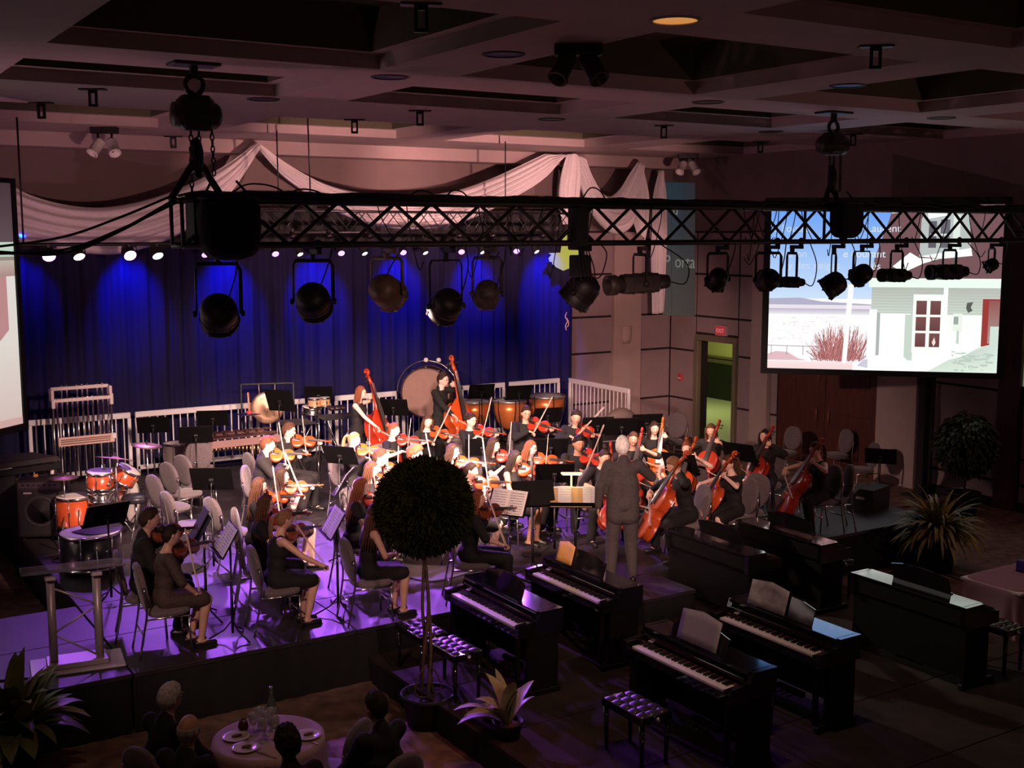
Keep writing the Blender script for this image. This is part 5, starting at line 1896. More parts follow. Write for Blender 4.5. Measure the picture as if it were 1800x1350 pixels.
for (who, px, py, pose, hr, top, bot, gl, vn, bs, ln, tn, nd, ho, cl, sk, fem, wear) in PL:
    scl_ = (.97 if fem else 1.02)
    hz = STZ + (1.21 - .65 * (1 - math.cos(ln))) * scl_
    h = at(px, py, hz)
    face = head_to(h, (KX, KY)) + R(ho)
    fw = V((-math.sin(face), math.cos(face), 0))
    o = h - fw * ((.045 + .65 * math.sin(ln)) * scl_)
    if o.y < 11.36:
        o.y = 11.36
    kind = {'violin': 'violin', 'viola': 'viola', 'cello': 'cello'}[pose]
    B = build_person('%s %s, playing %s' % (who, wear, kind), (o.x, o.y), face, pose, hr, top, bot, SKS[sk], CLO[cl], bool(gl), scl_, STZ, ln, tn, nd, 'players of the orchestra', bs, bool(fem))
    PPOS[who] = (o.x, o.y, face)
    viol(kind, vn, {'orange': 'orange', 'red': 'red brown', 'amber': 'pale amber', 'brown': 'brown', 'dark': 'dark brown'}[vn] + ' ' + kind + ' held by the ' + who, GC if kind == 'cello' else GV, B.M @ B.viol)
    BOWP.put(M=B.M @ B.bow, label='thin pale bow of the ' + who, group='bows in the players hands')
    put_chair(o.x, o.y, STZ, face, 'dark oval backed chair under the ' + who, 'chairs of the players')
    if 'white flowers' in who:
        t = thing('flower_garland', 'white flower clusters worn by the girl right of the ball tree', 'flowers', h + V((-.09, -.02, -.14)))
        for k in range(5):
            m = MB(); m.ell((.035 * math.cos(k * 1.3), .03 * math.sin(k * 1.3), -.03 * k + .05), (.025, .025, .022), nu=8, nv=6, fn=lambda v, k=k: V((.035 * math.cos(k * 1.3), .03 * math.sin(k * 1.3), -.03 * k + .05)) + v * (.024 * (1 + .3 * math.sin(v.x * 9) * math.sin(v.y * 9)))); m.build('blossom', CLOTHW, t)

# bassists, standing
for who, px, py, hr, top, gl, vn, fem, ho, wear in (('left bassist', 628, 690, ('bob', 'auburn'), 'none', 1, 'red', 1, 42, 'standing woman in sleeveless black top and glasses'), ('right bassist', 773, 667, ('short', 'dark'), 'long', 1, 'orange', 0, 38, 'standing man in black shirt and glasses')):
    s_ = .97 if fem else 1.04
    h = at(px, py, STZ + 1.59 * s_)
    face = head_to(h, (KX, KY)) + R(ho)
    B = build_person(wear + ', ' + who, (h.x, h.y), face, 'bass', hr, top, 'trouser', SKINP, CLOTHB, True, s_, STZ, .02, .05, .1, 'players of the orchestra', .2, bool(fem))
    viol('bass', vn, 'tall double bass of the ' + who, 'double basses', B.M @ B.viol)
    BOWP.put(M=B.M @ B.bow, label='bow of the ' + who, group='bows in the players hands')

# conductor, from behind
h = at(1098, 786, STZ + 1.59 * 1.04)
B = build_person('white haired conductor in grey suit seen from behind, arms out', (h.x - .02, h.y), R(-28), 'conduct', ('short', 'white'), 'jacket', 'trouser', SKIN, CLOTHG, False, 1.04, STZ, .0, -.25, .08, None, .3, False)
t = thing('baton', 'thin white baton in the right hand of the conductor', 'baton', (0, 0, 0))
q = B.M @ B.frog
m = MB(); m.tube([q, q + V((.10, .30, .10))], [.004, .0018], 6); m.build('shaft', WHITEP, t)
m = MB(); m.ell(q, (.011, .011, .011), nu=8, nv=6); m.build('grip', mat('bridge_maple', (.62, .42, .22)), t)
flush_people()

# ---- empty chairs
for px, py, hd, lab in ((273, 863, -75, 'empty oval backed chair nearest the drum stool'), (298, 840, -72, 'empty oval backed chair second in the row from the drum stool'), (323, 826, -70, 'empty oval backed chair third in the row from the drum stool'), (297, 894, -82, 'empty oval backed chair just above the front left boy'), (350, 800, -20, 'empty chair seen from its front below the marimba'), (440, 822, -85, 'empty chair seen edge on left of the auburn haired boy'), (375, 905, -80, 'empty chair behind the front left desk folder'), (1190, 747, 110, 'empty purple lit chair left of the open doorway'), (1394, 770, 95, 'empty chair in shadow behind the back right cellist'), (1487, 775, 80, 'empty chair in the dark by the mahogany doors'), (1535, 800, 70, 'empty chair at the far right beside the lone stand'), (1513, 850, 60, 'low empty chair right of the bare armed cellist'), (1330, 862, 100, 'empty blue chair right of the big gleaming cello')):
    p = at(px, py, STZ + .70)
    cz_ = STZ
    if p.x > 14.1:
        p = at(px, py, .70); cz_ = 0
    f = R(hd)
    fw = V((-math.sin(f), math.cos(f), 0))
    o = p + fw * .225
    put_chair(o.x, o.y if cz_ == 0 else max(o.y, 11.4), cz_, f, lab, 'empty chairs on the stage')

# ---- music stands
def hk(px, py, off=0, z=STZ + 1.06):
    p = at(px, py, z)
    return head_to(p, (KX, KY)) + R(off)


S = [
 (398, 948, -8, 0, 'stand before the bun haired woman at the front left', 'pink lit open sheet music at the front left'),
 (352, 925, 0, -.02, 'stand with dark folder before the front left boy', None),
 (586, 918, -8, -.02, 'stand right of the fair pony tailed woman', 'bright open sheet music right of the fair pony tailed woman'),
 (607, 846, 0, 0, 'stand seen from the side left of the red haired woman', 'narrow sheet edge left of the red haired woman'),
 (372, 842, 1150, .1, 'wide stand turned away in front of the empty chairs', None),
 (187, 905, -60, -.05, 'stand with purple sheets over the drum kit', 'purple lit sheets over the drum kit'),
 (598, 800, 1128, 0, 'stand before the dark haired boy in glasses', None),
 (692, 716, 1140, .1, 'high stand right of the left bassist', None),
 (790, 716, 1140, .1, 'high stand in front of the right bassist', None),
 (269, 747, 1160, .0, 'stand left of two by the railing at the left', None),
 (374, 735, 1156, .0, 'stand by the railing behind the marimba', None),
 (344, 764, 1162, .0, 'stand in front of the marimba', None),
 (492, 704, 1128, .34, 'tilted stand covering the gong', None),
 (560, 694, 1150, .2, 'stand behind the small drums', None),
 (846, 688, 1165, .05, 'stand left of two behind the first kettledrum', None),
 (912, 690, 1170, .05, 'stand behind the middle kettledrum', None),
 (848, 786, 1150, .0, 'stand left of the dark haired girl at mid stage', None),
 (968, 786, 1152, .0, 'stand with its back to us below the viola boy', None),
 (962, 730, 1165, .0, 'grey lit stand right of the boy in glasses', None),
 (975, 832, 1150, .0, 'broad stand just above the lamp lit stand', None),
 (893, 884, 940, -.05, 'stand below the tan girl', 'pink lit double sheet below the tan girl'),
 (938, 868, 75, .0, 'stand right of the pink lit double sheet', None),
 (1092, 750, 1155, .05, 'stand above the conductor head', None),
 (1050, 748, 1158, .05, 'stand right of the dark haired viola boy', None),
 (1136, 743, 1160, .08, 'stand left of the woman with upright cello', None),
 (1195, 812, 0, -.05, 'low stand between the cellists', None),
 (1300, 795, 0, .0, 'stand in the dark before the back right cellist', None),
 (1548, 802, 1128, .0, 'lone stand at the right end against the wall', None),
]
for px, py, off, hh, lab, sh in S:
    zz_ = 0 if px > 1500 else STZ
    put_stand(px, py, R(off - 1000) if off > 500 else hk(px, py, off, zz_ + 1.06 + hh), 'black music ' + lab, hh, zz_, sh)
# black folder on the second front stand
p = at(352, 925, STZ + 1.04); f = hk(352, 925, 0)
T = Mx.Translation(p) @ Mx.Rotation(f, 4, 'Z') @ Mx.Rotation(R(-30), 4, 'X')
t = thing('folder', 'charcoal folder with white edge standing on the front left stand', 'folder', p); t.rotation_euler = T.to_euler()
m = MB(); m.box((-.02, -.022, .02), (.27, .012, .36), b=.003); m.build('cover', mat('folder_grey', (.07, .065, .062), .6), t)
m = MB(); m.box((-.02, -.022, .203), (.26, .010, .012)); m.build('page_edge', PAPER, t)
# conductor's stand, flat desk with lamp
p = at(1012, 874, STZ + 1.0)
f = R(-34)
T = Mx.Translation(p) @ Mx.Rotation(f, 4, 'Z') @ Mx.Rotation(R(-68), 4, 'X')
t = thing('conductor_stand', 'wide conductor desk with a glowing clip lamp and bright score', 'music stand', (p.x, p.y, STZ), f)
Ti = Mx.Translation((0, 0, p.z - STZ)) @ Mx.Rotation(R(-68), 4, 'X'); r3 = Ti.to_3x3()
m = MB(); m.box(Ti @ V((0, 0, 0)), (.62, .012, .42), r3, 0, .003); m.box(Ti @ V((0, -.03, -.21)), (.62, .07, .01), r3); m.build('desk', DESK, t)
m = MB(); m.tube([(0, .05, .1), (0, .05, p.z - STZ - .03)], .016, 8); m.build('pole', BLACK, t)
for k in range(3):
    a = k * 2.094 + .4
    m = MB(); m.tube([(0, .05, .2), (math.cos(a) * .1, .05 + math.sin(a) * .1, .1), (math.cos(a) * .32, .05 + math.sin(a) * .32, .012)], .011, 6); m.build('leg', BLACK, t)
t2 = thing('desk_lamp', 'slim glowing lamp arching over the conductor score', 'lamp', p)
fw = V((-math.sin(f), math.cos(f), 0)); sd = V((math.cos(f), math.sin(f), 0))
m = MB(); b0 = fw * .20 - sd * .05 + V((0, 0, .08)); m.tube(spl([b0, b0 + V((0, 0, .12)) + fw * .02, b0 + V((0, 0, .19)) - fw * .06], 8), .012, 6); m.build('neck', emit('lamp_neck', (1, .70, .25), 2.2), t2)
m = MB(); hd = b0 + V((0, 0, .19)) - fw * .08; rr = Mx.Rotation(f, 3, 'Z'); m.box(hd, (.26, .04, .025), rr, 0, .008); m.build('shade', mat('lamp_shade_glow', (.6, .5, .4), .5, emis=(1, .66, .3), estr=1.2), t2)
m = MB(); m.box(hd - V((0, 0, .016)), (.22, .03, .006), rr); m.build('tube', emit('lamp_tube', (1, .75, .35), 14), t2)
lamp('AREA', 'desk_lamp_light', hd - V((0, 0, .03)), hd - V((0, 0, 1)), 22, (1, .70, .30), .18)
tt = make_sheet(T, 'open score glowing white under the desk lamp', .27, .36)
tt['group'] = 'sheet music on the stands'
t = thing('cardboard_folder', 'tan folder lying under the conductor score', 'folder', T @ V((-.06, -.012, -.02))); t.rotation_euler = T.to_euler()
m = MB(); m.box((0, 0, 0), (.50, .006, .40), b=.002); m.build('cover', mat('kraft', (.62, .38, .14), .7), t)

# microphone on a tall stand
p = at(934, 975, STZ)
zt3 = zat(p, 800) - STZ
t = thing('microphone_stand', 'slim chrome and black microphone stand right of the tan girl', 'microphone', p)
m = MB(); m.tube([(0, 0, .02), (0, 0, zt3 - .25)], .011, 8); m.build('pole', STEEL, t)
m = MB(); m.tube([(0, 0, zt3 - .5), (.01, 0, zt3 - .08)], .016, 8); m.build('clutch', BLACK, t)
m = MB(); m.lathe([(0, -.09), (.014, -.085), (.02, .0), (.026, .02), (.024, .05), (0, .06)], 12, Mx.Translation((.01, 0, zt3))); m.build('microphone', mat('mic_silver', (.55, .52, .5), .4, .6), t)
m = MB(); m.lathe([(0, 0), (.13, 0), (.13, .015), (.03, .03), (0, .03)], 20); m.build('base', BLACK, t)
# ================================================================== PERCUSSION
def drum(name, label, p, r, h, shell, tilt=None, group=None, legs=0, head=HEADSK, lugs=6):
    """p: centre of the top head"""
    t = thing(name, label, 'drum', p, 0, group)
    T = Mx.Identity(4) if tilt is None else tilt
    m = MB(); m.lathe([(r * .98, -h), (r * .98, -.004), (r * .96, -.004), (r * .96, -h)], 32, T); sh_ = m.build('shell', shell, t)
    m = MB(); m.lathe([(0, 0), (r * .6, .003), (r, 0), (r, -.012)], 32, T); m.build('head', head, t)
    for z in (-.012, -h + .02):
        m = MB(); m.lathe([(r * .99, z - .02), (r * 1.035, z - .02), (r * 1.035, z + .014), (r * .99, z + .014)], 32, T); m.build('hoop', CHROME, t)
    for k in range(lugs):
        m = MB()
        a = k * 2 * math.pi / lugs
        m.tube([T @ V((math.cos(a) * r * 1.03, math.sin(a) * r * 1.03, z)) for z in (-.01, -h + .02)], .006, 5)
        m.box(T @ V((math.cos(a) * r * 1.01, math.sin(a) * r * 1.01, -h / 2)), (.025, .025, min(.06, h * .3)), T.to_3x3(), 0, .005)
        m.build('tension_rod', CHROME, sh_)
    for k in range(legs):
        a = k * 2 * math.pi / legs + .5
        m = MB(); m.tube([(math.cos(a) * r * 1.06, math.sin(a) * r * 1.06, -h * .35), (math.cos(a) * r * 1.1, math.sin(a) * r * 1.1, -(p.z - STZ))], .010, 6); m.build('leg', CHROME, t)
    return t


drum('floor_tom', 'orange floor tom standing right of the black amplifier', at(131, 871, STZ + .62), .245, .42, DRUMO, legs=3)
drum('rack_tom', 'orange tom with small square badge above the floor tom', at(176, 828, STZ + .98), .175, .24, DRUMO, Mx.Rotation(R(6), 4, 'X'))
drum('rack_tom', 'orange tom tilted away at the right of the kit', at(229, 824, STZ + .98), .16, .22, DRUMO, Mx.Rotation(R(30), 4, 'Y') @ Mx.Rotation(R(15), 4, 'X'))
drum('snare_drum', 'chrome snare drum with pink lit head in the kit', at(178, 862, STZ + .70), .18, .15, CHROME, None, legs=3)
p = at(208, 884, STZ + .32)
drum('bass_drum', 'orange bass drum lying on its side in the kit', p + V((.2, -.05, 0)), .30, .42, DRUMO, Mx.Rotation(R(-35), 4, 'Z') @ Mx.Rotation(R(90), 4, 'Y'), lugs=8)
p = at(158, 934, STZ + .50)
drum('covered_drum', 'big black drum half covered with cloth below the drum kit', p, .36, .44, mat('black_shell', (.010, .009, .012), .3, coat=.4), legs=3)
t = thing('drum_cover', 'black cloth thrown over the big black drum', 'cloth', p + V((.10, .0, .012)))
m = MB(); m.grid(lambda u, v: V((.30 * math.cos(u * 6.283) * v * (1 + .1 * math.sin(u * 19)), .26 * math.sin(u * 6.283) * v * (1 + .12 * math.sin(u * 13)), .02 - .02 * v + .012 * math.sin(u * 12.57) * v)), 36, 5); o = m.build('cloth', MATTE, t)


def cymbal(label, p, r, tilt=(0, 0), stand=True, hat=False):
    t = thing('cymbal', label, 'cymbal', p, 0, 'cymbals of the drum kit')
    T = Mx.Rotation(R(tilt[0]), 4, 'X') @ Mx.Rotation(R(tilt[1]), 4, 'Y')
    pr_ = [(0, .03), (r * .12, .026), (r * .2, .008), (r * .6, 0), (r, -.012), (r, -.014), (r * .6, -.003), (r * .2, .004), (0, .024)]
    m = MB(); m.lathe(pr_, 32, T); m.build('bronze_disc', BRONZE, t)
    if hat:
        m = MB(); m.lathe([(a, -z - .03) for a, z in pr_], 32, T); m.build('lower_disc', BRONZE, t)
    if stand:
        L = p.z - STZ
        m = MB(); m.tube([(0, 0, .07), (0, 0, -L + .25)], .009, 7); m.tube([(0, 0, -L * .45), (0, 0, -L + .2)], .013, 7); m.build('pole', CHROME, t)
        m = MB(); m.ell((0, 0, .045), (.018, .018, .016), nu=8, nv=6); m.build('wing_nut', BLACK, t)
        for k in range(3):
            a = k * 2.094
            m = MB(); m.tube([(0, 0, -L + .45), (math.cos(a) * .28, math.sin(a) * .28, -L + .012)], .009, 6); m.build('leg', CHROME, t)
    return t


cymbal('large ride cymbal tilted over the drum kit', at(203, 805, STZ + 1.20), .27, (-8, 12))
cymbal('crash cymbal at the back of the drum kit', at(258, 782, STZ + 1.25), .21, (4, 6))
cymbal('pair of hi-hat cymbals left of the orange drums', at(112, 838, STZ + .92), .19, (0, 0), True, True)
t = thing('drum_throne', 'round black padded drum stool behind the front left boy', 'stool', at(238, 872, STZ + .55))
m = MB(); m.lathe([(0, -.08), (.17, -.08), (.19, -.05), (.19, -.01), (.16, .015), (0, .02)], 24); m.build('seat', LEATHER, t)
m = MB(); m.tube([(0, 0, -.08), (0, 0, -.45)], .02, 8); m.build('post', CHROME, t)
for k in range(3):
    m = MB(); m.tube([(0, 0, -.25), (.25 * math.cos(k * 2.094), .25 * math.sin(k * 2.094), -.54)], .012, 6); m.build('leg', CHROME, t)
t = thing('kit_rack', 'chrome clamp hardware bundled between the drum kit toms', 'drum hardware', at(205, 836, STZ + .9))
for k in range(9):
    rnd = random.Random(k)
    a, b = V((rnd.uniform(-.2, .2), rnd.uniform(-.15, .15), rnd.uniform(-.1, .2))), V((rnd.uniform(-.2, .2), rnd.uniform(-.15, .15), rnd.uniform(-.2, .1)))
    m = MB(); m.tube([a, b], .012, 7); m.box(a, (.05, .04, .06), None, 0, .01); m.ell(b, (.028, .028, .028), nu=8, nv=6); m.build('clamp', CHROME, t)
m = MB(); m.tube([(0, 0, -.1), (0, 0, -.85)], .016, 8); m.build('post', CHROME, t)

# amplifier
t = thing('bass_amplifier', 'black upright amplifier cabinet at the left edge of the stage', 'amplifier', (3.03, 16.95, STZ), R(-26))
m = MB(); m.box((0, 0, .43), (.62, .42, .80), b=.02); m.build('cabinet', mat('amp_vinyl', (.016, .012, .012), .55), t)
m = MB(); m.box((0, -.215, .38), (.56, .012, .62), b=.004); m.build('grille', mat('amp_grille', (.012, .010, .010), .8, noise_amt=.4, scale=90), t)
m = MB(); m.tube([(.20 * math.cos(a), -.224, .40 + .20 * math.sin(a)) for a in np.linspace(0, 6.283, 33)], .007, 6); m.build('speaker_ring', mat('dull_grey', (.06, .055, .052), .5), t)
m = MB(); m.lathe([(0, -.02), (.06, -.015), (.17, .0)], 24, Mx.Translation((0, -.222, .40)) @ Mx.Rotation(R(90), 4, 'X')); m.build('speaker_cone', MATTE, t)
m = MB(); m.box((-.16, -.222, .655), (.11, .006, .026), b=.002); m.build('name_plate', mat('plate_silver', (.5, .45, .42), .4, .5), t)
m = MB(); m.box((0, -.212, .76), (.56, .012, .085), b=.004); m.build('control_panel', mat('amp_panel', (.05, .04, .04), .4), t)
for k in range(7):
    m = MB(); m.lathe([(0, 0), (.012, 0), (.010, .018), (0, .02)], 10, zto((0, -1, 0), (-.22 + k * .07, -.218, .765))); m.build('knob', BLACK, t)
for sx in (-1, 1):
    m = MB(); m.box((sx * .312, 0, .6), (.012, .16, .05), b=.005); m.build('side_handle', BLACK, t)
for sx in (-.25, .25):
    for sy in (-.15, .15):
        m = MB(); m.lathe([(0, 0), (.03, 0), (.03, .03), (0, .03)], 10, Mx.Translation((sx, sy, 0))); m.build('foot', MATTE, t)
p = V((3.03, 16.95, STZ + .835))
t = thing('mallet', 'orange headed mallet lying on top of the amplifier', 'mallet', p)
m = MB(); m.tube([(-.08, 0, .012), (.14, .02, .012)], .006, 6); m.build('handle', BLACK, t)
m = MB(); m.ell((-.1, 0, .025), (.035, .028, .025), nu=10, nv=8); m.build('mallet_head', mat('yarn_orange', (.62, .25, .08), .9), t)
# second small white box at far left
t = thing('equipment_box', 'small pale box at the left picture edge beside the amplifier', 'box', at(5, 826, STZ + .82))
m = MB(); m.box((0, 0, 0), (.22, .2, .12), b=.01); m.build('box', WHITEP, t)
m = MB(); m.box((0, 0, -.45), (.3, .3, .76), b=.02); m.build('plinth', MATTE, t)

# tubular bells
YB = 19.3
c = atY(147, 760, YB)
xl, xr = atY(95, 760, YB).x, atY(198, 760, YB).x
w = xr - xl
zt4 = atY(147, 682, YB).z - STZ
t = thing('tubular_bells', 'rack of tall chrome tubular bells in a pale frame at the left', 'chimes', (c.x, YB, STZ), R(2))
PALE = mat('pale_pink_frame', (.72, .60, .58), .45)
m = MB(); m.box((0, .12, zt4), (w, .05, .055), b=.01); m.box((-w / 2, .06, zt4 - .09), (.045, .17, .2), b=.01); m.box((w / 2, .06, zt4 - .09), (.045, .17, .2), b=.01); m.build('rear_top_rail', PALE, t)
m = MB(); m.box((0, -.03, zt4 - .17), (w + .02, .05, .055), b=.01); m.box((-w / 2, -.03, zt4 - .22), (.055, .06, .14), b=.01); m.box((w / 2, -.03, zt4 - .2), (.055, .06, .18), b=.01); m.build('front_top_rail', PALE, t)
for sx in (-1, 1):
    m = MB(); m.tube([(sx * w / 2, 0, .02), (sx * w / 2, 0, zt4 - .15)], .018, 8); m.build('post', CHROME, t)
    m = MB(); m.box((sx * w / 2, 0, .03), (.06, .6, .05), b=.01); m.build('foot', BLACK, t)
    for sy in (-.27, .27):
        m = MB(); m.lathe([(0, -.02), (.03, -.02), (.03, .02), (0, .02)], 12, Mx.Translation((sx * w / 2, sy, .02)) @ Mx.Rotation(R(90), 4, 'X')); m.build('castor', BLACK, t)
TUB = mat('bell_tube', (.62, .55, .56), .16, 1)
for k in range(11):
    x = -w / 2 + w * (k + .7) / 11.4
    L = 1.45 - .045 * k
    m = MB(); m.tube([(x, -.03, zt4 - .16), (x, -.03, zt4 - .16 - L)], .017, 9); m.lathe([(0, 0), (.02, 0), (.02, .03), (0, .035)], 10, Mx.Translation((x, -.03, zt4 - .155))); m.build('bell_tube', TUB, t)
for k in (2, 3, 5, 6, 7, 9, 10):
    x = -w / 2 + w * (k + .15) / 11.4
    L = 1.42 - .045 * k
    m = MB(); m.tube([(x, .12, zt4 + .02), (x, .12, zt4 - L)], .017, 9); m.lathe([(0, 0), (.02, 0), (.02, .03), (0, .035)], 10, Mx.Translation((x, .12, zt4 + .025))); m.build('bell_tube', TUB, t)
zd = atY(147, 772, YB).z - STZ
m = MB(); m.box((.02, -.09, zd), (w * .97, .07, .14), b=.012); m.build('damper_box', mat('damper_pink', (.75, .52, .46), .5), t)
for q in (-.03, .005, .035):
    m = MB(); m.box((.0, -.128, zd + q), (w * .86, .006, .018)); m.build('damper_slot', mat('slot_brown', (.20, .10, .08), .7), t)
m = MB(); m.box((w * .49, -.095, zd + .03), (.07, .09, .09), b=.01); m.build('damper_latch', WHITEP, t)

# covered keyboard percussion at far left
p = atY(38, 790, 18.0)
t = thing('covered_vibraphone', 'long vibraphone under a dark flat cover at the left edge', 'vibraphone', (p.x - .25, 18.0, STZ), R(8))
m = MB(); m.add([(-.8, -.36, .86), (.75, -.20, .86), (.75, .16, .86), (-.8, .30, .86), (-.8, -.36, .93), (.70, -.20, .93), (.45, .16, .97), (-.8, .30, .97)], [(0, 3, 2, 1), (4, 5, 6, 7), (0, 1, 5, 4), (1, 2, 6, 5), (2, 3, 7, 6), (3, 0, 4, 7)], 0, False); m.build('cover', mat('cover_cloth', (.03, .022, .026), .8, noise_amt=.3, scale=8), t)
m = MB(); m.box((-.02, -.3, .80), (1.5, .04, .10), Mx.Rotation(R(5), 3, 'Z'), 0, .01); m.build('front_rail', BLACK, t)
m = MB(); m.box((-.02, .22, .80), (1.5, .04, .10), Mx.Rotation(R(-4), 3, 'Z'), 0, .01); m.build('rear_rail', BLACK, t)
for x in (-.7, .62):
    for y in (-.2, .14):
        m = MB(); m.tube(spl([(x, y, .78), (x - .03, y, .5), (x, y, .25), (x + .02, y, .02)], 8), .026, 8); m.build('leg', PALE, t)
m = MB(); m.box((0, 0, .28), (1.3, .03, .05), b=.01); m.build('stretcher', BLACK, t)
for k in range(12):
    m = MB(); x = -.62 + k * .11; m.tube([(x, -.05, .76), (x, -.05, .40 + .018 * k)], .026, 8); m.build('resonator', mat('dark_brass', (.16, .10, .05), .4, .8), t)

# marimba
p0, p1 = atY(338, 760, 18.6), atY(480, 756, 18.6)
t = thing('marimba', 'long marimba with dark bars and golden resonators behind the chairs', 'marimba', ((p0.x + p1.x) / 2, 18.6, STZ), R(3))
L = (p1 - p0).length
m = MB(); m.box((0, -.33, .80), (L, .03, .12), b=.008); m.build('front_rail', mat('marimba_rail', (.22, .13, .12), .5), t)
m = MB(); m.box((0, .33, .82), (L, .03, .12), b=.008); m.build('rear_rail', mat('marimba_rail', (.22, .13, .12)), t)
for sx in (-1, 1):
    m = MB(); m.box((sx * L / 2, 0, .44), (.05, .6, .80), b=.015); m.build('end_frame', PALE if sx > 0 else BLACK, t)
nb = 26
bm_ = mat('rosewood_bar', (.065, .026, .020), .4, noise_amt=.3, scale=8)
for k in range(nb):
    x = -L / 2 + L * (k + .6) / (nb + .2)
    hl = .30 - .0055 * k
    m = MB(); m.box((x, -.16, .885), (L / nb * .82, hl, .022), b=.004); m.build('bar', bm_, t)
    if k % 7 not in (2, 6):
        m = MB(); m.box((x + L / nb * .5, .15, .905), (L / nb * .82, hl * .9, .022), b=.004); m.build('bar', bm_, t)
for k in range(20):
    x = L / 2 - .06 - k * L / 21
    d_ = .30 - .28 * (k / 20) ** .7 if k < 12 else .06
    m = MB(); m.tube([(x, -.29, .74), (x, -.29, .74 - max(.05, .28 - k * .02))], .019, 8); m.build('resonator', GOLD, t)
m = MB(); m.box((L * .28, -.348, .82), (.14, .004, .018)); m.build('name_badge', mat('badge_gold', (.8, .6, .4), .4, .4), t)

# gong on its frame
YG = 19.6
c = atY(470, 717, YG)
t = thing('gong', 'round bronze gong hung in a square black frame, part covered by a stand', 'gong', (c.x, YG, c.z), R(-20))
m = MB()
m.lathe([(0, .03), (.05, .028), (.09, .006), (.19, .002), (.25, .0), (.285, -.02), (.285, -.024), (.25, -.006), (0, .0)], 40, Mx.Rotation(R(90), 4, 'X')); m.build('bronze_plate', mat('gong_bronze', (.78, .50, .33), .42, .75, noise_amt=.2, scale=9), t)
xl, xr = -.44, .46
zt5 = atY(470, 674, YG).z - c.z
for x in (xl, xr):
    m = MB(); m.box((x, 0, (zt5 - (c.z - STZ)) / 2), (.03, .03, zt5 + c.z - STZ), b=.004); m.build('post', BLACK, t)
    m = MB(); m.box((x, 0, -(c.z - STZ) + .02), (.04, .5, .03), b=.004); m.build('foot', BLACK, t)
m = MB(); m.box(((xl + xr) / 2, 0, zt5), (xr - xl, .03, .03), b=.004); m.build('top_bar', BLACK, t)
for x in (-.14, .14):
    m = MB(); m.tube([(x, 0, zt5), (x * .95, 0, .25)], .004, 5); m.build('cord', PALE, t)
# suspended cymbal with felt
YS = 19.0
p = atY(438, 727, YS)
t = thing('suspended_cymbal', 'flat suspended cymbal with red felt left of the gong', 'cymbal', p)
m = MB(); m.lathe([(0, .02), (.03, .018), (.05, .003), (.19, -.006), (.19, -.009), (.05, 0), (0, .014)], 30); m.build('disc', mat('cymbal_silver', (.75, .66, .68), .25, 1), t)
m = MB(); m.lathe([(0, .01), (.05, .012), (.045, .045), (0, .05)], 14); m.build('felt', mat('red_felt', (.5, .05, .08), .9), t)
m = MB(); m.tube([(0, 0, .05), (-.01, 0, .36)], .016, 8); m.build('mallet_shaft', mat('orange_stick', (.75, .28, .12), .5), t)
m = MB(); m.tube([(0, 0, 0), (0, 0, STZ - p.z + .3)], .010, 7); m.build('pole', CHROME, t)
for k in range(3):
    m = MB(); m.tube([(0, 0, STZ - p.z + .45), (.26 * math.cos(k * 2.09), .26 * math.sin(k * 2.09), STZ - p.z + .012)], .009, 6); m.build('leg', CHROME, t)
# trap tables
for px, py, w_, lab in ((520, 742, .56, 'flat black percussion tray right of the gong'), (594, 732, .62, 'flat black tray on folding legs under the small drums')):
    p = atY(px, py, 18.7)
    t = thing('trap_table', lab, 'table', p, R(-4))
    m = MB(); m.box((0, 0, -.012), (w_, .42, .024), b=.006); m.build('tray', mat('tray_grey', (.06, .05, .055), .6), t)
    m = MB(); m.box((0, -.21, .0), (w_, .014, .04)); m.box((0, .21, 0), (w_, .014, .04)); m.build('lip', BLACK, t)
    for sx in (-1, 1):
        m = MB(); m.tube([(sx * w_ * .4, -.18, -.03), (-sx * w_ * .3, .16, STZ - p.z + .01)], .010, 6); m.build('leg', CHROME, t)
        m = MB(); m.tube([(sx * w_ * .4, .18, -.03), (-sx * w_ * .3, -.16, STZ - p.z + .01)], .010, 6); m.build('leg', CHROME, t)
# small drums behind the left bassist
p = atY(560, 705, 18.9)
for dx, r_, h_, lab in ((-.08, .11, .17, 'small tan bongo, larger of two above the tray'), (.11, .095, .17, 'small tan bongo, smaller of two above the tray')):
    drum('bongo', lab, p + V((dx, 0, .06)), r_, h_, mat('bongo_wood', (.42, .24, .13), .45, noise_amt=.2, scale=6), lugs=4)
t = thing('bongo_stand', 'chrome stand carrying the two tan bongos', 'stand', p + V((0, 0, -.12)))
m = MB(); m.box((0, 0, .02), (.3, .1, .03), b=.006); m.build('cradle', CHROME, t)
m = MB(); m.tube([(0, 0, 0), (0, 0, STZ - p.z + .30)], .013, 8); m.build('pole', CHROME, t)
for k in range(3):
    m = MB(); m.tube([(0, 0, STZ - p.z + .6), (.28 * math.cos(k * 2.09), .28 * math.sin(k * 2.09), STZ - p.z + .13)], .010, 6); m.build('leg', CHROME, t)
p = atY(592, 722, 18.7)
t = thing('temple_block', 'black temple blocks on the tray left of the left bassist', 'temple block', p)
for k in range(3):
    m = MB(); m.ell((-.1 + k * .1, 0, .05), (.055, .06, .05), nu=14, nv=10); m.build('block', mat('black_lacquer', (.02, .014, .014), .25), t)
    m = MB(); m.box((-.1 + k * .1, -.055, .05), (.07, .02, .006)); m.build('slot', mat('slot_brown', (.2, .1, .08)), t)
p = atY(548, 714, 19.0)
drum('snare_drum', 'blue lit chrome snare drum behind the tray', p, .17, .13, CHROME, Mx.Rotation(R(8), 4, 'X'), None, 3)
drum('floor_drum', 'grey cylinder drum among the empty chairs at the left', at(309, 778, STZ + .72), .2, .5, mat('grey_shell', (.20, .16, .16), .4, coat=.3), None, None, 3)

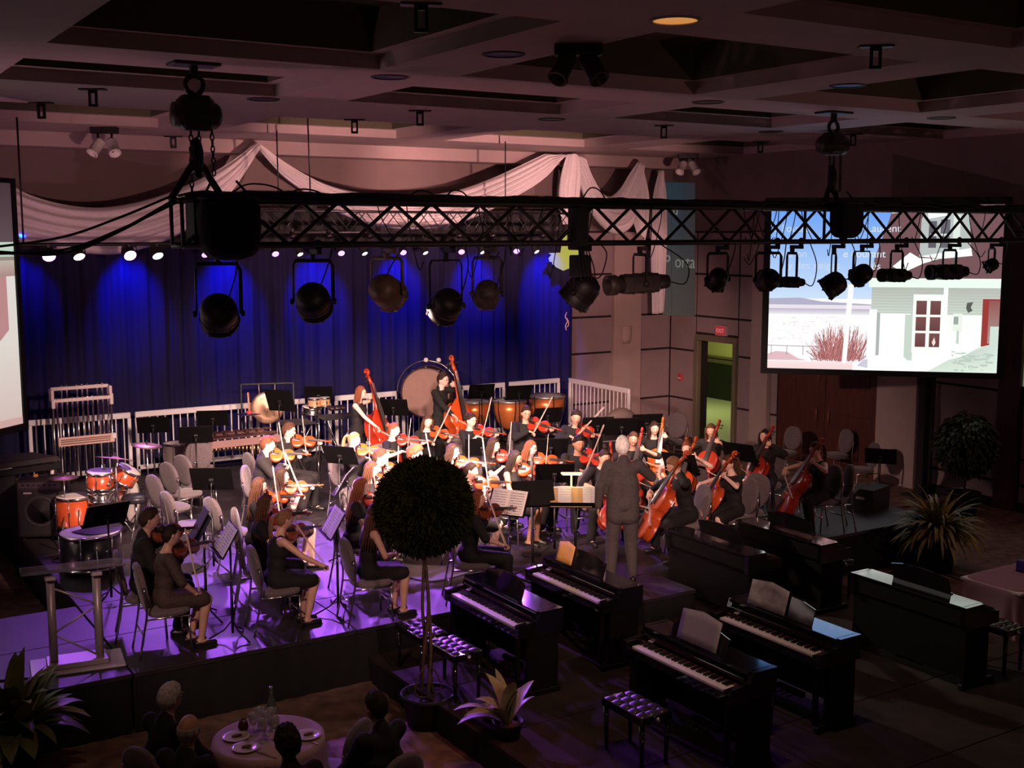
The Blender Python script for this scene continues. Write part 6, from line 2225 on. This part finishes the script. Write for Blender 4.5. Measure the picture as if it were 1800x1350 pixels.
# concert bass drum
YD = 19.4
c = atY(752, 688, YD)
t = thing('concert_bass_drum', 'huge concert bass drum on a stand behind the right bassist', 'drum', c, R(-38))
r_ = .46
Tt = Mx.Rotation(R(90), 4, 'X')
m = MB(); m.lathe([(r_, -.22), (r_, .22), (r_ * .97, .22), (r_ * .97, -.22)], 40, Tt); m.build('shell', mat('black_shell', (.010, .009, .012)), t)
for z in (-.215, .215):
    m = MB(); m.lathe([(0, z), (r_ * .98, z)], 40, Tt); m.build('head', mat('calf_head', (.26, .145, .12), .6, noise_amt=.08, scale=6), t)
    m = MB(); m.lathe([(r_ * .985, z - .025), (r_ * 1.03, z - .025), (r_ * 1.03, z + .025), (r_ * .985, z + .025)], 40, Tt); m.build('hoop', mat('brown_hoop', (.07, .03, .02), .3), t)
for k in range(12):
    a = k * math.pi / 6
    m = MB(); m.tube([(r_ * 1.03 * math.cos(a), -.24, r_ * 1.03 * math.sin(a)), (r_ * 1.03 * math.cos(a), .24, r_ * 1.03 * math.sin(a))], .008, 6); m.box((r_ * 1.03 * math.cos(a), -.2, r_ * 1.03 * math.sin(a)), (.03, .03, .03)); m.build('tension_rod', CHROME, t)
m = MB(); m.tube([((r_ + .12) * math.cos(a), 0, (r_ + .12) * math.sin(a)) for a in np.linspace(-.2, math.pi + .2, 25)][::1], .016, 7); m.build('swivel_ring', CHROME, t)
for sx in (-1, 1):
    m = MB(); m.tube([(sx * (r_ + .12), 0, 0), (sx * (r_ + .05), 0, STZ - c.z + .05)], .02, 8); m.box((sx * (r_ + .05), 0, STZ - c.z + .03), (.06, .6, .05), b=.01); m.build('stand_side', BLACK, t)
    m = MB(); m.ell((sx * .12 + .1, -.05, r_ + .14), (.045, .045, .045), nu=12, nv=9); m.build('white_knob', WHITEP, t)

# kettledrums
for px, py, r_, lab in ((834, 704, .31, 'copper kettledrum left of three, partly behind a stand'), (896, 703, .33, 'copper kettledrum in the middle of the three'), (961, 695, .37, 'largest copper kettledrum at the right of the three')):
    p = at(px, py, STZ + .86)
    t = thing('kettledrum', lab, 'kettledrum', p, 0, 'copper kettledrums')
    m = MB(); m.lathe([(0, -.60), (r_ * .25, -.59), (r_ * .55, -.53), (r_ * .8, -.40), (r_ * .95, -.22), (r_ * .98, -.03), (r_ * .96, -.03)], 36); m.build('kettle', COPPER, t)
    m = MB(); m.lathe([(0, .0), (r_ * .7, .001), (r_ * 1.02, -.004)], 36); m.build('head', mat('kettle_head', (.60, .58, .50), .5), t)
    m = MB(); m.lathe([(r_ * 1.0, -.03), (r_ * 1.06, -.03), (r_ * 1.06, .008), (r_ * 1.0, .008)], 36); m.build('hoop', STEEL, t)
    for k in range(6):
        a = k * math.pi / 3 + .3
        m = MB(); m.tube([(r_ * 1.05 * math.cos(a), r_ * 1.05 * math.sin(a), .02), (r_ * 1.05 * math.cos(a), r_ * 1.05 * math.sin(a), -.16), (r_ * .75 * math.cos(a), r_ * .75 * math.sin(a), -.60), (r_ * .5 * math.cos(a), r_ * .5 * math.sin(a), -.76)], .012, 6); m.build('strut', BLACK, t)
    m = MB(); m.lathe([(0, -.80), (r_ * .62, -.80), (r_ * .62, -.75), (0, -.73)], 24); m.build('base', BLACK, t)
    for k in range(3):
        a = k * 2.094
        m = MB(); m.lathe([(0, -.02), (.045, -.02), (.045, .02), (0, .02)], 12, Mx.Translation((r_ * .62 * math.cos(a), r_ * .62 * math.sin(a), -.815)) @ Mx.Rotation(R(90), 4, 'X')); m.build('castor', BLACK, t)
    m = MB(); m.box((0, -r_ * .75, -.76), (.1, .2, .03), b=.006); m.build('pedal', STEEL, t)
# cloth topped case beside the violas
p = at(1092, 728, STZ + .86)
t = thing('equipment_case', 'dark flight case with pale cloth hump behind the viola players', 'case', (p.x, p.y, STZ), R(-12))
m = MB(); m.box((0, 0, .40), (.95, .5, .80), b=.015); m.build('case', mat('amp_vinyl', (.016, .012, .012)), t)
m = MB(); m.box((0, -.252, .76), (.96, .01, .03)); m.box((0, -.252, .42), (.96, .01, .02)); m.build('edge_trim', STEEL, t)
m = MB(); m.ell((0, 0, 0), None, Mx.Translation((0, 0, .80)), 18, 10, fn=lambda v: V((v.x * .30 * (1 - .35 * max(0, v.z)), v.y * .17, max(0, v.z) ** .8 * .18))); m.build('covered_hump', mat('cover_grey', (.30, .22, .20), .8), t)
m = MB(); m.box((.0, .1, .86), (.02, .02, .02)); m.box((-.42, -.12, .83), (.12, .1, .05), b=.008); m.build('small_box', PALE, t)
# drawn boxes under the stage edge at right: monitor wedge
p = at(1562, 893, STZ)
t = thing('stage_monitor', 'black wedge monitor speaker lying at the right end of the stage', 'speaker', (min(p.x, 14.0), 12.0, STZ), R(15))
m = MB(); m.prism([(-.2, 0), (.22, 0), (.22, .13), (.02, .34), (-.2, .34)], -.28, .28, Mx(((0, 0, 1, 0), (1, 0, 0, 0), (0, 1, 0, 0), (0, 0, 0, 1)))); m.build('cabinet', MATTE, t)
m = MB(); m.box((0, .125, .24), (.5, .012, .26), Mx.Rotation(R(-46), 3, 'X'), 0, .004); m.build('grille', mat('amp_panel', (.05, .04, .04)), t)
for sx in (-.29, .29):
    m = MB(); m.box((sx, 0, .2), (.012, .14, .04), b=.004); m.build('handle', STEEL, t)
# cables on the stage floor
for pts, lab in (([(70, 955), (90, 962), (115, 972), (92, 985), (110, 990)], 'thin dark cables looped on the purple floor before the amplifier'), ([(700, 1010), (760, 1022), (830, 1005), (880, 985)], 'cable trailing across the stage floor under the ball tree')):
    t = thing('floor_cable', lab, 'cable', (0, 0, 0))
    m = MB(); m.tube(spl([at(x, y, STZ + .01) for x, y in pts], 30), .008, 5); m.build('cable', MATTE, t)
# ================================================================== PIANOS ON THE LOW EXTENSION
def make_piano(open_=True):
    """keyboard on the -X side, length along Y, origin at floor middle of the back face"""
    t = thing('digital_piano', 'digital piano', 'piano')
    L = 1.40
    m = MB(); m.box((-.235, 0, .80), (.47, L, .035), b=.008); m.build('top_board', PIANOB, t) if False else None
    m = MB(); m.box((-.15, 0, .835), (.30, L, .03), b=.006); m.build('lid', PIANOB, t)
    m = MB(); m.box((-.15, 0, .74), (.27, L - .05, .17)); m.build('body', PIANOR, t)
    m = MB(); m.box((-.385, 0, .655), (.25, L - .05, .06)); kb_ = m.build('keybed', PIANOR, t)
    m = MB(); m.box((-.515, 0, .665), (.02, L - .05, .075), b=.004); m.build('key_slip', PIANOB, t)
    for sy in (-1, 1):
        m = MB(); m.prism([(-.52, .62), (0, .62), (0, .85), (-.27, .85), (-.30, .765), (-.52, .745)], -.03, .03, Mx(((1, 0, 0, 0), (0, 0, 1, sy * (L / 2 - .0)), (0, 1, 0, 0), (0, 0, 0, 1)))); m.build('side_cheek', PIANOB, t)
        m = MB(); m.box((-.22, sy * (L / 2 - .01), .31), (.36, .045, .62), b=.004); m.build('side_panel', PIANOR, t)
        m = MB(); m.box((-.26, sy * (L / 2 - .01), .03), (.50, .06, .06), b=.01); m.build('foot', PIANOR, t)
        if open_:
            m = MB(); m.box((-.47, sy * (L / 2 - .06), .35), (.045, .045, .60), b=.006); m.build('front_leg', PIANOR, t)
    m = MB(); m.box((-.05, 0, .38), (.02, L - .06, .52)); m.build('back_panel', PIANOR, t)
    m = MB(); m.box((-.12, 0, .10), (.06, .34, .05), b=.006); m.build('pedal_box', PIANOR, t)
    for k in (-1, 0, 1):
        m = MB(); m.box((-.19, k * .07, .08), (.12, .022, .010), b=.004); m.build('pedal', GOLD, t)
    nk = 52
    kw = 1.225 / nk
    if open_:
        km = MB(); km.box((-.425, 0, .705), (.15, kw * .94, .022), b=.002); kme = km.mesh('white_key', KEYW)
        bm = MB(); bm.box((-.385, 0, .722), (.09, kw * .52, .022), b=.003); bme = bm.mesh('black_key', KEYB)
        for i in range(nk):
            y = 1.225 / 2 - (i + .5) * kw
            o = bpy.data.objects.new('white_key', kme); COL.objects.link(o); o.parent = kb_; o.location.y = y
            if i < nk - 1 and (i % 7) not in (1, 4):
                o = bpy.data.objects.new('black_key', bme); COL.objects.link(o); o.parent = kb_; o.location.y = y - kw / 2
        m = MB(); m.box((-.305, 0, .755), (.022, L - .07, .075), Mx.Rotation(R(-18), 3, 'Y'), 0, .004); m.build('fallboard', PIANOB, t)
        m = MB(); m.box((-.345, 0, .722), (.03, L - .08, .004)); m.build('felt_strip', mat('red_felt_dark', (.12, .012, .012), .9), t)
        m = MB(); m.box((-.325, L / 2 - .14, .742), (.03, .05, .012), b=.003); m.build('power_button', mat('button_grey', (.4, .38, .36), .4), t)
    else:
        m = MB(); m.box((-.39, 0, .755), (.26, L - .06, .024), Mx.Rotation(R(-6), 3, 'Y'), 0, .004); m.build('closed_lid', PIANOB, t)
    # music rest
    m = MB()
    ol = [(-.36, 0), (.36, 0), (.36, .17), (.2, .205), (0, .215), (-.2, .205), (-.36, .17)]
    m.prism(ol, -.006, .006, Mx.Translation((-.25, 0, .85)) @ Mx.Rotation(R(16), 4, 'Y') @ Mx(((0, 0, 1, 0), (1, 0, 0, 0), (0, 1, 0, 0), (0, 0, 0, 1)))); m.build('music_rest', PIANOB, t)
    m = MB(); m.box((-.27, 0, .856), (.03, .72, .012), b=.003); m.build('rest_ledge', PIANOB, t)
    return t


PO, PC = Proto(make_piano(True)), Proto(make_piano(False))
GP = 'black digital pianos on the low platform'


def piano(x, y, label, rev=False):
    return (PC if rev else PO).put((x, y, EXZ), math.pi if rev else 0, label, GP)


piano(6.36, 9.89, 'black digital piano with its keys showing, leftmost of the back row')
piano(7.49, 10.12 - .06, 'black digital piano in front of the conductor, orange sheet on it')
piano(6.99, 7.62, 'nearest black digital piano, grey paper on its music rest')
piano(8.22, 7.80, 'black digital piano with mirror bright top reflecting the screen')
piano(9.18, 10.28, 'closed black piano just right of the podium, its back to us', True)
piano(10.22, 10.16, 'closed black piano farthest back below the cellists', True)
piano(9.66, 7.76, 'closed black piano at the right, its back to us, raised music rest', True)
# papers and things on the pianos
def paper_on(x, y, label, mt, w=.46, h=.30, dy=0):
    t = thing('loose_sheet', label, 'paper', (x - .262, y + dy, EXZ + .865))
    t.rotation_euler = (0, R(16), 0)
    m = MB(); m.grid(lambda u, v: V((-.010 + .012 * math.sin(u * 3.14) * v, (u - .5) * w, v * (h - .03 * abs(u - .5) * 2))), 8, 4); o = m.build('page', mt, t)
    o.modifiers.new('t', 'SOLIDIFY').thickness = .002
    return t


paper_on(7.49, 10.06, 'orange sheet leaning on the music rest before the conductor', mat('orange_paper', (.75, .42, .08), .7), .30, .24, .34)
paper_on(6.99, 7.62, 'large grey sheet standing on the nearest piano', mat('grey_paper', (.27, .24, .25), .7), .52, .30, .0)
paper_on(8.22, 7.80, 'grey photocopied sheets standing on the mirror bright piano', mat('photo_paper', (.30, .27, .27), .6, noise_amt=.6, scale=7), .50, .27, .22)


def make_bench():
    t = thing('piano_bench', 'piano bench', 'bench')
    m = MB()
    nx, ny = 6, 12
    w, L = .33, .56
    m.grid(lambda u, v: V(((u - .5) * w, (v - .5) * L, .47 + .022 * abs(math.sin(u * math.pi * 3) * math.sin(v * math.pi * 5)) ** .5 - .02 * max(abs(u - .5), abs(v - .5)) ** 6 * 60)), 18, 30); m.build('tufted_seat', LEATHER, t)
    m = MB()
    for i in range(1, 3):
        for j in range(1, 5):
            m.ell(((i / 3 - .5) * w, (j / 5 - .5) * L, .474), (.010, .010, .006), nu=8, nv=5)
    m.build('seat_buttons', LEATHER, t)
    m = MB(); m.box((0, 0, .435), (w, L, .07), b=.006); m.build('frame', PIANOB, t)
    for sx in (-1, 1):
        for sy in (-1, 1):
            m = MB(); m.tube([(sx * (w / 2 - .03), sy * (L / 2 - .03), .41), (sx * (w / 2 - .035), sy * (L / 2 - .035), 0)], [.026, .018], 8); m.build('leg', PIANOB, t)
    for sy in (-1, 1):
        m = MB(); m.lathe([(0, 0), (.024, 0), (.028, .02), (.02, .035), (0, .037)], 10, zto((0, sy, 0), (0, sy * L / 2, .435))); m.build('height_knob', CHROME, t)
    return t


BP = Proto(make_bench())
for x, y, lab in ((5.42, 10.35, 'black tufted bench at the left end of the low platform'), (5.45, 9.72, 'purple lit tufted bench in front of the leftmost piano'), (6.06, 7.62, 'dark tufted bench before the nearest piano'), (7.28, 7.62, 'dark tufted bench between the two front pianos'), (6.62, 10.2, 'dark bench squeezed behind the leftmost piano'), (10.55, 7.35, 'dark bench right of the closed right hand piano'), (10.95, 10.0, 'bench behind the farthest closed piano')):
    BP.put((x, y, EXZ), 0, lab, 'black piano benches')

# ================================================================== LECTERN
t = thing('lectern', 'clear acrylic lectern on round truss legs at the front left', 'lectern', (2.30, 11.62, STZ), R(-8))
TRL = mat('lectern_tube', (.42, .36, .38), .4, .35)
for sx in (-.21, .21):
    for sy in (-.07, .07):
        m = MB(); m.tube([(sx, sy, .02), (sx, sy, .86)], .036, 10); m.build('leg_tube', TRL, t)
for z0, z1 in ((.08, .36), (.36, .60), (.60, .82)):
    k = int(z0 * 10) % 2
    m = MB(); m.tube([(-.21 if k else .21, -.07, z0), (.21 if k else -.21, -.07, z1)], .010, 6); m.build('lattice', TRL, t)
    for sx in (-.21, .21):
        m = MB(); m.tube([(sx, -.07, z0), (sx, .07, z1)], .008, 6); m.build('lattice', TRL, t)
m = MB(); m.box((0, 0, .012), (.86, .50, .024), b=.008); m.build('base_plate', mat('frosted_acrylic', (.55, .48, .60), .3, coat=.5), t)
m = MB(); m.box((0, -.02, .055), (.56, .30, .05), b=.006); m.build('base_clamp', TRL, t)
Tl = Mx.Translation((0, .02, .95)) @ Mx.Rotation(R(-13), 4, 'X')
m = MB(); m.box(Tl @ V((0, 0, 0)), (.94, .46, .016), Tl.to_3x3(), 0, .005); m.build('slanted_top', ACRYL, t)
m = MB(); m.box(Tl @ V((0, .225, .03)), (.94, .014, .06), Tl.to_3x3(), 0, .005); m.build('paper_stop', ACRYL, t)
for sx in (-.21, .21):
    m = MB(); m.box((sx, 0, .89), (.1, .22, .04), Tl.to_3x3(), 0, .006); m.build('top_bracket', TRL, t)
t = thing('floor_cable', 'cable running left from the lectern foot', 'cable', (0, 0, 0))
m = MB(); m.tube(spl([at(x, y, STZ + .01) for x, y in ((-20, 1198), (40, 1193), (80, 1188), (100, 1176))], 20), .009, 5); m.build('cable', MATTE, t)

# ================================================================== PLANTS
def leaf(m, base, d, L, w, droop, n=6, twist=0, mi=0):
    """one curved blade with a midrib fold"""
    d = V(d).normalized()
    sd = d.cross(V((0, 0, 1)))
    sd = sd.normalized() if sd.length > .05 else V((1, 0, 0))
    sd = Mx.Rotation(twist, 3, d) @ sd
    vs, fs = [], []
    p = V(base)
    dd = d.copy()
    for i in range(n + 1):
        t_ = i / n
        ww = w * (math.sin(math.pi * min(1, t_ * .93 + .07)) ** .8)
        up = sd.cross(dd).normalized()
        vs += [p - sd * ww + up * ww * .25, p, p + sd * ww + up * ww * .25]
        dd = (dd + V((0, 0, -droop / n))).normalized()
        p = p + dd * (L / n)
    for i in range(n):
        a = i * 3
        fs += [(a, a + 1, a + 4, a + 3), (a + 1, a + 2, a + 5, a + 4)]
    m.add(vs, fs, mi, True)


def plant(name, label, p, nleaf, L, w, mt, pot_r, pot_h, droop=1.2, spread=1.0, seed=1, up=.8, group=None):
    rnd = random.Random(seed)
    t = thing(name, label, 'plant', p)
    m = MB(); m.lathe([(0, 0), (pot_r * .8, 0), (pot_r, pot_h), (pot_r * 1.06, pot_h), (pot_r * 1.06, pot_h - .03), (pot_r * .95, pot_h - .04), (0, pot_h - .04)], 24); m.build('pot', POTM, t)
    m = MB(); m.lathe([(0, pot_h - .02), (pot_r * .94, pot_h - .035)], 20); m.build('soil', BARK, t)
    for k in range(nleaf):
        a = rnd.uniform(0, 6.283)
        e_ = rnd.uniform(.15, 1.0)
        d = V((math.cos(a) * spread * e_, math.sin(a) * spread * e_, up + .5 * (1 - e_)))
        m = MB()
        b = V((math.cos(a) * pot_r * .35 * e_, math.sin(a) * pot_r * .35 * e_, pot_h - .04))
        LL = L * rnd.uniform(.7, 1.15)
        leaf(m, b, d, LL, w * rnd.uniform(.75, 1.2), droop * rnd.uniform(.7, 1.4), 7, rnd.uniform(-.5, .5))
        m.build('leaf', mt if rnd.random() < .75 else LEAFP, t)
    return t


plant('potted_fern', 'large arching fern in a dark pot right of the stage', at(1645, 1002, 0), 230, .74, .030, mat('fern_leaf', (.26, .23, .06), .5, noise_amt=.4, scale=6), .27, .55, 1.9, 1.1, 3, .9)
plant('leafy_plant', 'broad leaved plant cut by the lower left picture corner', at(28, 1375, 0), 60, .72, .085, LEAFG, .24, .42, 1.6, 1.0, 5, 1.0)
t = plant('peace_lily', 'small pale broad leaved plant before the pianos', at(893, 1296, EXZ), 13, .50, .062, LEAFP, .13, .16, 1.5, 1.0, 11, 1.0)

# ball topped tree in front of the stage
p = at(752, 1272, 0)
cz = zat(p, 890)
rr_ = 87 / F_PX * ((np.array((p.x, p.y, cz)) - np.array((0, 0, CAM_Z))) @ _f)
q = atY(745, 890, p.y)
t = thing('ball_tree', 'round clipped dark ball tree on a thin stem before the stage', 'tree', p)
c = V((q.x - p.x, 0, cz))
m = MB(); m.lathe([(0, 0), (.2, 0), (.25, .32), (.27, .32), (.27, .28), (0, .27)], 24); m.build('pot', POTM, t)
rnd = random.Random(4)
for k in range(3):
    a = k * 2.1
    m = MB(); m.tube(spl([(.07 * math.cos(a), .07 * math.sin(a), .26), (.04 * math.cos(a + 1.2), .04 * math.sin(a + 1.2), .75), (.04 * math.cos(a + 2.6), .04 * math.sin(a + 2.6), 1.2), (c.x * .9 + .01 * math.cos(a), 0, cz - rr_ * .8)], 16), .017, 7); m.build('twisted_stem', BARK, t)
for k in range(2):
    m = MB(); m.tube(spl([(0, 0, .6), (-.10 + .2 * k, 0, .5), (-.14 + .28 * k, -.02, .33), (0, -.06, .29)], 12), .008, 5); m.build('trailing_root', BARK, t)
m = MB(); m.ell(c, (rr_ * .90,) * 3, None, 32, 22, fn=lambda v: v * (rr_ * .90 * (1 + .05 * noise.noise(v * 4)))); m.build('inner_foliage', LEAFD, t)
m = MB()
for k in range(14000):
    z = rnd.uniform(-1, 1)
    a = rnd.uniform(0, 6.283)
    s_ = math.sqrt(1 - z * z)
    v = V((s_ * math.cos(a), s_ * math.sin(a), z))
    b = c + v * (rr_ * rnd.uniform(.84, .95) * (1 + .05 * noise.noise(v * 4)))
    d = (v + V((rnd.uniform(-.9, .9), rnd.uniform(-.9, .9), rnd.uniform(-.9, .9)))).normalized()
    leaf(m, b, d, rnd.uniform(.045, .085), .010, .3, 2, rnd.uniform(-2, 2))
m.build('clipped_leaves', LEAFD, t, 'stuff')

# ficus by the right wall
p = at(1693, 905, 0)
t = thing('potted_ficus', 'dim bushy fig tree by the right wall', 'tree', p)
m = MB(); m.lathe([(0, 0), (.2, 0), (.26, .4), (.28, .4), (.27, .36), (0, .35)], 24); m.build('pot', POTM, t)
for k in range(4):
    a = k * 1.6
    m = MB(); m.tube(spl([(0, 0, .35), (.03 * math.cos(a), .03 * math.sin(a), .7), (.25 * math.cos(a), .25 * math.sin(a), 1.25)], 8), .018, 6); m.build('stem', BARK, t)
m = MB()
for k in range(2600):
    v = V((rnd.gauss(0, 1), rnd.gauss(0, 1), rnd.gauss(0, 1))).normalized()
    r = rnd.uniform(.35, 1) ** .5
    b = V((v.x * .48 * r, v.y * .48 * r, 1.22 + v.z * .52 * r))
    leaf(m, b, V((v.x, v.y, v.z * .4 - .3)), rnd.uniform(.09, .15), .025, .7, 3, rnd.uniform(-1, 1))
m.build('foliage', mat('ficus_leaf', (.04, .055, .018), .5, noise_amt=.5, scale=6), t, 'stuff')

# ================================================================== AUDIENCE TABLE
tc = at(472, 1294, .75)
t = thing('round_table', 'round banquet table under white cloth at the bottom of the picture', 'table', (tc.x, tc.y, 0))
m = MB(); m.lathe([(0, .715), (.41, .715), (.41, .735), (0, .735)], 40); m.build('top', WHITEP, t)
m = MB(); m.tube([(0, 0, .02), (0, 0, .71)], .04, 10); m.build('pedestal', BLACK, t)
for k in range(4):
    m = MB(); m.tube([(0, 0, .12), (.3 * math.cos(k * 1.57), .3 * math.sin(k * 1.57), .02)], .02, 7); m.build('foot', BLACK, t)
m = MB()
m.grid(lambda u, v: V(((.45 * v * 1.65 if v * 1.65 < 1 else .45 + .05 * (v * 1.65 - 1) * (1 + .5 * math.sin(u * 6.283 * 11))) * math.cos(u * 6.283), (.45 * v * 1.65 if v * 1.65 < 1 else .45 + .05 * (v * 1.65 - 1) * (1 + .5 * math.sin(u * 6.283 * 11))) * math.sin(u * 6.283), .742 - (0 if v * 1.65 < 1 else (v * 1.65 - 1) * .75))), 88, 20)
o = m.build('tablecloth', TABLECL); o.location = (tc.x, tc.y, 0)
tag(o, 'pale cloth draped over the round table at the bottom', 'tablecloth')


def on_table(px, py):
    return at(px, py, .744)


def goblet(px, py, label, h=.19):
    t = thing('wine_glass', label, 'glass', on_table(px, py), 0, 'wine glasses on the round table')
    m = MB(); m.lathe([(.0, 0), (.034, 0), (.034, .003), (.005, .008), (.0045, h * .45), (.02, h * .5), (.038, h * .68), (.036, h), (.034, h), (.036, h * .68), (.018, h * .52), (0, h * .5)], 20); m.build('bowl_and_stem', GOBLET, t)


for px, py, lab in ((446, 1293, 'wine glass at the left of the cluster on the round table'), (457, 1283, 'wine glass behind the left one on the round table'), (468, 1291, 'wine glass in the middle of the cluster on the round table'), (478, 1284, 'wine glass nearest the bottle on the round table'), (484, 1300, 'wine glass at the right front of the cluster'), (462, 1304, 'wine glass at the front of the cluster on the round table')):
    goblet(px, py, lab)
t = thing('water_bottle', 'tall green glass bottle among the glasses on the round table', 'bottle', on_table(478, 1272))
m = MB(); m.lathe([(0, 0), (.036, 0), (.038, .01), (.038, .17), (.03, .21), (.014, .25), (.013, .30), (0, .30)], 20); m.build('bottle', mat('green_glass', (.25, .35, .25), .08, trans=.7), t)
m = MB(); m.lathe([(.0, .30), (.016, .30), (.016, .32), (0, .32)], 12); m.build('cap', mat('cap_grey', (.3, .3, .3), .4, .6), t)
m = MB(); m.lathe([(.0385, .06), (.039, .06), (.039, .14), (.0385, .14)], 20); m.build('label_band', mat('bottle_label', (.3, .34, .28), .6), t)
for px, py, lab in ((415, 1297, 'plate at the left of the round table'), (541, 1294, 'plate at the right edge of the round table'), (432, 1316, 'plate at the front left of the round table')):
    t = thing('plate', lab, 'plate', on_table(px, py), 0, 'plates on the round table')
    m = MB(); m.lathe([(0, .004), (.06, .004), (.085, .014), (.11, .018), (.11, .014), (.08, .006), (.05, 0), (0, 0)], 28); m.build('dish', mat('plate_glaze', (.6, .5, .5), .2), t)
    m = MB(); m.ell((.01, .01, .014), (.045, .022, .012), nu=10, nv=6); m.build('leftover_cake', mat('cake_brown', (.12, .05, .04), .8), t)
t = thing('table_candle', 'dark napkin holder standing on the left of the round table', 'napkin holder', on_table(428, 1285))
m = MB(); m.lathe([(0, 0), (.03, 0), (.045, .04), (.03, .10), (.02, .10), (.033, .045), (.02, .012), (0, .012)], 16); m.build('holder', mat('dark_red_glass', (.06, .012, .02), .2), t)
for px, py, lab in ((452, 1322, 'fork lying at the front of the round table'), (475, 1330, 'knife lying at the front of the round table'), (548, 1305, 'spoon lying at the right of the round table')):
    t = thing('cutlery', lab, 'cutlery', on_table(px, py), .4, 'cutlery on the round table')
    m = MB(); m.box((0, 0, .004), (.012, .14, .004), b=.001); m.build('handle', CHROME, t)
    m = MB(); m.box((0, .09, .005), (.022, .06, .003), b=.001); m.build('blade', CHROME, t)

# audience
def guest(lab, px, py, zh, face, hair, skin=SKIN, glasses=False, chair=None, cloth=CLOTHB, turn=0, female=False):
    h = at(px, py, zh)
    fw = V((-math.sin(face), math.cos(face), 0))
    o = h - fw * .05
    build_person(lab, (o.x, o.y), face, 'sit', hair, 'jacket' if not female else 'long', 'trouser', skin, cloth, glasses, 1.0, 0, .02, turn, .05, 'guests at the round table', .3, female)
    if chair:
        put_chair(o.x, o.y, 0, face, chair, 'chairs at the round table')


def toward(px, py, z=1.2, q=None, off=0):
    return head_to(at(px, py, z), (q or tc)) + R(off)


guest('grey haired man in glasses in dark jacket at the far left of the table', 297, 1221, 1.24, R(-64), ('short', 'grey'), SKINT, True, 'dark chair with shiny edge under the grey haired man', CLOTHB, -.1)
guest('bald man in dark clothes at the left of the round table', 330, 1283, 1.22, R(-50), ('bald', 'grey'), SKINT, False, 'dark chair under the bald man', CLOTHB)
guest('curly haired guest in black seen from behind the table', 506, 1292, 1.27, R(-8), ('curly', 'black'), SKINT, False, 'dark chair under the curly haired guest', CLOTHB)
guest('broad shouldered dark haired guest in black right of the table', 662, 1230, 1.27, R(14), ('short', 'black'), SKINT, False, 'dark oval backed chair under the broad shouldered guest', CLOTHB)
flush_people()
for px, py, hd, lab in ((585, 1305, 35, 'empty chair right of the round table'),):
    p = at(px, py, .7)
    put_chair(p.x, p.y, 0, R(hd), lab, 'chairs at the round table')

# side table with pink cloth at the right edge
p = at(1792, 1012, .78)
t = thing('side_table', 'cloth covered table at the right picture edge', 'table', (p.x, p.y, 0))
m = MB(); m.box((0, 0, .74), (1.1, .8, .03), b=.005); m.build('top', WHITEP, t)
for sx in (-.48, .48):
    for sy in (-.33, .33):
        m = MB(); m.tube([(sx, sy, 0), (sx, sy, .73)], .018, 7); m.build('leg', STEEL, t)
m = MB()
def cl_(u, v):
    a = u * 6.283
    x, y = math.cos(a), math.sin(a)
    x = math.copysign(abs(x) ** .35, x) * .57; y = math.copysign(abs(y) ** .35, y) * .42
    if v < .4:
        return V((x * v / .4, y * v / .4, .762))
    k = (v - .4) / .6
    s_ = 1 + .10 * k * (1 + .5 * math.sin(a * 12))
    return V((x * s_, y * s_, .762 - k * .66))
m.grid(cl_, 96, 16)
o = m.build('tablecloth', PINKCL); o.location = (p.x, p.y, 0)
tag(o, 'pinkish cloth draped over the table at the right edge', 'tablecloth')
q = at(1798, 1000, .79)
t = thing('blue_box', 'small blue box on the pink cloth at the right edge', 'box', (q.x, q.y, .765))
m = MB(); m.box((0, 0, .06), (.12, .12, .12), b=.01); m.build('box', mat('blue_plastic', (.06, .06, .45), .3), t)
m = MB(); m.box((0, 0, .125), (.10, .10, .012), b=.004); m.build('lid', mat('blue_lid', (.1, .1, .3), .3), t)
